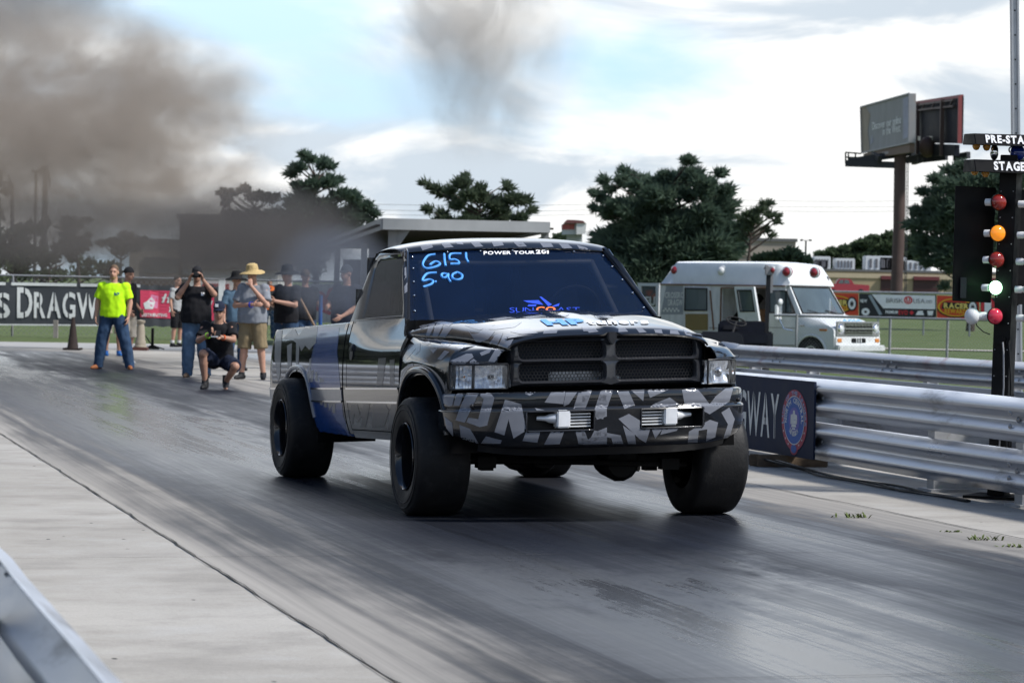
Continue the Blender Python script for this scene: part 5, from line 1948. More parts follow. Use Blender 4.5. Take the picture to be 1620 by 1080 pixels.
# cab door with window
dx0, dx1 = S_(830, 300)[0], S_(1005, 372)[0]
mb = MB(); mb.box(((dx0 + dx1) / 2, -.006, (.55 + zb) / 2), (dx1 - dx0, .02, zb - .55)); cdoor = mb.build('cab_door', WHITE, van, bevel=.006)
q = [S_(840, 365), S_(985, 365), S_(945, 232), S_(840, 232)]
mb = MB(); mb.prism(q, lambda x, z: V((x, -.004, z)), lambda x, z: V((x, .01, z))); mb.build('window', VGL, cdoor)
mb = MB(); pts = [V((x, -.008, z)) for x, z in q]; mb.tube(pts + [pts[0]], .018, 6); x, z = S_(940, 232); x2, z2 = S_(938, 365); mb.beam((x, -.01, z), (x2, -.01, z2), .025, .025); mb.build('window_seal', RUBBERB, cdoor)
x, z = S_(1042, 443); mb = MB(); mb.box((x, -.025, z), (.14, .03, .03)); mb.build('door_handle', CHROME, cdoor, bevel=.005)
for (a, b_, w, h) in ((892, 362, .26, .38), (905, 300, .17, .17)):
    x, z = S_(a, b_, -.25); mb = MB(); mb.ball((x, -.25, z), (.05, w / 2, h / 2), 14, 10) if w < .2 else mb.box((x, -.25, z), (.07, w, h)); mm = mb.build('door_mirror', WHITE, cdoor, bevel=.02 if w > .2 else 0)
x, z = S_(905, 400, -.2); mb = MB(); mb.tube([(x, -.25, z), (x + .1, -.2, z - .25), (x + .25, -.01, z - .30)], .014, 6); mb.tube([(x, -.25, z + .5), (x, -.25, z - .1)], .014, 6); mb.build('mirror_arm', CHROME, cdoor, smooth=60)
# wheel openings, tyres
for (wx, nm) in ((S_(1092, 590)[0], 'front'), (xr + 1.15, 'rear')):
    mb = MB(); mb.lathe([(0, -.018), (.39, -.018), (.42, -.010), (.43, 0.02)], 28, (wx, 0, .36), 'Y'); mb.build('wheel_arch', VOID, van, smooth=60)
    for y in (.0, W2 - .22):
        mb = MB(); mb.lathe([(.20, -.03), (.33, -.022), (.355, .02), (.355, .20), (.2, .22)], 28, (wx, y, .355), 'Y'); t = mb.build('wheel', RUBBERB, van, smooth=50)
        mb = MB(); mb.lathe([(.20, -.028), (.14, -.012), (0, -.02)], 20, (wx, y, .355), 'Y'); mb.build('hub', WHITE2, t, smooth=50)
mb = MB(); wx = S_(1092, 590)[0]; mb.tube([(wx + .45 * math.cos(a), -.012, .36 + .45 * math.sin(a)) for a in lin(.05, math.pi - .05, 16)], .03, 8); mb.build('arch_lip', WHITE, nose, smooth=60)
# front: grille, lamps, bumper
def F_(x, y):
    p = vfront(*ZV(x, y), .0); return (p.y, p.z)
gy0, gz1 = F_(1232, 466); gy1, gz0 = F_(1540, 548)
gz0, gz1 = .80, 1.17
gy0, gy1 = .06, W2 - .06
mb = MB(); mb.box((.02, W2 / 2, (gz0 + gz1) / 2), (.04, gy1 - gy0, gz1 - gz0)); grl = mb.build('grille', mat('dull silver', (.30, .31, .31), .4, .5, var=.1), van, bevel=.01)
mb = MB()
for i in range(2):
    z = lerp(gz0 + .11, gz1 - .09, i); mb.box((.045, W2 / 2, z), (.02, 1.22, .115))
mb.build('grille_opening', VOID, grl)
mb = MB()
for z in (gz0 + .06, (gz0 + gz1) / 2, gz1 - .05, gz0 + .11, gz1 - .09):
    mb.box((.058, W2 / 2, z), (.012, 1.24, .014))
for y in lin(.42, W2 - .42, 9):
    mb.box((.056, y, (gz0 + gz1) / 2), (.008, .012, gz1 - gz0 - .1))
mb.build('grille_bars', CHROME, grl, smooth=0)
for y in (.235, W2 - .235):
    mb = MB(); mb.lathe([(.0, .085), (.06, .08), (.092, .06), (.098, .045), (.12, .04), (.125, .02)], 24, (0, y, (gz0 + gz1) / 2), 'X'); h = mb.build('headlamp', mat('sealed beam glass', (.75, .78, .78), .12, .3, var=.1, scale=20), van, smooth=40)
    mb = MB(); mb.lathe([(.095, .05), (.105, .075), (.122, .06), (.128, .04)], 24, (0, y, (gz0 + gz1) / 2), 'X'); mb.build('lamp_ring', CHROME, h, smooth=60)
mb = MB(); mb.box((.02, W2 / 2, .68), (.05, W2 - .04, .22)); bp_ = mb.build('lower_panel', WHITE, van, bevel=.015)
for y in (.17, W2 - .17):
    mb = MB(); mb.box((.05, y, .70), (.02, .18, .09)); mb.build('turn_signal', AMBER, bp_, bevel=.006)
mb = MB(); mb.box((.048, W2 / 2, .70), (.02, .62, .11)); s_ = mb.build('air_slot', VOID, bp_)
mb = MB(); [mb.box((.06, W2 / 2 + o, .70), (.01, .03, .11)) for o in (-.1, .0, .1)]; mb.build('slot_bars', WHITE, s_)
mb = MB(); mb.box((.10, W2 / 2, .50), (.16, W2 + .06, .17)); mb.build('bumper', mat('white bumper', (.6, .62, .62), .35, .2), van, bevel=.03)
mb = MB()
for (a, b_, c_, d_) in ((dx0, .55, dx0, zcap - .05), (dx1, .55, dx1, zb), (dx0, .55, dx1, .55), (dx0, .98, dx1, .98), (xr + .1, .93, xo0 - .1, .93), (xr + .05, .70, xo0 - .05, .70)):
    mb.beam((a, -.017, b_), (c_, -.017, d_), .012, .012)
mb.build('panel_seam', mat('dirty seam', (.11, .10, .09), .8), cdoor, smooth=0)
x, z = S_(1168, 470); mb = MB(); mb.box((x, -.016, z), (.22, .02, .05)); mb.build('side_marker', AMBER, nose, bevel=.004)
# beacons
RED = mat('beacon red', (.22, .015, .025), .2, coat=.5, var=.2)
for (a, b_, m, y) in ((262, 107, RED, .10), (545, 110, WHITE, .06), (845, 112, RED, .06), (942, 116, RED, .08), (1110, 120, RED, .12)):
    p = vside(*ZV(a, b_), y)
    mb = MB(); mb.lathe([(.0, -.10), (.06, -.095), (.10, -.05), (.115, 0), (.135, .02), (.135, .08)], 20, p, 'Y'); b_ = mb.build('beacon_lens' if m is RED else 'scene_lamp', m, roof, smooth=50)
    mb = MB(); mb.lathe([(.118, -.012), (.142, 0), (.142, .03)], 20, p, 'Y'); mb.build('lens_rim', WHITE, b_, smooth=50)
# rear panel door with tan mesh, rusty frame
q = [S_(316, 480), S_(474, 480), S_(470, 215), S_(455, 205), S_(316, 205)]
mb = MB(); mb.prism(q, lambda x, z: V((x, -.03, z)), lambda x, z: V((x, .0, z))); rd = mb.build('side_door', WHITE2, van, bevel=.01)
q = [S_(328, 350), S_(463, 350), S_(463, 218), S_(330, 215)]; mb = MB(); mb.prism(q, lambda x, z: V((x, -.045, z)), lambda x, z: V((x, -.025, z))); mb.build('window', VGL, rd)
mb = MB(); pts = [V((x, -.045, z)) for x, z in q]; mb.tube(pts + [pts[0]], .022, 6); mb.build('window_seal', RUBBERB, rd)
q = [S_(330, 472), S_(468, 472), S_(468, 372), S_(330, 372)]; mb = MB(); mb.prism(q, lambda x, z: V((x, -.04, z)), lambda x, z: V((x, -.025, z))); tn_ = mb.build('mesh_panel', TAN, rd)
mb = MB()
for k in range(-9, 12):
    for s in (1, -1):
        x0, x1 = q[0][0], q[1][0]; z0, z1 = q[1][1], q[2][1]
        a0 = lerp(x0, x1, k / 9); w = (z1 - z0) * s
        pa, pb = V((a0, -.045, z0 if s > 0 else z1)), V((a0 + abs(w), -.045, z1 if s > 0 else z0))
        if pa.x < x0: t_ = (x0 - pa.x) / (pb.x - pa.x); pa = pa.lerp(pb, t_)
        if pb.x > x1: t_ = (x1 - pa.x) / (pb.x - pa.x); pb = pa.lerp(pb, t_)
        if pb.x > pa.x + .02: mb.beam(pa, pb, .006, .006)
mb.build('mesh_wire', mat('brass wire', (.34, .27, .13), .5, .4), tn_, weld=False, smooth=0)
mb = MB()
for a, b_ in (((540, 480), (545, 215)), ((545, 213), (830, 213)), ((500, 470), (478, 230))):
    x, z = S_(*a); x2, z2 = S_(*b_); mb.beam((x, -.012, z), (x2, -.012, z2), .035, .03)
mb.build('door_frame_seam', RUST, body, smooth=0)
# swung open cargo door
q = [S_(652, 416, -.3), S_(775, 416, -.55), S_(742, 206, -.55), S_(622, 206, -.3)]
o3 = [V((q[0][0], -.3, q[0][1])), V((q[1][0], -.55, q[1][1])), V((q[2][0], -.55, q[2][1])), V((q[3][0], -.3, q[3][1]))]
nrm = (o3[1] - o3[0]).cross(o3[3] - o3[0]).normalized()
mb = MB()
H_ = [(.14, .28), (.84, .28), (.84, .90), (.14, .90)]
for (u0, v0, u1, v1) in ((0, 0, 1, .28), (0, .90, 1, 1), (0, .28, .14, .90), (.86, .28, 1, .90)):
    mb.prism([(u0, v0), (u1, v0), (u1, v1), (u0, v1)], lambda u, v: bil(o3, u, v), lambda u, v: bil(o3, u, v) - nrm * .05)
od = mb.build('open_cargo_door', WHITE, van, smooth=0)
mb = MB(); mb.prism([(.14, .28), (.86, .28), (.86, .90), (.14, .90)], lambda u, v: bil(o3, u, v) - nrm * .02, lambda u, v: bil(o3, u, v) - nrm * .03); mb.build('window', VGL, od)
mb = MB(); pts = [bil(o3, u, v) + nrm * .004 for u, v in ((.14, .28), (.86, .28), (.86, .90), (.14, .90))]; mb.tube(pts + [pts[0]], .018, 6); mb.build('window_seal', RUBBERB, od)
# rear quarter writing
sg = Sign([VM @ V((*[S_(200, 330)[0]], -.004, S_(200, 330)[1])), VM @ V((S_(312, 330)[0], -.004, S_(312, 330)[1])), VM @ V((S_(312, 200)[0], -.004, S_(312, 200)[1])), VM @ V((S_(200, 200)[0], -.004, S_(200, 200)[1]))])
mb = MB(); sg.poly(mb, [(-.22, -.35), (1.0, -.35), (1.0, 1.0), (.08, 1.0)], -.001); gp = mb.build('grey_panel', mat('grey vinyl panel', (.26, .28, .30), .5, var=.15, scale=6), body, world=True, smooth=0)
mb = MB(); sg.text(mb, 'CROSSROADS', (.02, .42, 1.5, .70), .005, off=.02); sg.text(mb, 'DRAGWAY', (.18, .06, 1.3, .36), .005, off=.02)
for i in range(9):
    for j in range(2):
        if (i + j) % 2 == 0:
            sg.poly(mb, [(-.1 + i * .1, -.22 + j * .09), (0 + i * .1, -.22 + j * .09), (0 + i * .1, -.13 + j * .09), (-.1 + i * .1, -.13 + j * .09)], .005)
mb.map(lambda p: p)
mb.build('white_lettering', SWHITE, gp, world=True, smooth=0)
# open rear door standing out behind
q = [(10, 370), (160, 370), (165, 185), (10, 182)]
yy = 1.0
o3 = [V((vside(*ZV(a, b_), yy).x, yy + .25 * (1 - i % 2 if i < 2 else i % 2), vside(*ZV(a, b_), yy).z)) for i, (a, b_) in enumerate(q)]
mb = MB()
nrm = (o3[1] - o3[0]).cross(o3[3] - o3[0]).normalized()
for (u0, v0, u1, v1) in ((-.1, -1.2, 1, .22), (-.1, .90, 1, 1), (-.1, .22, .06, .90), (.84, .22, 1, .90)):
    mb.prism([(u0, v0), (u1, v0), (u1, v1), (u0, v1)], lambda u, v: bil(o3, u, v), lambda u, v: bil(o3, u, v) - nrm * .05)
rdoor = mb.build('open_rear_door', WHITE, van, smooth=0)
mb = MB(); mb.prism([(.06, .22), (.84, .22), (.84, .90), (.06, .90)], lambda u, v: bil(o3, u, v) - nrm * .02, lambda u, v: bil(o3, u, v) - nrm * .03); w_ = mb.build('window', VGL, rdoor)
sg = Sign([VM @ p for p in o3]); mb = MB(); sg.text(mb, 'FU', (.30, .26, .82, .56), .004, off=.03); mb.build('white_lettering', SWHITE, rdoor, world=True, smooth=0)

# ------------------------------------------------------------------ track cart in front of the ambulance
CY = 52
cz = -.22
def cP(x, y, D=CY):
    return at(*ZV(x, y), D)
c0 = cP(640, 560)
cart = thing('utility_cart', 'dark blue utility cart with steering wheel and lamp mast parked before the ambulance', 'utility cart', (c0.x, c0.y, cz))
CDARK = mat('dark cart vinyl', (.008, .010, .017), .6, spec=.15, var=.25, scale=8)
CBODY = mat('dark grey cart body', (.016, .018, .024), .5, spec=.15, var=.2)
def ctq(pts, d0, d1):
    mb = MB(); n_ = len(pts)
    vs = [cP(*p, CY + d0) for p in pts] + [cP(*p, CY + d1) for p in pts]
    mb.add(vs, [tuple(range(n_)), tuple(range(2 * n_ - 1, n_ - 1, -1))] + [(i, (i + 1) % n_, (i + 1) % n_ + n_, i + n_) for i in range(n_)])
    return mb
ctq([(520, 560), (525, 425), (545, 410), (815, 420), (830, 440), (830, 570)], .5, .75).build('seat_back', CDARK, cart, world=True, bevel=.03)
ctq([(575, 480), (830, 490), (830, 560), (570, 560)], -.1, .5).build('seat', CDARK, cart, world=True, bevel=.03)
ctq([(420, 478), (640, 482), (680, 500), (690, 620), (400, 640)], -.6, -.1).build('front_cowl', CBODY, cart, world=True, bevel=.03)
ctq([(555, 440), (650, 442), (650, 470), (552, 468)], .46, .5).build('seat_pad', mat('seat pad', (.02, .021, .026), .7, spec=.1), cart, world=True, bevel=.01)
mb = MB(); wc = cP(636, 418, CY - .15); mb.tube([wc + V((.19 * math.cos(a), .08 * math.sin(a), .075 * math.sin(a) * (1 if True else 1) - .04 * math.cos(a))) for a in lin(0, 6.283, 25)], .015, 6); sw = mb.build('steering_wheel', RUBBERB, cart, world=True, smooth=60)
mb = MB(); mb.tube([wc, cP(610, 500, CY - .4)], .02, 6); mb.tube([wc + V((-.18, 0, .03)), wc + V((.18, 0, -.03))], .012, 6); mb.build('steering_column', RUBBERB, sw, world=True)
mb = MB(); mb.beam(cP(818, 575), cP(832, 130), .075, .075); mast = mb.build('mast', mat('mast grey', (.016, .017, .02), .6, 0, spec=.12), cart, world=True)
mb = MB(); mb.box(cP(835, 110), (.14, .14, .16)); mb.box(cP(850, 190), (.05, .08, .35)); mb.tube([cP(805, 100), cP(815, 75), cP(850, 90)], .015, 5); mb.build('mast_lamp', mat('lamp housing', (.20, .20, .21), .4), mast, world=True, bevel=.01)
mb = MB(); mb.ball(cP(858, 105, CY - .08), .045, 10, 8); mb.build('mast_beacon', RED, mast, world=True, smooth=60)
mb = MB(); mb.box(cP(825, 535), (.22, .1, .35)); mb.build('rear_fender', CBODY, cart, world=True, bevel=.03)
for px, d in ((470, -.3), (800, .2), (480, .6), (800, .8)):
    q = cP(px, 610, CY + d); mb = MB(); mb.lathe([(.08, -.1), (.24, -.1), (.27, -.05), (.27, .05), (.24, .1), (.08, .1)], 20, (q.x, q.y, cz + .27), 'X'); mb.build('wheel', RUBBERB, cart, world=True, smooth=50)

# ------------------------------------------------------------------ billboard
ZB = lambda x, y: (1320 + x / 7.2, 130 + y / 7.2)
bp = at(1421, 480, 226)
gzb = ground_z(bp.x, bp.y)
bb = thing('billboard', 'tall two sided billboard with faded grey advert on a thick brown steel pole', 'billboard', (bp.x, bp.y, gzb))
BROWN = mat('brown steel', (.075, .05, .045), .6, .2, var=.2, scale=.6)
mb = MB(); top = at(1424, 232, 226); mb.tube([V((bp.x - .2, bp.y, gzb - .5)), V((lerp(bp.x, top.x, .5), bp.y, 8)), V((top.x, bp.y, top.z + 1))], .50, 24); mb.build('pole', BROWN, bb, world=True, smooth=60)
f = [at(*ZB(318, 805), 234), at(*ZB(858, 690), 219), at(*ZB(862, 130), 219), at(*ZB(305, 285), 234)]
sg = Sign(f)
fc = sg.board('advert_face', mat('faded advert', (.21, .215, .225), .6, var=.3, scale=.5, stretch=(1, 1, .35), dirt=((.25, .20, .16), .56, .25)), bb, .5)
mb = MB(); sg.text(mb, 'Discover our online', (.24, .44, .83, .60), .03); sg.text(mb, 'in the West', (.46, .27, .82, .44), .03); mb2 = MB(); sg.poly(mb2, [(0, 0), (.17, .03), (.13, .45), (.20, .78), (.10, .98), (0, 1)], .012); sg.poly(mb2, [(.05, .5), (.14, .52), (.16, .72), (.08, .8)], .016); mb2.build('brown_picture', mat('faded brown print', (.26, .215, .17), .65, var=.45, scale=.7, stretch=(1, 1, .5)), fc, world=True, smooth=0)
mb2 = MB(); sg.poly(mb2, [(.87, .10), (.97, .12), (.97, .95), (.87, .93)], .012); sg.poly(mb2, [(.18, .14), (.25, .18), (.22, .34)], .012); mb2.build('lilac_picture', mat('faded lilac print', (.28, .29, .37), .65, var=.3, scale=.9), fc, world=True, smooth=0)
mb.build('lettering', mat('faded white', (.8, .8, .8), .7), fc, world=True, smooth=0)
mb = MB(); [mb.beam(sg.P(a, b_, .05), sg.P(c_, d_, .05), .12, .12) for a, b_, c_, d_ in ((0, 0, 1, 0), (1, 0, 1, 1), (1, 1, 0, 1), (0, 1, 0, 0))]; mb.build('trim', mat('grey trim', (.25, .25, .26), .5), fc, world=True)
g2 = [at(*ZB(870, 690), 236), at(*ZB(1432, 700), 215), at(*ZB(1440, 160), 215), at(*ZB(870, 245), 236)]
sb = Sign(g2)
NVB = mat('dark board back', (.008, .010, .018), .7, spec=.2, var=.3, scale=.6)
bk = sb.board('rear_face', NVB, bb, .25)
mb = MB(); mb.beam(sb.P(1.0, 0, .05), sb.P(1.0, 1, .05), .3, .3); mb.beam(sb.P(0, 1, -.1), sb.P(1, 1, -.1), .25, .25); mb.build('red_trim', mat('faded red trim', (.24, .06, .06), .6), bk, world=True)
mb = MB()
for u in (.22, .72):
    mb.beam(sb.P(u, -.28, .3), sb.P(u, .98, .3), .45, .3)
for v in (.8, .93):
    mb.beam(sb.P(0, v, .25), sb.P(.93, v, .25), .2, .15)
for u in (.1, .3, .5, .85):
    mb.beam(sb.P(u, .78, .25), sb.P(u + .06, .95, .25), .12, .12)
mb.build('bracing', BROWN, bk, world=True)
for u in (.24, .49):
    mb = MB(); mb.prism([(u - .05, .06), (u + .05, .06), (u + .05, .16), (u - .05, .16)], lambda a, b_: sb.P(a, b_, .35), lambda a, b_: sb.P(a, b_, .30)); mb.build('flood_lamp', mat('lamp glass', (.35, .36, .30), .4), bk, world=True)
# skirt, torsion beams and walkways
q = [at(*ZB(330, 880), 233.5), at(*ZB(858, 800), 219.3), at(*ZB(858, 702), 219.3), at(*ZB(330, 815), 233.5)]
s1 = Sign(q); sk = s1.board('skirt', mat('brown skirt', (.15, .105, .085), .7, var=.2, scale=.5), bb, .4)
mb = MB(); s1.poly(mb, [(.42, .25), (.56, .25), (.56, .6), (.42, .6)], .02); mb.build('nameplate', mat('name plate', (.3, .28, .26), .6), sk, world=True)
q = [at(*ZB(860, 850), 235), at(*ZB(1370, 840), 216), at(*ZB(1370, 715), 216), at(*ZB(860, 690), 235)]
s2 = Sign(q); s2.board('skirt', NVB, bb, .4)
mb = MB()
for a, b_ in (((130, 925), (700, 945)), ((170, 905), (870, 800)), ((820, 890), (1000, 860)), ((1000, 880), (1280, 850)), ((1370, 860), (1530, 830)), ((900, 905), (980, 880)), ((440, 830), (520, 880))):
    mb.beam(at(*ZB(*a), 228), at(*ZB(*b_), 226), .35, .55)
mb.build('walkway_beam', mat('dark steel walkway', (.03, .032, .036), .6, .2), bb, world=True)
mb = MB()
for a, b_ in (((127, 800), (127, 925)), ((240, 800), (240, 900)), ((127, 800), (310, 815)), ((127, 855), (310, 862)), ((160, 795), (160, 925))):
    mb.beam(at(*ZB(*a), 233), at(*ZB(*b_), 233), .12, .12)
mb.build('walkway_rail', mat('dark steel walkway', (.03, .032, .036), .6, .2), bb, world=True)
mb = MB()
for a in (828, 846):
    mb.beam(at(*ZB(a, 900), 225), at(*ZB(a - 30, 2500), 225), .06, .06)
for i in range(40):
    y = 900 + i * 40
    mb.beam(at(*ZB(828 - i * .75, y), 225), at(*ZB(846 - i * .75, y), 225), .04, .04)
mb.build('ladder', mat('dark steel walkway', (.03, .032, .036), .6, .2), bb, world=True, weld=False)
mb = MB(); q_ = at(*ZB(1060, 740), 225); mb.ball(q_, (.7, .5, .9), 12, 8); mb.build('torsion_cap', BROWN, bb, world=True)
# ------------------------------------------------------------------ shelter
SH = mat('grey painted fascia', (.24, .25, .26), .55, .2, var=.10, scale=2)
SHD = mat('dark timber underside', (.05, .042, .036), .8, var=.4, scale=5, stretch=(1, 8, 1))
C1, C2, C3 = at(605, 345, 62), at(869, 351, 65), at(519, 379, 80)
C4_ = C2 + (C3 - C1)
so = V((C1.x, C1.y, 0))
sh = thing('timing_shelter', 'grey flat roofed open shelter behind the truck cab', 'shelter', so)
th_ = .26
mb = MB()
dn = V((0, 0, -1))
mb.add([C1, C2, C4_, C3, C1 + dn * .05, C2 + dn * .05, C4_ + dn * .05, C3 + dn * .05], [(0, 1, 2, 3), (7, 6, 5, 4), (0, 4, 5, 1), (1, 5, 6, 2), (2, 6, 7, 3), (3, 7, 4, 0)])
roof_ = mb.build('roof', mat('roof sheet', (.2, .2, .2), .6), sh, world=True, smooth=0)
mb = MB()
for a, b_ in ((C1, C2), (C2, C4_), (C4_, C3), (C3, C1)):
    d_ = (b_ - a).normalized() * .02
    mb.beam(a + dn * (th_ / 2 + .001) - d_ * 0, b_ + dn * (th_ / 2 + .001), .05, th_)
mb.build('fascia', SH, roof_, world=True, smooth=0)
mb = MB()
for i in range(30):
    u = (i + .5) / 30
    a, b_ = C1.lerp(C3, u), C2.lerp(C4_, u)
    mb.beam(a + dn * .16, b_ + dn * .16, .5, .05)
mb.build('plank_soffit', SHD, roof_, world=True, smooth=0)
def post_at(px, D, w, m, z1):
    p = at(px, 480, D); mb = MB(); mb.beam((p.x, p.y, 0), (p.x + .03, p.y, z1), w, w); return mb
for px, D in ((617, 62.6), (531, 79), (858, 65.4), (573, 71)):
    zt = 3.0 if D < 70 else 2.72
    post_at(px, D, .19 if D < 70 else .16, SH, zt).build('post', SH, sh, world=True)
p = at(617, 480, 62.6); mb = MB(); mb.prism([(0, 0), (.42, .62), (0, .62)], lambda a, b_: V((p.x + .08 + a, p.y - .03, 2.36 + b_)), lambda a, b_: V((p.x + .08 + a, p.y + .03, 2.36 + b_))); mb.build('brace', SH, sh, world=True)
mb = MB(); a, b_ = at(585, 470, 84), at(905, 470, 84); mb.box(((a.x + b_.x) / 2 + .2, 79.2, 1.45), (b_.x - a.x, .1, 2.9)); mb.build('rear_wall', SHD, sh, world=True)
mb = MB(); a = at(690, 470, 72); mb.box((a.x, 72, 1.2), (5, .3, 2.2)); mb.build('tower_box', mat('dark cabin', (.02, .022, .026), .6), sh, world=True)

# ------------------------------------------------------------------ left fence and banners
FD = 76.0
fl, fr = at(-160, 512, FD), at(545, 509, FD + 1.5)
fz0, fz1 = .0, 1.72
fdir = (fr - fl); fdir.z = 0
fence = thing('mesh_fence', 'low chain link fence on the left carrying the long dragway banner', 'fence', (fl.x, fl.y, 0))
GREYST = mat('grey fence steel', (.30, .31, .32), .5, .4, var=.15)
mb = MB()
n_ = int(fdir.length / 2.7)
for i in range(n_ + 1):
    p = fl + fdir * (i / n_)
    mb2 = MB(); mb2.tube([(p.x, p.y + .06, 0), (p.x, p.y + .06, fz1)], .035, 8); mb2.build('post', GREYST, fence, world=True, smooth=60)
mb.tube([(fl.x, fl.y + .06, fz1), (fr.x, fr.y + .06, fz1)], .03, 8); mb.build('top_rail', GREYST, fence, world=True, smooth=60)
def chain(mb, a, b, z0, z1, pitch, w):
    d = (b - a); d.z = 0
    L = d.length; u = d.normalized(); h = z1 - z0
    k = -h
    while k < L:
        for s in (1, -1):
            t0, t1 = (k, k + h)
            za, zb_ = (z0, z1) if s > 0 else (z1, z0)
            if t0 < 0: za = za + (zb_ - za) * (-t0 / h); t0 = 0
            if t1 > L: zb_ = za + (zb_ - za) * ((L - t0) / (t1 - t0)); t1 = L
            if t1 > t0:
                A, B_ = V((a.x, a.y, 0)) + u * t0, V((a.x, a.y, 0)) + u * t1
                A.z, B_.z = za, zb_
                n2 = V((-u.z, 0, 0)); q = (B_ - A).normalized().cross(V((-u.y, u.x, 0))).normalized() * w / 2
                mb.add([A - q, A + q, B_ + q, B_ - q], [(0, 1, 2, 3)])
        k += pitch
mb = MB(); chain(mb, V((fl.x, fl.y + .06, 0)), V((fr.x, fr.y + .06, 0)), .05, fz1, .16, .006); mb.build('chain_link', GREYST, fence, world=True, smooth=0, weld=False)
mb = MB(); p = at(275, 530, 74.5); p2 = at(38 * 0 + 88, 530, 74.5)
for px in (88,):
    q = at(px, 530, 74.6); mb.box((q.x, q.y, .25), (.12, .12, .5))
tag(mb.build('marker_post', mat('weathered grey wood', (.25, .23, .21), .9, var=.2)), 'short weathered grey post in the grass below the dragway banner', 'post')

CLOTHD = mat('charcoal banner', (.058, .063, .072), .6, var=.14, scale=1.2)
def banner_sign(pxs, ptop, pbot, D):
    return Sign([at(pxs[0], pbot[0], D[0]), at(pxs[1], pbot[1], D[1]), at(pxs[1], ptop[1], D[1]), at(pxs[0], ptop[0], D[0])])
sg = banner_sign((-370, 222), (440, 450), (512, 516), (75.8, 75.9))
o = thing('dragway_banner', 'long charcoal banner with big white stencilled dragway lettering on the left fence', 'banner', sg.q[0])
bn = sg.cloth('cloth', CLOTHD, o, .02, seed=1)
mb = MB(); U = lambda px: (px + 370) / 592
sg.text(mb, 'CROSSROADS', (.03, .16, U(16), .86), .02, off=.022, stencil=True, caps=[1.18] + [1] * 9)
sg.text(mb, 'DRAGWAY', (U(27), .17, U(204), .89), .02, off=.022, stencil=True, caps=[1.18] + [1] * 6)
mb.build('lettering', mat('banner white', (.70, .71, .70), .6, var=.06), bn, world=True, smooth=0, weld=False)
mb = MB(); [sg.poly(mb, [(a, .93), (b_, .93), (b_, 1.0), (a, 1.0)], .018) for a, b_ in ((0, .64), (.655, .83), (.84, 1.0))]; sg.poly(mb, [(0, 0), (1, 0), (1, .035), (0, .035)], .018); mb.build('white_hem', mat('banner white', (.7, .7, .7), .6), bn, world=True, smooth=0, weld=False)
sg = banner_sign((222, 346), (451, 453), (516, 518), (75.7, 75.9))
o = thing('pink_banner', 'charcoal banner with a pink panel of white script behind the spectators', 'banner', sg.q[0])
bn = sg.cloth('cloth', CLOTHD, o, .02, seed=2)
mb = MB(); sg.poly(mb, [(.0, .22), (.94, .17), (.94, .86), (.0, .88)], .012); pk = mb.build('pink_panel', mat('pink print', (.62, .06, .12), .6, var=.06), bn, world=True, smooth=0)
mb = MB()
# loose white script
def scr(x0, y0, w, h, n, sl):
    for i in range(n):
        a = x0 + w * i / n
        sg.poly(mb, [(a, y0), (a + w / n * .45, y0), (a + w / n * .75 + sl, y0 + h), (a + w / n * .35 + sl, y0 + h)], .02)
        sg.poly(mb, [(a + w / n * .1, y0 + h * .45), (a + w / n * .9, y0 + h * .55), (a + w / n * .9, y0 + h * .7), (a + w / n * .1, y0 + h * .62)], .02)
scr(.27, .58, .26, .22, 4, .02); scr(.36, .36, .22, .2, 3, .02); scr(.72, .45, .2, .2, 3, .02)
sg.text(mb, 'DISTRIBUTING', (.02, .24, .34, .32), .02, off=.03)
sg.poly(mb, [(.06, .42), (.16, .42), (.19, .60), (.14, .72), (.09, .62), (.04, .56)], .02)
mb.build('white_script', mat('banner white', (.7, .7, .7), .6), pk, world=True, smooth=0, weld=False)
mb = MB(); sg.poly(mb, [(.10, .46), (.22, .44), (.23, .74), (.14, .78)], .016); mb.build('pale_pink_figure', mat('pale pink print', (.66, .22, .36), .6), pk, world=True, smooth=0)
p = at(350.5, 480, 75.4)
mb = MB(); mb.box((p.x, p.y, .85), (.17, .10, 1.7)); tag(mb.build('white_board', mat('white board', (.72, .73, .72), .6)), 'narrow upright white board at the end of the pink banner', 'board')
sg = banner_sign((392, 438), (450, 451), (490, 491), (75.6, 75.9))
o = thing('orange_logo_banner', 'small black banner with an orange letter and swirl behind the spectators', 'banner', sg.q[0])
bn = sg.cloth('cloth', mat('black banner', (.02, .021, .023), .6), o, .01, seed=3)
ORG = mat('orange print', (.75, .17, .035), .6)
mb = MB(); sg.ring(mb, (.66, .36), .30, .33, .70, .014, a0=.6, a1=5.9); sg.ring(mb, (.66, .36), .20, .24, .72, .014)
sg.text(mb, 'P', (.62, .62, .92, .98), .014, off=.05); mb.build('orange_logo', ORG, bn, world=True, smooth=0, weld=False)
mb = MB(); sg.text(mb, 'T', (.58, .26, .76, .46), .016, off=.05); mb.build('white_letter', WHITEV, bn, world=True, smooth=0)
sg = banner_sign((487, 530), (449, 449), (510, 511), (74.2, 74.6))
o = thing('white_banner', 'white banner with red round marking below the shelter', 'banner', sg.q[0])
bn = sg.cloth('cloth', mat('white cloth', (.66, .66, .65), .6), o, .015, seed=4)
mb = MB(); sg.ring(mb, (.42, .55), .30, .26, .0, .014); sg.ring(mb, (.9, .62), .25, .30, .45, .014); sg.poly(mb, [(.5, .28), (.8, .2), (.9, .27), (.6, .38)], .014); mb.build('red_marking', mat('red print', (.60, .04, .05), .6), bn, world=True, smooth=0, weld=False)

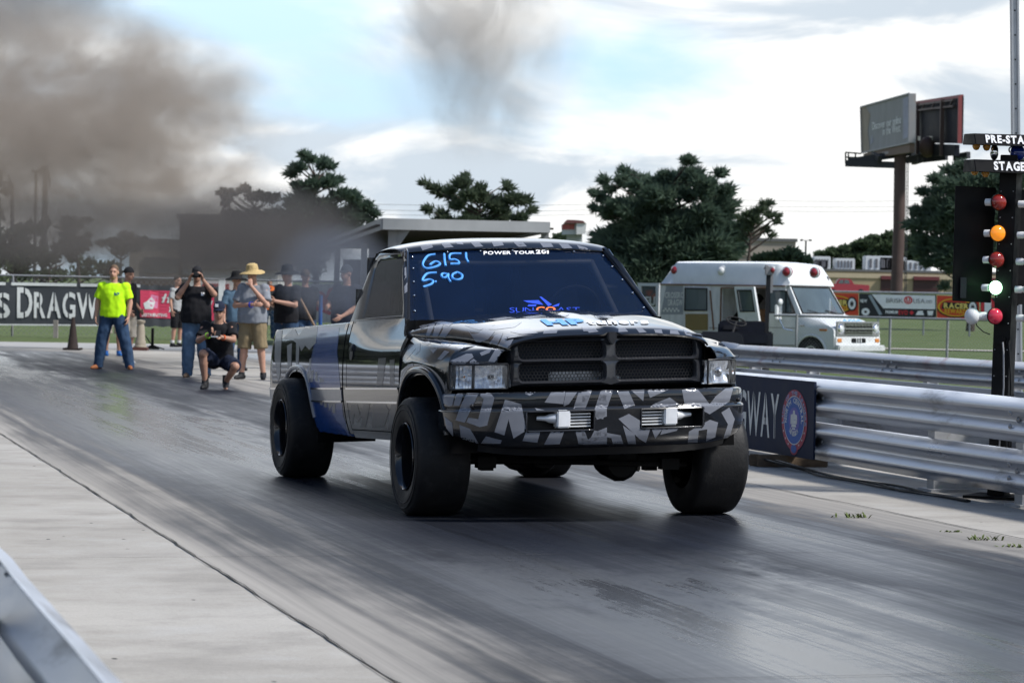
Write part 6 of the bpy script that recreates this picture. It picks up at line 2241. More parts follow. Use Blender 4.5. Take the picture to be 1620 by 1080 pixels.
# ------------------------------------------------------------------ right hand fences and banners
a, b_ = at(1225, 490, 64.5), at(1720, 518, 59.5)
fz = 1.06
nf = thing('mesh_fence', 'grey chain link fence across the grass behind the ambulance nose', 'fence', (a.x, a.y, -.25))
L = 9
for px, D in ((1408, 63), (1499, 62), (1260, 64), (1610, 61), (1700, 60)):
    q = at(px, 505, D); mb = MB(); mb.tube([(q.x, q.y, -.4), (q.x + .01, q.y, fz + .03)], .032, 8); mb.build('post', GREYST, nf, world=True, smooth=60)
mb = MB(); qa, qb = at(1225, 496, 64.5), at(1720, 521, 59.8); qa.z = qb.z = fz; mb.tube([qa, qb], .028, 8); mb.build('top_rail', GREYST, nf, world=True, smooth=60)
mb = MB(); chain(mb, qa, qb, -.22, fz, .085, .0042); mb.build('chain_link', GREYST, nf, world=True, smooth=0, weld=False)
FD2 = 128
qa, qb = at(1180, 462, FD2 + 3), at(1760, 462, FD2 - 4)
ff = thing('mesh_fence', 'far chain link fence carrying the row of sponsor banners', 'fence', (qa.x, qa.y, -.2))
ztop = at(1450, 463.5, FD2).z
mb = MB(); qa.z = qb.z = ztop; mb.tube([qa, qb], .05, 8); mb.build('top_rail', GREYST, ff, world=True, smooth=60)
for i in range(9):
    q = qa.lerp(qb, i / 8); mb = MB(); mb.tube([(q.x, q.y, -.4), (q.x, q.y, ztop)], .045, 8); mb.build('post', GREYST, ff, world=True, smooth=60)
def FB(x0, x1, t0, t1, b0, b1):
    D = lambda px: lerp(FD2 + 3, FD2 - 4, (px - 1180) / 580) - .15
    return Sign([at(x0, b0, D(x0)), at(x1, b1, D(x1)), at(x1, t1, D(x1)), at(x0, t0, D(x0))])
ORD = mat('orange red banner', (.62, .07, .035), .6, var=.06)
YEL = mat('yellow print', (.70, .42, .03), .6)
BLK = mat('black print', (.015, .015, .016), .6)
def racer(x0, x1, t0, t1, b0, b1, lab):
    sg = FB(x0, x1, t0, t1, b0, b1)
    o = thing('sponsor_banner', lab, 'banner', sg.q[0], group='sponsor banners on the far fence')
    bn = sg.board('cloth', ORD, o, .03)
    mb = MB(); sg.ring(mb, (.45, .5), .42, .40, .90, .05); sg.text(mb, 'REWARDS', (.20, .22, .76, .44), .09, off=.03); mb.build('yellow_print', YEL, bn, world=True, smooth=0)
    mb = MB(); sg.ring(mb, (.45, .48), .45, .44, .90, .04, a0=3.3, a1=6.1); mb.poly = None
    sg.disc(mb, (.86, .52), .115, .32, .06); sg.poly(mb, [(.12, .42), (.80, .42), (.80, .72), (.16, .72)], .055); mb.build('black_print', BLK, bn, world=True, smooth=0)
    mb = MB(); sg.text(mb, 'RACER', (.18, .45, .76, .69), .09, off=.04); mb.build('gold_lettering', mat('gold print', (.78, .60, .16), .6), bn, world=True, smooth=0)
    mb = MB()
    sg.ring(mb, (.86, .52), .085, .25, .55, .08); [sg.poly(mb, [(.86 + .02 * math.cos(k), .52 + .05 * math.sin(k)), (.86 + .08 * math.cos(k), .52 + .22 * math.sin(k)), (.86 + .08 * math.cos(k + .35), .52 + .22 * math.sin(k + .35))], .09) for k in lin(0, 5.6, 8)]; mb.build('wheel_print', WHITEV, bn, world=True, smooth=0)
racer(1290, 1358, 463, 464, 497, 499, 'orange red banner with a wheel print half hidden by the ambulance windscreen')
racer(1482, 1549, 467, 470, 503, 505, 'orange red racer rewards banner with black oval left of the starting lights')
sg = FB(1359, 1481, 464, 466.5, 500, 502.5)
o = thing('sponsor_banner', 'black and white spark plug banner in the middle of the far fence', 'banner', sg.q[0], group='sponsor banners on the far fence')
bn = sg.board('cloth', mat('dark grey banner', (.03, .032, .036), .6), o, .03)
mb = MB(); sg.poly(mb, [(.17, .97), (.99, .97), (.99, .37), (.32, .37)], .04); wh = mb.build('white_panel', WHITEV, bn, world=True, smooth=0)
mb = MB(); sg.text(mb, 'BRISK', (.36, .62, .58, .82), .07, off=-.005); sg.text(mb, 'USA', (.71, .62, .86, .82), .07, off=-.005); sg.text(mb, '.com', (.87, .63, .95, .76), .07); mb.build('grey_lettering', mat('grey print', (.16, .16, .17), .6), wh, world=True, smooth=0)
mb = MB(); sg.ring(mb, (.645, .75), .055, .17, .70, .07); sg.text(mb, 'U', (.62, .66, .67, .86), .08, off=.04); sg.text(mb, 'EVO', (.52, .10, .64, .30), .07, off=.03); sg.poly(mb, [(.66, .20), (.69, .10), (.72, .20), (.69, .30)], .07); mb.build('red_print', mat('red print', (.60, .04, .05), .6), wh, world=True, smooth=0)
mb = MB(); sg.text(mb, 'PREMIUM', (.35, .14, .51, .28), .07, off=.04); sg.text(mb, 'NEW', (.02, .60, .11, .75), .07, off=.03); sg.ring(mb, (.09, .20), .055, .17, .35, .06, n=9); sg.poly(mb, [(.74, .1), (.85, .1), (.83, .3), (.77, .28)], .07); sg.poly(mb, [(.90, .1), (.96, .1), (.97, .3), (.89, .3)], .07)
sg.poly(mb, [(.18, .94), (.22, .96), (.33, .46), (.30, .46)], .075); mb.build('white_print', WHITEV, bn, world=True, smooth=0)
mb = MB(); sg.poly(mb, [(.125, .92), (.165, .95), (.31, .10), (.27, .06)], .08); mb.build('spark_plug_print', mat('steel blue print', (.28, .33, .37), .5, .2), bn, world=True, smooth=0)
sg = FB(1551, 1640, 470, 472, 506, 510)
o = thing('sponsor_banner', 'grey banner with a red edged white mark behind the starting lights pole', 'banner', sg.q[0], group='sponsor banners on the far fence')
bn = sg.board('cloth', mat('dark grey banner', (.03, .032, .036), .6), o, .03)
mb = MB(); sg.ring(mb, (.14, .55), .13, .45, .55, .05); sg.poly(mb, [(0, 0), (.3, 0), (.3, .18), (0, .16)], .05); mb.build('red_print', mat('red print', (.60, .04, .05), .6), bn, world=True, smooth=0)
mb = MB(); sg.poly(mb, [(.08, .3), (.2, .3), (.2, .85), (.08, .85)], .07); mb.build('white_print', WHITEV, bn, world=True, smooth=0)

# ------------------------------------------------------------------ red pickup on the far lot
D = 330
q = at(1345, 462, D)
zr = at(1345, 465, D).z
rp = thing('red_pickup', 'small red pickup truck parked on the rise behind the sponsor banners', 'pickup truck', (q.x, q.y, zr))
REDP = mat('faded red paint', (.30, .03, .045), .35, coat=.3)
kx_ = lambda px, py: at(px, py, D)
def side_prism(pts, w, y0=0):
    mb = MB(); mb.prism(pts, lambda a, b_: kx_(a, b_) + V((0, y0, 0)), lambda a, b_: kx_(a, b_) + V((0, y0 + w, 0))); return mb
side_prism([(1310, 461), (1375, 462), (1376, 451), (1353, 449.5), (1351, 449), (1310, 449)], 2.0).build('body', REDP, rp, world=True, bevel=.08)
side_prism([(1322, 449.5), (1352, 449.5), (1346, 441), (1328, 440.5)], 1.7, .15).build('cab', REDP, rp, world=True, bevel=.1)
side_prism([(1336, 448.5), (1345, 448.7), (1342.5, 442.5), (1336, 442.3)], .04, .10).build('window', VGL, rp, world=True)
side_prism([(1326, 448.3), (1334.5, 448.5), (1334.5, 442.3), (1330, 442.3)], .04, .10).build('window', VGL, rp, world=True)
for px in (1318, 1362):
    c = kx_(px, 461.5); mb = MB(); mb.lathe([(0, -.1), (.32, -.1), (.36, 0), (.36, .2)], 16, c, 'Y'); mb.build('wheel', RUBBERB, rp, world=True, smooth=50)

# ------------------------------------------------------------------ buildings
def block(name, label, px0, px1, ptop, D, depth, m, pbot=None, roof_trim=None, group=None):
    a, b_ = at(px0, ptop, D), at(px1, ptop, D)
    gz_ = ground_z((a.x + b_.x) / 2, D) - .3
    zt = at((px0 + px1) / 2, ptop, D).z
    o = thing(name, label, 'building', ((a.x + b_.x) / 2, D, gz_), 0, group)
    w = b_.x - a.x
    mb = MB(); mb.box((0, depth / 2, (zt - gz_) / 2), (w, depth, zt - gz_)); wl = mb.build('wall', m, o)
    mb = MB(); mb.box((0, depth / 2, zt - gz_ + .1), (w + .3, depth + .3, .3)); mb.build('roof', roof_trim or mat('roof felt', (.12, .12, .12), .8), o)
    return o, w, zt - gz_
TANW = mat('tan render', (.33, .26, .16), .8, var=.08, scale=.4)
BEI = mat('beige block', (.30, .26, .22), .8, var=.1, scale=.4, stretch=(1, 1, 4))
WDW = mat('dark shopfront', (.05, .022, .022), .4, var=.2)
o, w, h = block('tan_building', 'long low tan building behind the billboard pole', 1272, 1640, 431, 345, 18, TANW)
for u0, u1 in ((.33, .42), (.47, .58), (.66, .72), (.78, .9)):
    mb = MB(); mb.box((lerp(-w / 2, w / 2, (u0 + u1) / 2), -.06, 1.35), ((u1 - u0) * w, .2, 1.7)); f_ = mb.build('window', WDW, o)
    mb = MB(); mb.box((lerp(-w / 2, w / 2, (u0 + u1) / 2), -.25, 2.4), ((u1 - u0) * w, .7, .45)); mb.build('awning', mat('maroon awning', (.12, .03, .035), .7), f_)
mb = MB(); mb.box((0, -.08, h - .55), (w, .12, .6)); mb.build('cornice', mat('pale tan band', (.42, .35, .24), .8), o)
for px, wd, hh in ((1288, 3.5, 1.3), (1300, 2.2, 1.7), (1336, 2.6, 1.5), (1395, 4.5, 1.9), (1412, 3.5, 1.8), (1448, 4, 1.4)):
    a = at(px, 430, 350); mb = MB(); mb.box((a.x - o.location.x, 6, h + hh / 2 + .2), (wd, 2.5, hh)); u_ = mb.build('roof_unit', mat('pale roof unit', (.52, .54, .55), .6, var=.1), o, bevel=.08)
    mb = MB(); [mb.box((a.x - o.location.x + k * wd / 6, 4.7, h + hh / 2 + .2), (wd / 14, .1, hh * .6)) for k in (-2, -1, 0, 1, 2)]; mb.build('louvre', mat('dark louvre', (.12, .12, .13), .6), u_)
o, w, h = block('beige_building', 'beige blockwork building right of the big pine tree', 1168, 1259, 381, 250, 14, BEI)
mb = MB(); mb.box((w * .12, -.05, h * .35), (w * .2, .2, .9)); mb.build('window', WDW, o)
mb = MB(); mb.box((-w * .3, 3, h + .9), (w * .36, 6, 1.9)); mb.build('upper_storey', BEI, o)
mb = MB(); mb.box((0, -.04, h * .72), (w, .1, .12)); mb.build('string_course', mat('dark band', (.14, .12, .10), .8), o)
o, w, h = block('dark_brick_building', 'dark brown flat roofed building seen through the smoke', 284, 380, 346, 150, 12, mat('dark brown brick', (.075, .055, .048), .85, var=.2, scale=1.5))
for k in (-.3, .05, .35):
    mb = MB(); mb.box((w * k, -.05, h * .55), (.9, .2, 1.2)); mb.build('window', VGL, o)
o, w, h = block('cream_building', 'cream low building left of the dark brick building in the smoke', 205, 292, 384, 170, 14, mat('cream render', (.36, .32, .26), .8, var=.1, scale=.5))
mb = MB(); mb.box((w * .1, -.05, h * .68), (2.2, .2, 1.0)); mb.build('window', VGL, o)
mb = MB(); mb.box((0, -.3, h * .42), (w, .9, .5)); mb.build('canopy', mat('brown canopy', (.09, .07, .06), .8), o)
o, w, h = block('white_building', 'low pale building behind the spectators in straw hat', 300, 440, 425, 120, 8, mat('pale render', (.48, .47, .45), .8, var=.1, scale=.5))
mb = MB(); mb.box((-w * .2, -.05, h * .5), (1.2, .2, 1.4)); mb.build('door', mat('door red', (.2, .05, .05), .6), o)
# worn roadside sign cabinet
a = at(907, 365, 210)
sgn = thing('sign_tower', 'weathered white roadside sign tower with peeling red panel above the truck cab', 'sign', (a.x, 210, 1.2))
mk = lambda px, py, d=0: at(px, py, 210 + d)
mb = MB(); mb.prism([(896, 400), (921, 400), (921, 370), (896, 370)], lambda p_, q_: mk(p_, q_), lambda p_, q_: mk(p_, q_, 2)); mb.build('shaft', mat('grey blue cladding', (.33, .36, .40), .6, var=.1, scale=.6, stretch=(1, 1, 6)), sgn, world=True)
mb = MB(); mb.prism([(889, 371), (912, 371), (912, 351), (896, 351), (888, 356)], lambda p_, q_: mk(p_, q_, -1), lambda p_, q_: mk(p_, q_, 3)); c1 = mb.build('cabinet', mat('pale grey panel', (.42, .44, .46), .6), sgn, world=True)
mb = MB(); mb.prism([(888.5, 363), (909, 363), (909, 354), (889, 355)], lambda p_, q_: mk(p_, q_, -1.05), lambda p_, q_: mk(p_, q_, -1.0)); mb.build('red_panel', mat('peeling red', (.33, .09, .085), .7, var=.5, scale=2.5, stretch=(2.5, 1, .5)), c1, world=True)
mb = MB(); mb.prism([(912, 371), (926, 370), (928, 353), (912, 352)], lambda p_, q_: mk(p_, q_, -1.5), lambda p_, q_: mk(p_, q_, 1)); mb.build('cabinet', mat('white panel', (.55, .55, .54), .6), sgn, world=True)
mb = MB(); mb.prism([(891, 353), (897, 347.5), (912, 348), (922, 349), (927, 353)], lambda p_, q_: mk(p_, q_, -1.6), lambda p_, q_: mk(p_, q_, 2)); mb.build('crown', mat('dark red trim', (.13, .05, .05), .7), sgn, world=True)

# ------------------------------------------------------------------ street lamps and poles
LP = mat('dark lamp steel', (.06, .06, .062), .6, .3)
def street_lamp(px, ptop, D, label, arms, r=.09, group='street lamps'):
    p = at(px, ptop, D); z0 = ground_z(p.x, D) - .2
    o = thing('street_lamp', label, 'street lamp', (p.x, D, z0), 0, group)
    mb = MB(); mb.tube([(0, 0, 0), (0, 0, p.z - z0)], [r * 1.3, r], 8); mb.build('pole', LP, o, smooth=60)
    for dx in arms:
        mb = MB(); mb.beam((0, 0, p.z - z0 - .05), (dx, 0, p.z - z0 + .05), .07, .07); a_ = mb.build('arm', LP, o)
        mb = MB(); mb.box((dx, 0, p.z - z0), (abs(dx) * .6, .4, .22)); mb.build('lamp_head', LP, a_, bevel=.04)
street_lamp(20, 290, 140, 'single armed street lamp at the far left in the smoke', (-.45,))
street_lamp(57, 271, 150, 'tall street lamp with a small square head left of the radio mast', (-.2, .2), .08)
street_lamp(1275, 380, 300, 'twin headed car park lamp between beige building and far trees', (-.5, .5), .10)
street_lamp(0, 312, 170, 'short street lamp at the left edge of the picture', (-.3,), .08)
p = at(72, 262, 145); z0 = 0
o = thing('radio_mast', 'thick dark mast with antennas on top in the smoke at the left', 'mast', (p.x, 145, 0))
mb = MB(); mb.tube([(0, 0, 0), (0, 0, p.z)], [.20, .14], 8); mb.build('pole', LP, o, smooth=60)
mb = MB(); [mb.box((dx, 0, p.z - .3 - k * .3), (.10, .1, .5)) for k, dx in enumerate((-.22, .2, .25))]; mb.beam((-.25, 0, p.z - .3), (.3, 0, p.z - .3), .06, .06); mb.build('antenna', LP, o)

# ------------------------------------------------------------------ small things on the start line
p = gnd(115, 553.5)
o = thing('traffic_cone', 'tall dark weathered traffic cone on the pale road below the dragway banner', 'traffic cone', p)
CONE = mat('dark faded rubber', (.045, .033, .03), .8, var=.3, scale=8)
mb = MB(); mb.lathe([(.0, .74), (.03, .735), (.04, .70), (.125, .05), (.14, .03)], 24); mb.build('cone', CONE, o, smooth=50)
mb = MB(); mb.box((0, 0, .02), (.36, .36, .035)); [mb.box((sx * .16, sy * .16, .03), (.08, .08, .04)) for sx in (-1, 1) for sy in (-1, 1)]; mb.build('base', CONE, o, bevel=.01)
p = gnd(222, 554)
o = thing('stone_pedestal', 'pale tan moulded pedestal with stepped foot behind the spectators', 'pedestal', p)
TS = mat('tan stone', (.33, .29, .23), .85, var=.2, scale=5)
k_ = p.y / FPX
mb = MB(); mb.lathe([(.15, 0), (.15, .10), (.125, .12), (.125, .20), (.105, .23), (.10, .42), (.085, .55), (.07, .60), (.10, .63), (.105, .68), (.0, .70)], 20); mb.build('shaft', TS, o, smooth=40)
mb = MB(); mb.box((0, 0, .035), (.34, .34, .07)); mb.build('foot', mat('dark red foot', (.10, .04, .035), .8), o)
p = gnd(241, 553)
o = thing('ground_stand', 'short black post on a splayed stand with a cable beside the pedestal', 'stand', p)
mb = MB(); mb.beam((0, 0, 0), (0, 0, .50), .06, .06); mb.build('post', BLACKP, o)
mb = MB(); mb.tube([(-.17, 0, .33), (-.05, 0, .15), (.04, 0, .08), (.28, 0, .02)], .015, 6); mb.tube([(-.1, 0, .05), (0, 0, .10), (.12, .1, .04)], .03, 6); mb.box((0, 0, .025), (.30, .2, .05)); mb.build('foot', BLACKP, o)
a, b_ = at(467, 457, 44), at(497, 516, 43.8)
b_ = a + (b_ - a) * (a.z / (a.z - b_.z)) * .985
o = thing('push_broom', 'wooden handled broom leaning behind the truck bed', 'broom', (b_.x, b_.y, 0))
mb = MB(); mb.tube([a, b_ + V((0, 0, .03))], .022, 8); mb.build('handle', mat('broom wood', (.20, .13, .08), .7), o, world=True, smooth=60)
mb = MB(); mb.box((b_.x, b_.y, .06), (.5, .1, .1)); mb.build('brush', BLACKP, o, world=True)
p = at(507, 500, 47)
mb = MB(); mb.tube([(p.x, p.y, 0), (p.x, p.y, 1.35)], .035, 10); tag(mb.build('blue_pole', mat('blue paint', (.02, .07, .22), .5), smooth=60), 'upright dark blue pole in front of the white banner', 'pole')

# ------------------------------------------------------------------ trees
def leafmat(nm, c, c2, s=.5):
    m, n, l = node_mat(nm)
    b = n['Principled BSDF']
    v = objvec(n, l)
    a = tx(n, l, vec=v, Scale=s, Detail=4)
    f = tx(n, l, vec=v, Scale=s * 9, Detail=3)
    q = mixc(n, l, mr(n, l, a.outputs['Fac'], .35, .65), c, c2)
    q = mixc(n, l, mr(n, l, f.outputs['Fac'], .4, .7, 0, .5), q, tuple(x * 1.5 for x in c2))
    l.new(q, b.inputs['Base Color'])
    b.inputs['Roughness'].default_value = .75
    b.inputs['Specular IOR Level'].default_value = .2
    tl = n.new('ShaderNodeBsdfTranslucent')
    l.new(q, tl.inputs['Color'])
    ms = n.new('ShaderNodeMixShader')
    ms.inputs[0].default_value = .4
    l.new(b.outputs[0], ms.inputs[1]); l.new(tl.outputs[0], ms.inputs[2])
    l.new(ms.outputs[0], n['Material Output'].inputs['Surface'])
    return m
PINE = leafmat('pine needles', (.075, .118, .085), (.105, .148, .105))
PINE2 = leafmat('dull pine needles', (.066, .095, .062), (.10, .128, .08))
LEAF = leafmat('broad leaves', (.045, .068, .030), (.075, .10, .045))
LEAFD = leafmat('dark leaves', (.022, .028, .020), (.034, .042, .028))
BARK = mat('bark', (.055, .042, .034), .9, var=.3, scale=4)


def tree_of(name, label, D, lobes, trunk_px, m, leaf=.16, per=170, needle=True, group=None, seed=0, flat=.58, depth=1.0, limb=.06):
    """crown of clumps standing where the photo shows boughs; every clump gets its own depth"""
    rnd = random.Random(seed)
    k = D / FPX
    base = at(trunk_px, 470, D)
    z0 = ground_z(base.x, D) - .2
    o = thing(name, label, 'tree', (base.x, D, z0), 0, group)
    xs_ = [l_[0] for l_ in lobes]
    wid = (max(xs_) - min(xs_)) * k
    mb, wood = MB(), MB()
    tops = min(l_[1] for l_ in lobes)
    ztop = at(trunk_px, tops, D).z
    tr_ = lambda z: V((base.x + .15 * math.sin(z * .7 + seed), D, z))
    zs = lin(z0, lerp(z0, ztop, .86), 8)
    r0 = max(.14, .028 * (ztop - z0))
    wood.tube([tr_(z) for z in zs], [r0 * (1 - .85 * i / 7) for i in range(8)], 8)
    for (px, py, r_) in lobes:
        r_ *= 1.22 if needle else 1.2
        c = at(px, py, D)
        rr = r_ * k
        off = abs(px - trunk_px) * k
        room = max(0.0, (wid * .5) ** 2 - off ** 2) ** .5 * depth * .8
        clumps = 1 if rr < .42 else (3 if rr < .9 else 5 if rr < 1.5 else 8)
        for q in range(clumps):
            dy = rnd.uniform(-room, room)
            cc = V((c.x, D + dy, c.z)) + (V((rnd.gauss(0, .42), 0, rnd.gauss(0, .36))) * rr if clumps > 1 else V((0, 0, 0)))
            rc = rr * (1.0 if clumps == 1 else rnd.uniform(.6, .85))
            a_ = tr_(min(zs[-1], max(z0 + .25 * (ztop - z0), cc.z - abs(cc.x - base.x) * .45 - .3)))
            wood.tube([a_, a_.lerp(cc, .5) + V((0, 0, -.12 * rr)), cc], [limb, limb * .6, limb * .25], 5)
            ax = (cc - a_); ax.z *= .4
            ax = ax.normalized() if ax.length > .01 else V((1, 0, 0))
            for i in range(int((2.1 if needle else 1.5) * per * (rc / .8) ** 1.7) + 30):
                p = V((rnd.gauss(0, .46), rnd.gauss(0, .46), rnd.gauss(0, .46)))
                if p.length > 1.25:
                    p *= .6
                pos = cc + V((p.x * rc, p.y * rc * 1.1, p.z * rc * flat))
                dr = (p * .9 + ax * .5 + V((rnd.gauss(0, .4), rnd.gauss(0, .4), rnd.gauss(0, .35) + .25))).normalized()
                sd = dr.cross(V((rnd.gauss(0, 1), rnd.gauss(0, 1), rnd.gauss(0, 1)))).normalized()
                L_ = leaf * rnd.uniform(.7, 1.5) * (1.25 if needle else 1.1)
                if needle:      # a twig tuft: two crossed slivers
                    w_ = L_ * .17
                    up = sd.cross(dr)
                    for s_ in (sd, up):
                        mb.add([pos - dr * L_, pos + s_ * w_, pos + dr * L_ * 1.1, pos - s_ * w_], [(0, 1, 2, 3)])
                else:
                    w_ = L_ * .45
                    mb.add([pos - dr * L_ * .8, pos + sd * w_, pos + dr * L_ * .8, pos - sd * w_], [(0, 1, 2, 3)])
    wood.build('trunk', BARK, o, world=True, smooth=60, weld=False)
    mb.build('crown', m, o, world=True, smooth=0, weld=False)
    return o
tree_of('pine_tree', 'tall dark pine with open pointed top left of the shelter', 150,
        [(490, 248, 10), (475, 262, 12), (506, 258, 12), (522, 262, 8), (462, 276, 8), (485, 285, 16), (512, 285, 15), (492, 310, 20), (530, 308, 12), (556, 316, 14), (578, 326, 10), (480, 335, 24), (520, 335, 26), (555, 345, 20), (594, 338, 6),
         (500, 365, 34), (455, 352, 22), (545, 368, 20), (470, 395, 36), (586, 352, 6), (534, 285, 6), (575, 345, 8)], 497, PINE, leaf=.20, group='pine trees beyond the fence', seed=1)
tree_of('pine_tree', 'wide low pine with flat spreading boughs above the shelter roof', 140,
        [(672, 290, 7), (688, 298, 9), (708, 304, 11), (732, 290, 13), (736, 278, 6), (745, 312, 14), (720, 325, 12), (698, 336, 9), (678, 331, 8), (765, 315, 14), (760, 298, 8), (785, 318, 14), (804, 298, 8), (800, 288, 4), (812, 320, 16), (832, 318, 9), (840, 333, 8), (790, 340, 16),
         (750, 340, 16), (820, 345, 12), (690, 350, 8), (758, 360, 20), (800, 365, 18), (720, 360, 14)], 757, PINE2, leaf=.18, per=150, group='pine trees beyond the fence', seed=2, flat=.6)
tree_of('pine_tree', 'huge dense dark pine filling the middle behind the truck roof', 160,
        [(942, 306, 7), (955, 314, 9), (972, 322, 11), (940, 328, 6), (957, 334, 9), (985, 340, 14), (956, 284, 8), (966, 298, 9), (990, 268, 8), (992, 288, 12), (1010, 300, 18), (1026, 282, 11), (1050, 285, 15), (1084, 258, 10), (1086, 278, 15), (1106, 285, 11), (1070, 305, 24), (1110, 305, 18),
         (1136, 276, 9), (1130, 298, 15), (1138, 320, 13), (1148, 311, 6), (1030, 320, 28), (1080, 335, 32), (1000, 350, 26), (1120, 345, 28), (980, 365, 20), (1040, 365, 38), (1090, 380, 40), (1145, 365, 22), (1000, 395, 34), (1150, 395, 24), (958, 385, 16), (945, 402, 18), (1050, 410, 42), (1110, 415, 34), (990, 425, 34), (1040, 440, 30)],
        1055, PINE, leaf=.22, per=190, group='pine trees beyond the fence', seed=3)
tree_of('pine_tree', 'small crooked open pine beside the beige building', 135,
        [(1183, 338, 8), (1172, 345, 6), (1204, 332, 8), (1216, 322, 6), (1206, 322, 4), (1220, 340, 8), (1229, 350, 6), (1195, 348, 9), (1180, 360, 8), (1212, 364, 7), (1222, 372, 4), (1176, 376, 7), (1196, 336, 5), (1232, 342, 3), (1186, 352, 7), (1168, 358, 6)], 1182, PINE2, leaf=.17, per=120, group='pine trees beyond the fence', seed=4, limb=.08)
tree_of('pine_tree', 'dark pine partly hidden behind the starting lights at the right', 145,
        [(1502, 268, 9), (1518, 262, 8), (1482, 288, 11), (1505, 300, 20), (1460, 304, 8), (1474, 322, 17), (1449, 334, 7), (1463, 350, 17), (1495, 345, 30), (1454, 372, 9), (1485, 390, 26), (1530, 330, 36), (1540, 290, 24), (1468, 410, 14), (1500, 428, 20), (1492, 452, 7), (1560, 350, 36), (1600, 320, 36), (1590, 275, 24), (1570, 400, 30)],
        1540, PINE, leaf=.20, per=160, group='pine trees beyond the fence', seed=5)
tree_of('broadleaf_tree', 'dark round tree deep in the smoke left of the tall pine', 130,
        [(352, 316, 12), (366, 304, 9), (390, 300, 10), (410, 308, 14), (432, 312, 10), (360, 338, 13), (395, 335, 16), (425, 345, 22), (345, 345, 6), (440, 370, 22), (400, 372, 18), (420, 395, 22), (378, 352, 8)], 402, LEAFD, leaf=.14, per=190, needle=False, group='broadleaf trees in the smoke', seed=6)
for i, (tp, lob, lab) in enumerate(((121, [(120, 346, 14), (113, 370, 16), (137, 348, 7), (128, 385, 18), (104, 395, 16), (140, 372, 6)], 'spiky topped tree right of the radio mast in the smoke'),
                                    (25, [(8, 378, 16), (32, 372, 14), (60, 366, 10), (45, 395, 24), (10, 405, 24), (70, 400, 20)], 'low bushy tree at the left edge under the street lamps'),
                                    (195, [(180, 383, 12), (206, 376, 12), (226, 381, 9), (160, 384, 8), (195, 392, 14), (215, 394, 10)], 'small round topped tree before the cream building'),
                                    (80, [(40, 428, 20), (85, 425, 20), (130, 425, 22), (175, 428, 16), (10, 430, 20), (105, 410, 18)], 'broad low bush behind the dragway banner'))):
    tree_of('broadleaf_tree', lab, 120 + i * 6, lob, tp, LEAF if i in (1, 3) else LEAFD, leaf=.13, per=170, needle=False, group='broadleaf trees in the smoke', seed=20 + i)
for i, (tp, lob, lab) in enumerate(((1318, [(1300, 404, 9), (1318, 398, 10), (1335, 402, 10), (1310, 412, 12), (1330, 414, 12)], 'pale distant tree left of the billboard pole behind the tan building'),
                                    (1362, [(1345, 398, 10), (1362, 388, 11), (1380, 382, 10), (1355, 408, 16), (1378, 402, 16)], 'taller distant tree just left of the billboard pole'),
                                    (1402, [(1392, 378, 9), (1405, 376, 9), (1418, 384, 10), (1398, 396, 16), (1412, 402, 14)], 'distant tree directly behind the billboard pole'),
                                    (1440, [(1432, 386, 9), (1446, 384, 9), (1440, 400, 15), (1455, 410, 12)], 'distant tree just right of the billboard pole'),
                                    (1245, [(1225, 405, 8), (1245, 398, 9), (1265, 402, 9), (1240, 414, 12), (1270, 414, 10), (1205, 410, 8)], 'low shrubs like tree before the beige building'),
                                    (875, [(862, 380, 5), (880, 378, 8), (890, 384, 6), (870, 390, 8)], 'small distant tree between the shelter roof and sign tower'))):
    tree_of('distant_tree', lab, 390 if i < 4 else (235 if i == 4 else 260), lob, tp, leafmat('hazy leaves', (.055, .085, .045), (.085, .115, .065), .2), leaf=.42, per=60, needle=False, group='distant trees behind the lot', seed=40 + i, limb=.1)
# overhead wires
mb = MB()
for dy in (0, 9, 16):
    pts = [at(px, 322 + dy - (px - 600) * .012 + 6 * math.sin((px % 560) / 560 * math.pi), 240) for px in range(520, 1500, 35)]
    mb.tube(pts, .018, 4)
tag(mb.build('overhead_wires', mat('wire', (.2, .2, .2), .6), smooth=0, weld=False), 'thin overhead wires crossing the pale sky behind the pines', 'wires')

# ------------------------------------------------------------------ added woods out of view, dark for the truck to reflect
def wood(label, pts, h, seed, n):
    rnd = random.Random(seed)
    mb = MB()
    L = [(V(a), V(b)) for a, b in zip(pts[:-1], pts[1:])]
    tot = sum((b - a).length for a, b in L)
    for a, b in L:
        for i in range(int(n * (b - a).length / tot)):
            c = a.lerp(b, rnd.random()) + V((rnd.gauss(0, 3), rnd.gauss(0, 3), 0))
            z = h * rnd.random() ** .7 * (.75 + .25 * math.sin(c.x * .21 + c.y * .17 + seed))
            s = rnd.uniform(.5, 1.1)
            d1 = V((rnd.gauss(0, 1), rnd.gauss(0, 1), rnd.gauss(0, 1))).normalized()
            d2 = d1.cross(V((rnd.gauss(0, 1), rnd.gauss(0, 1), rnd.gauss(0, 1)))).normalized()
            p = c + V((0, 0, z))
            mb.add([p - d1 * s, p + d2 * s * .7, p + d1 * s, p - d2 * s * .7], [(0, 1, 2, 3)])
    tag(mb.build('added_woodland', LEAFD, smooth=0, weld=False), label, 'woods', None, 'stuff')
wood('dark line of woods added out of view along the left side of the strip', [(-34, 2, 0), (-40, 40, 0), (-54, 90, 0), (-62, 140, 0), (-33, 158, 0)], 9, 1, 11000)
wood('dark line of woods added out of view behind and beside the camera', [(-30, -22, 0), (0, -34, 0), (40, -26, 0), (60, 10, 0)], 6, 2, 5200)
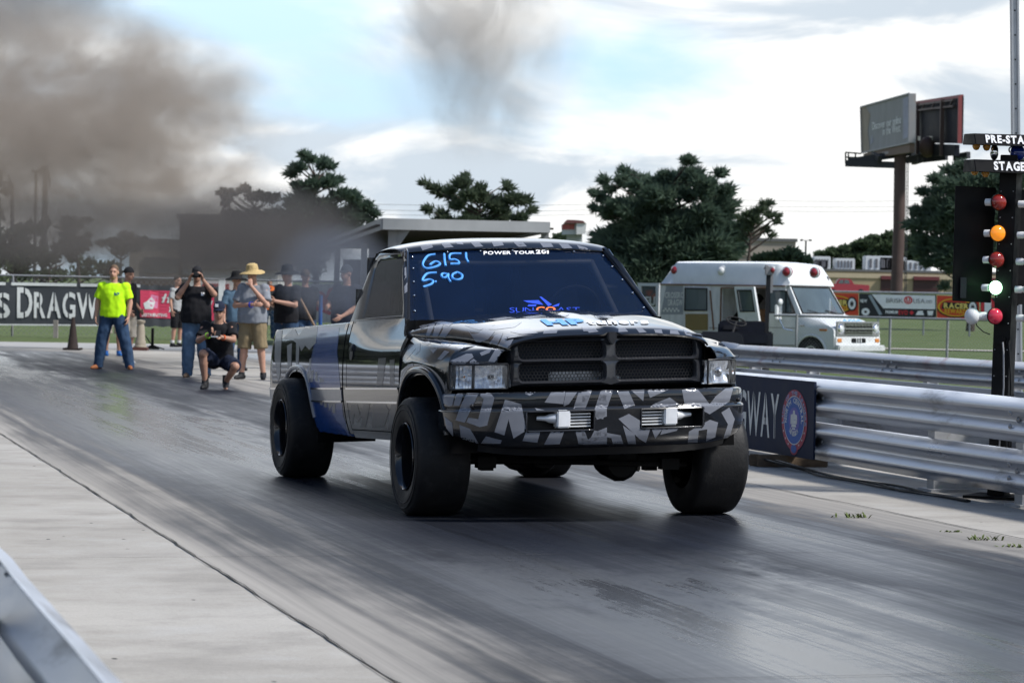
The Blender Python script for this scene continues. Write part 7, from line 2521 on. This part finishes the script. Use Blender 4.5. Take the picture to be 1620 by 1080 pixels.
# ------------------------------------------------------------------ spectators
SKIN = mat('skin', (.42, .235, .165), .5, var=.08, scale=9)
SKIN2 = mat('tanned skin', (.34, .19, .13), .5, var=.08, scale=9)
HAIRM = mat('dark hair', (.03, .02, .014), .7, var=.3, scale=30)
HAIRB = mat('light brown hair', (.12, .075, .045), .7, var=.3, scale=30)
EYEM = mat('eye', (.03, .02, .018), .2)
LIPM = mat('lips', (.30, .12, .10), .5)
def cloth(nm, c, var=.14):
    return mat(nm, c, .85, var=var, scale=5, bump=.25, bscale=11, spec=.2)
JEANS = cloth('blue denim', (.026, .052, .100), .35)
JEANS2 = cloth('washed denim', (.065, .11, .175), .35)
LIME = mat('lime safety shirt', (.48, .86, .012), .8, var=.05, scale=5, bump=.25, bscale=11, spec=.2)
BLACKC = cloth('black cotton', (.010, .010, .012))
NAVYC = cloth('navy cotton', (.012, .017, .034))
GREYC = cloth('grey cotton', (.20, .215, .24))
KHAKI = cloth('khaki shorts', (.20, .155, .09))
STONE = cloth('stone shorts', (.42, .38, .32))
TEAL = cloth('faded blue cotton', (.07, .12, .17))
BOOT = mat('tan work boot', (.24, .085, .03), .7, var=.2, scale=12)
BSHOE = mat('black shoe', (.012, .012, .013), .6)
WSHOE = mat('pale trainer', (.55, .55, .54), .6, var=.15)
BLSHOE = mat('blue trainer', (.02, .13, .42), .6)
BRSHOE = mat('brown shoe', (.11, .075, .05), .7)
STRAW = mat('straw hat', (.45, .33, .15), .85, var=.2, scale=30, bump=.5, bscale=60)
RM = lambda vox, it=4: [('REMESH', dict(mode='VOXEL', voxel_size=vox, use_smooth_shade=True)), ('SMOOTH', dict(iterations=it, factor=.5))]


def default_pose():
    J = dict(pelvis=V((0, 0, .97)), waist=V((0, .005, 1.12)), chest=V((0, 0, 1.30)), neck=V((0, .015, 1.49)), head=V((0, -.01, 1.675)), face=V((0, -1, 0)))
    for s, x in (('L', 1), ('R', -1)):
        J['sh' + s] = V((.185 * x, .01, 1.44)); J['el' + s] = V((.25 * x, .02, 1.16)); J['wr' + s] = V((.26 * x, -.04, .92))
        J['hip' + s] = V((.095 * x, 0, .93)); J['kn' + s] = V((.12 * x, -.02, .51)); J['an' + s] = V((.14 * x, .02, .085)); J['toe' + s] = V((.05 * x, -1, 0))
        J['palm' + s] = V((-x, 0, 0)); J['curl' + s] = .45; J['hd' + s] = None
    return J


def hand(mb, w, d, pn, side, curl):
    d = d.normalized()
    pn = (pn - d * pn.dot(d)).normalized()
    ac = d.cross(pn)
    M = Matrix((ac, pn, d)).transposed()
    mb.ball(w + d * .048, (.040, .016, .054), 12, 8, M)
    mb.tube([w - d * .02, w + d * .03], [.026, .028], 8)
    for i, L in enumerate((.066, .076, .071, .056)):
        p = w + d * (.085 - .004 * abs(i - 1.3)) + ac * ((i - 1.5) * .0205)
        pts, a = [p - d * .02], 0
        for k, f in enumerate((.45, .32, .23)):
            pts.append(p)
            a += curl * (1.0 if k else .6) + .05 * i
            p = p + (d * math.cos(a) + pn * math.sin(a)) * (L * f * 1.25)
        pts.append(p)
        mb.tube(pts, [.010, .0105, .0098, .0090, .0072], 7)
    b = w + d * .028 + ac * (side * .034)
    t1 = (d * .62 + ac * (side * .72) + pn * .25).normalized()
    t2 = (d * .85 + ac * (side * .22) + pn * .45).normalized()
    mb.tube([b - t1 * .015, b + t1 * .035, b + t1 * .035 + t2 * .03, b + t1 * .035 + t2 * .05], [.014, .0125, .0108, .008], 7)


def person(label, loc, rotz, h=1.80, pose=None, belly=0.0, wide=1.0, skin=SKIN, shirt=BLACKC, pants=JEANS, legs='long', shoes=BSHOE, sleeve='short', hair=HAIRM, hat=None, vox=.010, extra=None, socks=None, shades=False, marks=(), bands=()):
    o = thing('person', label, 'person', loc, rotz, 'spectators on the start line')
    J = default_pose()
    if pose:
        for k, val in pose.items():
            J[k] = V(val) if isinstance(val, (tuple, list)) else val
    S = h / 1.80
    g = lambda k: J[k] * S
    w_ = wide
    B = MB()
    side = V((1, 0, 0))
    sx = (J['shL'] - J['shR']); sx = sx.normalized()
    tor = lambda inf: [(J['pelvis'] + V((0, 0, -.10)), (.150 * w_, .105 + belly * .3)), (J['pelvis'], (.168 * w_, .115 + belly * .6)), (J['waist'] + V((0, -belly * .55, 0)), (.155 * w_ + belly * .5, .112 + belly)),
                       (J['waist'].lerp(J['chest'], .55) + V((0, -belly * .35, 0)), (.162 * w_ + belly * .3, .115 + belly * .7)), (J['chest'], (.178 * w_, .122 + belly * .25)), (J['chest'].lerp(J['neck'], .55), (.172 * w_, .105)), (J['neck'] + (J['chest'] - J['neck']) * .12, (.105, .075)), (J['neck'], (.062, .062))]
    def torso(mb, inf, i0=0, i1=8):
        t = tor(inf)[i0:i1]
        mb.tube([p * S for p, e in t], None, 18, side=sx, ell=[((e[0] + inf) * S, (e[1] + inf) * S) for p, e in t])
    def limb(mb, keys, rad, n=10):
        pts, rr = [], []
        for i in range(len(keys) - 1):
            a, b = g(keys[i]), g(keys[i + 1])
            for t in (0, .33, .66):
                pts.append(a.lerp(b, t)); rr.append(lerp(rad[i], rad[i + 1], t) * S * (1.06 if t == .33 else 1))
        pts.append(g(keys[-1])); rr.append(rad[-1] * S)
        mb.tube(pts, rr, n)
        mb.ball(pts[0], rr[0], 10, 6)
    torso(B, 0)
    for s in 'LR':
        limb(B, ['sh' + s, 'el' + s, 'wr' + s], [.056 * w_, .043 * w_, .029])
        B.ball(g('el' + s), .044 * w_ * S, 10, 6)
        limb(B, ['hip' + s, 'kn' + s, 'an' + s], [.088 * w_, .058 * w_, .040])
        B.ball(g('kn' + s), .060 * w_ * S, 10, 6)
        # calf
        ka, an = g('kn' + s), g('an' + s)
        t = J['toe' + s].normalized()
        B.ball(ka.lerp(an, .32) - t * .018, .055 * w_ * S, 10, 6)
        B.tube([an - t * .04 + V((0, 0, -.035)), an + t * .06 + V((0, 0, -.045)), an + t * .17 + V((0, 0, -.062))], [.038, .040, .028], 8)
        el, wr = g('el' + s), g('wr' + s)
        d = J['hd' + s] if J['hd' + s] is not None else (wr - el)
        hand(B, wr, V(d), J['palm' + s], (1 if s == 'L' else -1) * (1 if V(d).normalized().cross(J['palm' + s]).dot(J['face'] + V((0, -.01, 0))) > 0 else -1) * (1 if s == 'L' else -1), J['curl' + s])
    # head
    fd = V(J['face']).normalized()
    up = V((0, 0, 1)); up = (up - fd * up.dot(fd)).normalized()
    rt = fd.cross(up)
    HM = Matrix((rt, -fd, up)).transposed()
    hc = g('head')
    hp = lambda x, y, z: hc + HM @ V((x, y, z))
    B.tube([g('neck') + V((0, 0, -.03)), hp(0, .02, -.06)], [.064 * S, .055 * S], 12)
    B.ball(hp(0, .012, .025), (.074, .094, .098), 16, 12, HM)
    B.ball(hp(0, -.022, -.048), (.058, .068, .068), 14, 10, HM)
    B.ball(hp(0, -.06, -.090), (.030, .026, .022), 10, 6, HM)
    B.tube([hp(0, -.082, .012), hp(0, -.100, -.012), hp(0, -.112, -.034), hp(0, -.09, -.042)], [.009, .012, .016, .010], 8)
    B.tube([hp(-.05, -.070, .024), hp(0, -.086, .028), hp(.05, -.070, .024)], [.012, .013, .012], 7)
    B.tube([hp(-.022, -.082, -.066), hp(0, -.090, -.064), hp(.022, -.082, -.066)], [.008, .010, .008], 7)
    for x in (-1, 1):
        B.ball(hp(x * .077, .008, -.012), (.012, .020, .032), 8, 6, HM)
    B.build('body', skin, o, mods=RM(vox), smooth=180, weld=False)
    # eyes and mouth
    mb = MB(); [mb.ball(hp(x * .032, -.073, .004), (.013, .009, .008), 8, 6, HM) for x in (-1, 1)]; mb.build('eyes', EYEM, o, smooth=80)
    mb = MB(); mb.tube([hp(-.024, -.083, -.066), hp(0, -.0925, -.066), hp(.024, -.083, -.066)], .0045, 6); mb.build('mouth', LIPM, o, smooth=80)
    if hair:
        mb = MB()
        def hs(a, b):
            th = lerp(0, 1.75, b)
            ph = 2 * math.pi * a
            fr = max(0, -math.sin(ph))
            th *= (1 - .42 * fr)
            return hp(.080 * math.sin(th) * math.cos(ph), .014 + .100 * math.sin(th) * math.sin(ph), .028 + .104 * math.cos(th))
        mb.grid(hs, lin(0, 1, 25), lin(0, 1, 9)); mb.build('hair', hair, o, smooth=80, solid=.006)
    if shades:
        mb = MB(); [mb.ball(hp(x * .034, -.083, .006), (.029, .010, .019), 10, 6, HM) for x in (-1, 1)]; [mb.tube([hp(x * .06, -.078, .010), hp(x * .082, 0, .008)], .004, 5) for x in (-1, 1)]; mb.tube([hp(-.01, -.09, .01), hp(.01, -.09, .01)], .004, 5); mb.build('sunglasses', BSHOE, o, smooth=60)
    if hat in ('cap', 'capback'):
        f = -1 if hat == 'cap' else 1
        mb = MB()
        mb.grid(lambda a, b: hp(.086 * math.sin(b) * math.cos(a), .012 + .106 * math.sin(b) * math.sin(a), .036 + .105 * math.cos(b)), lin(0, 2 * math.pi, 25), lin(0, 1.55, 8))
        c = mb.build('cap', extra or NAVYC, o, smooth=80, solid=.005)
        mb = MB(); mb.grid(lambda a, b: hp(.078 * math.cos(a) * lerp(1, .93, b), .012 + f * (.100 * math.sin(a) + .075 * b * math.sin(a)), .040 - .018 * b - .012 * math.cos(a) ** 2), lin(.25, math.pi - .25, 13), lin(0, 1, 4)); mb.build('peak', extra or NAVYC, c, smooth=80, solid=.005)
        if shades:
            mb = MB(); mb.prism([(-.02, -.018), (.022, -.018), (.022, .022), (-.02, .022)], lambda x, z: hp(x + .02, -.110, .082 + z), lambda x, z: hp(x + .02, -.09, .082 + z)); mb.build('white_patch', WHITEV, c)
    if hat in ('straw', 'darkhat'):
        m = STRAW if hat == 'straw' else (extra or cloth('black hat', (.014, .014, .015)))
        mb = MB(); mb.lathe([(0, .165), (.05, .163), (.085, .145), (.097, .09), (.102, .055), (.12, .043), (.18, .028), (.200, .014), (.197, .008), (.12, .034), (.098, .045)], 30); mb.map(lambda p: hp(p.x, p.y + .01, p.z + .012 * math.cos(2 * math.atan2(p.y, p.x)) * (p.x ** 2 + p.y ** 2) / .05 * -1)); c = mb.build('hat', m, o, smooth=50)
        mb = MB(); mb.lathe([(.199, .009), (.182, .0185), (.13, .030)], 30); mb.map(lambda p: hp(p.x * 1.003, p.y * 1.003 + .01, p.z - .004 + .012 * math.cos(2 * math.atan2(p.y, p.x)) * (p.x ** 2 + p.y ** 2) / .05 * -1)); mb.build('dark_brim', cloth('dark brim', (.03, .03, .032)), c, smooth=60)
    # clothing
    C = MB()
    Pv, Wa, Ch, Ne = J['pelvis'], J['waist'], J['chest'], J['neck']
    bf = V((0, -1, 0))
    sec = [(Pv + (Pv - Wa) * .50 + bf * belly * .2, (.190 * w_ + belly * .35, .132 + belly * .8)), (Pv + (Wa - Pv) * .3 + bf * belly * .45, (.186 * w_ + belly * .45, .132 + belly)), (Wa + bf * belly * .5, (.182 * w_ + belly * .45, .130 + belly)),
           (Wa.lerp(Ch, .55) + bf * belly * .3, (.188 * w_ + belly * .25, .134 + belly * .7)), (Ch, (.200 * w_, .136 + belly * .25)), (Ch.lerp(Ne, .42), (.208 * w_, .122)), (Ch.lerp(Ne, .68), (.196 * w_, .104)), (Ch.lerp(Ne, .86), (.135 * w_, .090)), (Ch.lerp(Ne, .97), (.078, .076))]
    C.tube([p * S for p, e in sec], None, 24, side=sx, ell=[(e[0] * S, e[1] * S) for p, e in sec])
    for s in 'LR':
        a, b = g('sh' + s), g('el' + s)
        if sleeve == 'long':
            limb(C, ['sh' + s, 'el' + s, 'wr' + s], [.075 * w_, .058 * w_, .042])
        else:
            C.tube([a + (a - b).normalized() * -.01 + V((0, 0, -.035)), a.lerp(b, .3) + V((0, 0, -.012)), a.lerp(b, .78)], [.066 * w_ * S, .070 * w_ * S, .076 * w_ * S], 14)
        C.ball(a + V((0, 0, -.008)), .077 * w_ * S, 12, 8)
    sh_o = C.build('shirt', shirt, o, mods=RM(.013, 5), smooth=180, weld=False, wrinkle=.011)
    P = MB()
    t = tor(0)
    P.tube([(J['pelvis'] + V((0, 0, .05))) * S, J['pelvis'] * S, (J['pelvis'] + V((0, 0, -.09))) * S], None, 18, side=sx, ell=[((e[0] + .012) * S, (e[1] + .014) * S) for e in (t[1][1], t[1][1], t[0][1])])
    for s in 'LR':
        hpv, kn, an = g('hip' + s), g('kn' + s), g('an' + s)
        P.ball(hpv, .102 * w_ * S, 12, 8)
        if legs == 'long':
            P.tube([hpv, hpv.lerp(kn, .5), kn, kn.lerp(an, .5), an + V((0, 0, -.012)), an + V((0, .01, -.05))], [r * S for r in (.112 * w_, .102 * w_, .088 * w_, .084 * w_, .086, .090)], 14)
            P.ball(kn, .088 * w_ * S, 10, 6)
        else:
            e = kn.lerp(an, .06) if legs == 'short' else kn
            P.tube([hpv, hpv.lerp(kn, .5), hpv.lerp(kn, .88) if (kn - hpv).normalized().z > -.6 else e], [.110 * w_ * S, .104 * w_ * S, .098 * w_ * S], 14)
    P.build('jeans' if legs == 'long' else 'shorts', pants, o, mods=RM(.013, 3), smooth=180, weld=False, wrinkle=.012)
    for s in 'LR':
        an, t = g('an' + s), J['toe' + s].normalized()
        z0 = an.z - .085 * S
        F_ = MB()
        fl = V((t.x, t.y, t.z)).normalized()
        F_.tube([an - fl * .065 + V((0, 0, -.045)), an + V((0, 0, -.04)), an + fl * .08 + V((0, 0, -.050)), an + fl * .155 + V((0, 0, -.060)), an + fl * .20 + V((0, 0, -.064))], [.040, .047, .046, .038, .016], 12)
        F_.tube([an + V((0, 0, .03)), an + V((0, 0, -.04))], [.052, .052], 12)
        F_.map(lambda p: V((p.x, p.y, max(p.z, z0 + .004))))
        sh_ = F_.build('shoe', shoes, o, mods=RM(.010, 2), smooth=180, weld=False)
        if socks:
            mb = MB(); mb.tube([an + V((0, 0, .09)), an + V((0, 0, .0))], [.050, .050], 12); mb.build('sock', socks, sh_, smooth=60)
    if marks:
        bv = BVHTree.FromPolygons([v.co.copy() for v in sh_o.data.vertices], [tuple(p.vertices) for p in sh_o.data.polygons])
        for (x, z, w, hh, m) in marks:
            pts = []
            for i in range(5):
                for j in range(4):
                    q = bv.ray_cast(V((x + w * (i / 4 - .5), -1, z + hh * (j / 3 - .5))), V((0, 1, 0)))[0]
                    pts.append((q or V((x, -.12, z))) + V((0, -.004, 0)))
            mb = MB(); mb.add(pts, [(i * 4 + j, i * 4 + 4 + j, i * 4 + 5 + j, i * 4 + 1 + j) for i in range(4) for j in range(3) if (i + j) % 5 != 3]); mb.build('shirt_print', m, sh_o, smooth=0)
    for s, m in bands:
        a, b = g('el' + s), g('wr' + s)
        mb = MB(); mb.tube([a.lerp(b, .86), a.lerp(b, .93)], .040 * w_ * S, 12, cap=False); mb.build('wristband', m, o, smooth=60, solid=.004)
    return o, hp, g


# 1 lime shirt
p = gnd(178, 584)
person('man in lime yellow shirt and blue jeans standing with legs apart and arms hanging', p, R(-6), 1.80,
       dict(anL=(.30, .0, .085), knL=(.215, -.02, .51), anR=(-.25, .0, .085), knR=(-.19, -.02, .51), toeL=(.35, -1, 0), toeR=(-.5, -1, 0), wrL=(.275, -.06, .90), wrR=(-.29, -.05, .90), elL=(.285, .02, 1.15), elR=(-.285, .02, 1.15), shL=(.205, .01, 1.43), shR=(-.205, .01, 1.43)),
       marks=[(.085, 1.30, .085, .05, cloth('teal print', (.02, .12, .16)))], belly=.02, wide=1.18, shirt=LIME, pants=JEANS, shoes=BOOT, hair=HAIRB, extra=None)
# shirt mark
# 2 black tee, stone shorts, turned away
p = gnd(200, 575)
person('man in black tee and pale shorts turned sideways behind the lime shirt man', p, R(62), 1.80,
       dict(elR=(-.24, .05, 1.17), wrR=(-.22, -.18, .98), elL=(.22, .04, 1.17), wrL=(.16, -.18, 1.0), anL=(.13, .10, .085), anR=(-.12, -.10, .085), head=(0, -.03, 1.665), face=(0, -1, -.15)),
       belly=.02, wide=1.02, shirt=BLACKC, pants=STONE, legs='short', shoes=WSHOE, hat='capback', extra=cloth('charcoal cap', (.03, .03, .033)), vox=.011)
# 3 blue shoes
p = gnd(178, 563)
person('man in stone shorts and bright blue trainers mostly hidden behind the lime shirt man', p, R(20), 1.74, dict(), shirt=GREYC, pants=STONE, legs='short', shoes=BLSHOE, hair=HAIRM, vox=.012)
# 4 photographer in black polo
p = gnd(309, 597)
o4, hp4, g4 = person('heavy man in black polo and blue jeans photographing with a camera at his face', p, R(4), 1.76,
       dict(shL=(.20, .0, 1.46), shR=(-.20, .0, 1.46), elL=(.29, -.16, 1.36), elR=(-.30, -.16, 1.30), wrL=(.10, -.24, 1.60), wrR=(-.11, -.24, 1.58), hdL=(-.25, -.25, 1), hdR=(.3, -.25, 1), palmL=(-.6, -.3, -.3), palmR=(.6, -.3, -.3), curlL=.7, curlR=.7,
            anL=(.17, .0, .085), anR=(-.13, -.02, .085), toeL=(.25, -1, 0), toeR=(-.2, -1, 0)), marks=[(.10, 1.33, .05, .05, WHITEV)], belly=.055, wide=1.22, shirt=BLACKC, pants=JEANS2, shoes=BRSHOE, skin=SKIN2, hat='capback', extra=cloth('dark cap', (.02, .02, .022)))
Mx = o4.matrix_basis
c = Mx @ hp4(0, -.17, .0)
cm = thing('camera', 'black camera held to the face of the heavy man in black polo', 'camera', c, R(4))
mb = MB(); mb.box((0, 0, 0), (.14, .07, .10)); mb.box((0, .01, .06), (.06, .06, .03)); mb.build('camera_body', BSHOE, cm, bevel=.008)
mb = MB(); mb.lathe([(.036, -.03), (.04, -.09), (.042, -.15), (.034, -.155), (.0, -.145)], 18, axis='Y'); mb.build('camera_lens', BSHOE, cm, smooth=50)
# 5 crouching man with tablet
p = gnd(344, 615)
o5, hp5, g5 = person('crouching man in navy cap, sunglasses and black tee holding a small screen', p, R(-4), 1.80,
       dict(pelvis=(.02, .12, .40), waist=(.01, .10, .56), chest=(.0, .03, .75), neck=(.0, -.02, .935), head=(.015, -.06, 1.105), face=(.05, -1, -.12), shL=(.19, .0, .89), shR=(-.19, .0, .89),
            hipL=(.11, .10, .38), hipR=(-.08, .10, .38), knR=(-.16, -.30, .50), anR=(-.14, -.20, .085), knL=(.30, -.30, .33), anL=(.13, -.06, .11), toeL=(.15, -1, -.3), toeR=(-.05, -1, 0),
            elL=(.245, -.17, .70), elR=(-.25, -.16, .68), wrL=(.115, -.34, .735), wrR=(-.075, -.34, .765), hdL=(-.55, -.25, .25), hdR=(.45, -.3, .35), palmL=(-.2, -.6, .5), palmR=(.2, -.6, .5), curlL=.6, curlR=.6),
       bands=[('R', cloth('green band', (.25, .6, .05))), ('L', cloth('orange band', (.7, .12, .03)))], wide=1.06, shirt=BLACKC, pants=NAVYC, legs='crouch', shoes=BSHOE, socks=BSHOE, hat='cap', shades=True, hair=HAIRB, vox=.008, skin=SKIN2)
c = o5.matrix_basis @ V((.02, -.40, .79))
tb = thing('tablet', 'small dark screen held by the crouching man', 'tablet', c, R(-4))
mb = MB(); mb.box((0, 0, 0), (.17, .018, .095), M=Matrix.Rotation(R(-20), 3, 'X')); t_ = mb.build('case', BSHOE, tb, bevel=.005)
mb = MB(); mb.box((0, -.022, -.045), (.10, .012, .014)); mb.build('silver_edge', ALU, t_)
# 6 grey shirt, straw hat
p = gnd(398, 600)
person('man in grey shirt, khaki shorts and wide straw hat with hand to his chin', p, R(-12), 1.80,
       dict(elL=(.265, -.10, 1.17), wrL=(.04, -.24, 1.47), hdL=(-.25, .1, 1), palmL=(-.3, .8, .2), curlL=.9, elR=(-.27, -.06, 1.16), wrR=(.08, -.25, 1.18), hdR=(1, -.05, .05), palmR=(0, 1, .2), curlR=.5,
            anL=(.19, .0, .085), knL=(.15, -.02, .51), anR=(-.16, -.02, .085), toeL=(.3, -1, 0), toeR=(-.3, -1, 0), face=(-.25, -1, -.18), head=(-.01, -.04, 1.665)),
       bands=[('R', cloth('blue band', (.03, .06, .5)))], belly=.05, wide=1.16, shirt=GREYC, pants=KHAKI, legs='short', shoes=BSHOE, hat='straw')
# 7 man in black, dark wide hat, holding controller
p = gnd(452, 598)
o7, hp7, g7 = person('man in dark wide brimmed hat holding a small camera behind the truck bed', p, R(-38), 1.80,
       dict(elL=(.25, -.08, 1.18), wrL=(.06, -.34, 1.24), hdL=(-.5, -1, .1), palmL=(-.5, .2, .3), curlL=.8, elR=(-.26, -.04, 1.18), wrR=(-.10, -.34, 1.24), hdR=(.4, -1, .1), palmR=(.5, .2, .3), curlR=.8, face=(-.1, -1, -.1)),
       belly=.04, wide=1.12, shirt=BLACKC, pants=JEANS, hat='darkhat')
c = o7.matrix_basis @ V((-.02, -.45, 1.26))
mb = MB(); mb.box((0, 0, 0), (.13, .08, .08)); mb.lathe([(.03, -.03), (.032, -.09), (0, -.085)], 14, (0, 0, 0), 'Y')
k_ = mb.build('hand_camera', BSHOE, bevel=.006); k_.location = c; k_.rotation_euler = (0, 0, R(-38)); tag(k_, 'small black camera in the hands of the man with the dark wide hat', 'camera')
# 8 jeans below the orange banner
p = gnd(425, 541); p = at(425, 541, 79)
person('person in washed jeans standing behind the small orange logo banner', V((p.x, 79, 0)), R(10), 1.78, dict(), shirt=BLACKC, pants=JEANS2, hair=HAIRM, vox=.012)
# 9
p = at(481, 560, 48.5)
person('man in black tee and brown cap just right of the dark wide hat', V((p.x, 48.5, 0)), R(25), 1.80, dict(elL=(.25, -.06, 1.18), wrL=(.20, -.30, 1.10)), belly=.03, wide=1.1, shirt=BLACKC, pants=JEANS, hat='cap', extra=cloth('brown cap', (.10, .07, .045)), vox=.012)
# 10
p = at(546, 560, 41.5)
person('man in navy shirt and dark cap standing by the shelter post against the cab', V((p.x, 41.5, 0)), R(-40), 1.82, dict(elR=(-.27, -.08, 1.18), wrR=(-.10, -.32, 1.15), elL=(.25, .0, 1.17), wrL=(.16, -.25, 1.02)), belly=.05, wide=1.22, shirt=NAVYC, pants=NAVYC, hat='cap', extra=cloth('slate cap', (.05, .06, .07)), vox=.012)
# 11
p = gnd(279, 549)
person('person in grey top, dark shorts and white socks behind the photographer', p, R(60), 1.74, dict(), shirt=cloth('pale grey top', (.30, .31, .31)), pants=BLACKC, legs='short', shoes=BSHOE, socks=WSHOE, hair=HAIRM, vox=.012)
# 12
p = at(372, 580, 47)
person('man in faded blue shirt and dark hat half hidden behind the straw hat man', V((p.x, 47, 0)), R(30), 1.70, dict(), belly=.02, shirt=TEAL, pants=JEANS, hat='darkhat', vox=.012)
# small printed marks on shirts
# ------------------------------------------------------------------ exhaust smoke
def smoke(name, label, c, r, dens, col, scale, thr, seed, aniso=0.2, soft=.45, stretch=(1, 1, 1)):
    m = bpy.data.materials.new(name)
    m.use_nodes = True
    n, l = m.node_tree.nodes, m.node_tree.links
    n.remove(n['Principled BSDF'])
    pv = n.new('ShaderNodeVolumePrincipled')
    pv.inputs['Color'].default_value = (*col, 1)
    pv.inputs['Anisotropy'].default_value = aniso
    l.new(pv.outputs[0], n['Material Output'].inputs['Volume'])
    t = n.new('ShaderNodeTexCoord')
    ln = n.new('ShaderNodeVectorMath'); ln.operation = 'LENGTH'
    l.new(t.outputs['Object'], ln.inputs[0])
    fall = mr(n, l, ln.outputs['Value'], 1 - soft, 1.0, 1.0, 0.0, True)
    mp = n.new('ShaderNodeMapping')
    mp.inputs['Location'].default_value = (seed * 3.1, seed * 1.7, seed * .9)
    mp.inputs['Scale'].default_value = tuple(r[i] * stretch[i] for i in range(3))
    l.new(t.outputs['Object'], mp.inputs['Vector'])
    nz = tx(n, l, vec=mp.outputs[0], Scale=scale, Detail=8, Roughness=.62, Distortion=1.1)
    d = mr(n, l, nz.outputs['Fac'], thr, thr + .13, 0, 1)
    l.new(mul(n, l, mul(n, l, d, fall), dens), pv.inputs['Density'])
    mb = MB(); mb.ball((0, 0, 0), 1.0, 20, 12)
    o = mb.build('exhaust_smoke', m, smooth=180)
    o.location = c
    o.scale = r
    tag(o, label, 'smoke', 'exhaust smoke', 'stuff')
    return o
def sm(px0, px1, py0, py1, D, dd, label, *a, **k):
    p, q = at(px0, py0, D), at(px1, py1, D)
    c = (p + q) / 2
    return smoke('smoke ' + label[:18], label, c, (abs(q.x - p.x) / 2, dd, abs(q.z - p.z) / 2), *a, **k)
BRN = (.56, .49, .42)
smoke('smoke overhead', 'brown smoke drifting high over the left of the strip', (-17, 38, 14), (8, 9, 9), .30, BRN, .35, .36, 9)
sm(-300, 490, -30, 430, 56, 7.0, 'large brown grey smoke cloud filling the upper left of the scene', .75, BRN, .75, .45, 1, stretch=(.9, 1, 1.1))
sm(190, 610, 270, 468, 50, 4.0, 'dark sooty smoke in front of the trees beside the shelter', .46, (.17, .16, .155), .85, .40, 6, stretch=(.9, 1, 1.2))
sm(-200, 620, 290, 470, 53, 6.0, 'low dark smoke bank over the heads of the spectators', .40, (.25, .235, .22), .9, .41, 2, stretch=(.7, 1, 1.3))
sm(-220, 240, -220, 110, 60, 5.0, 'dark smoke patch at the very top left corner', .55, (.42, .42, .43), .4, .40, 3)
sm(560, 960, -200, 300, 60, 4.0, 'thin grey smoke plume rising in the sky above the truck roof', .46, (.52, .48, .44), .60, .43, 4, stretch=(1.2, 1, .8), soft=.8)
sm(548, 668, 372, 600, 17.25, .35, 'small dark smoke wisp beside the truck door and mirror', 2.6, (.10, .10, .105), 2.2, .40, 8, stretch=(1, 1, .8), soft=.8)
sm(420, 640, 340, 520, 34, 3.0, 'bluish smoke haze beside the truck cab', .34, (.20, .22, .26), .7, .34, 5)
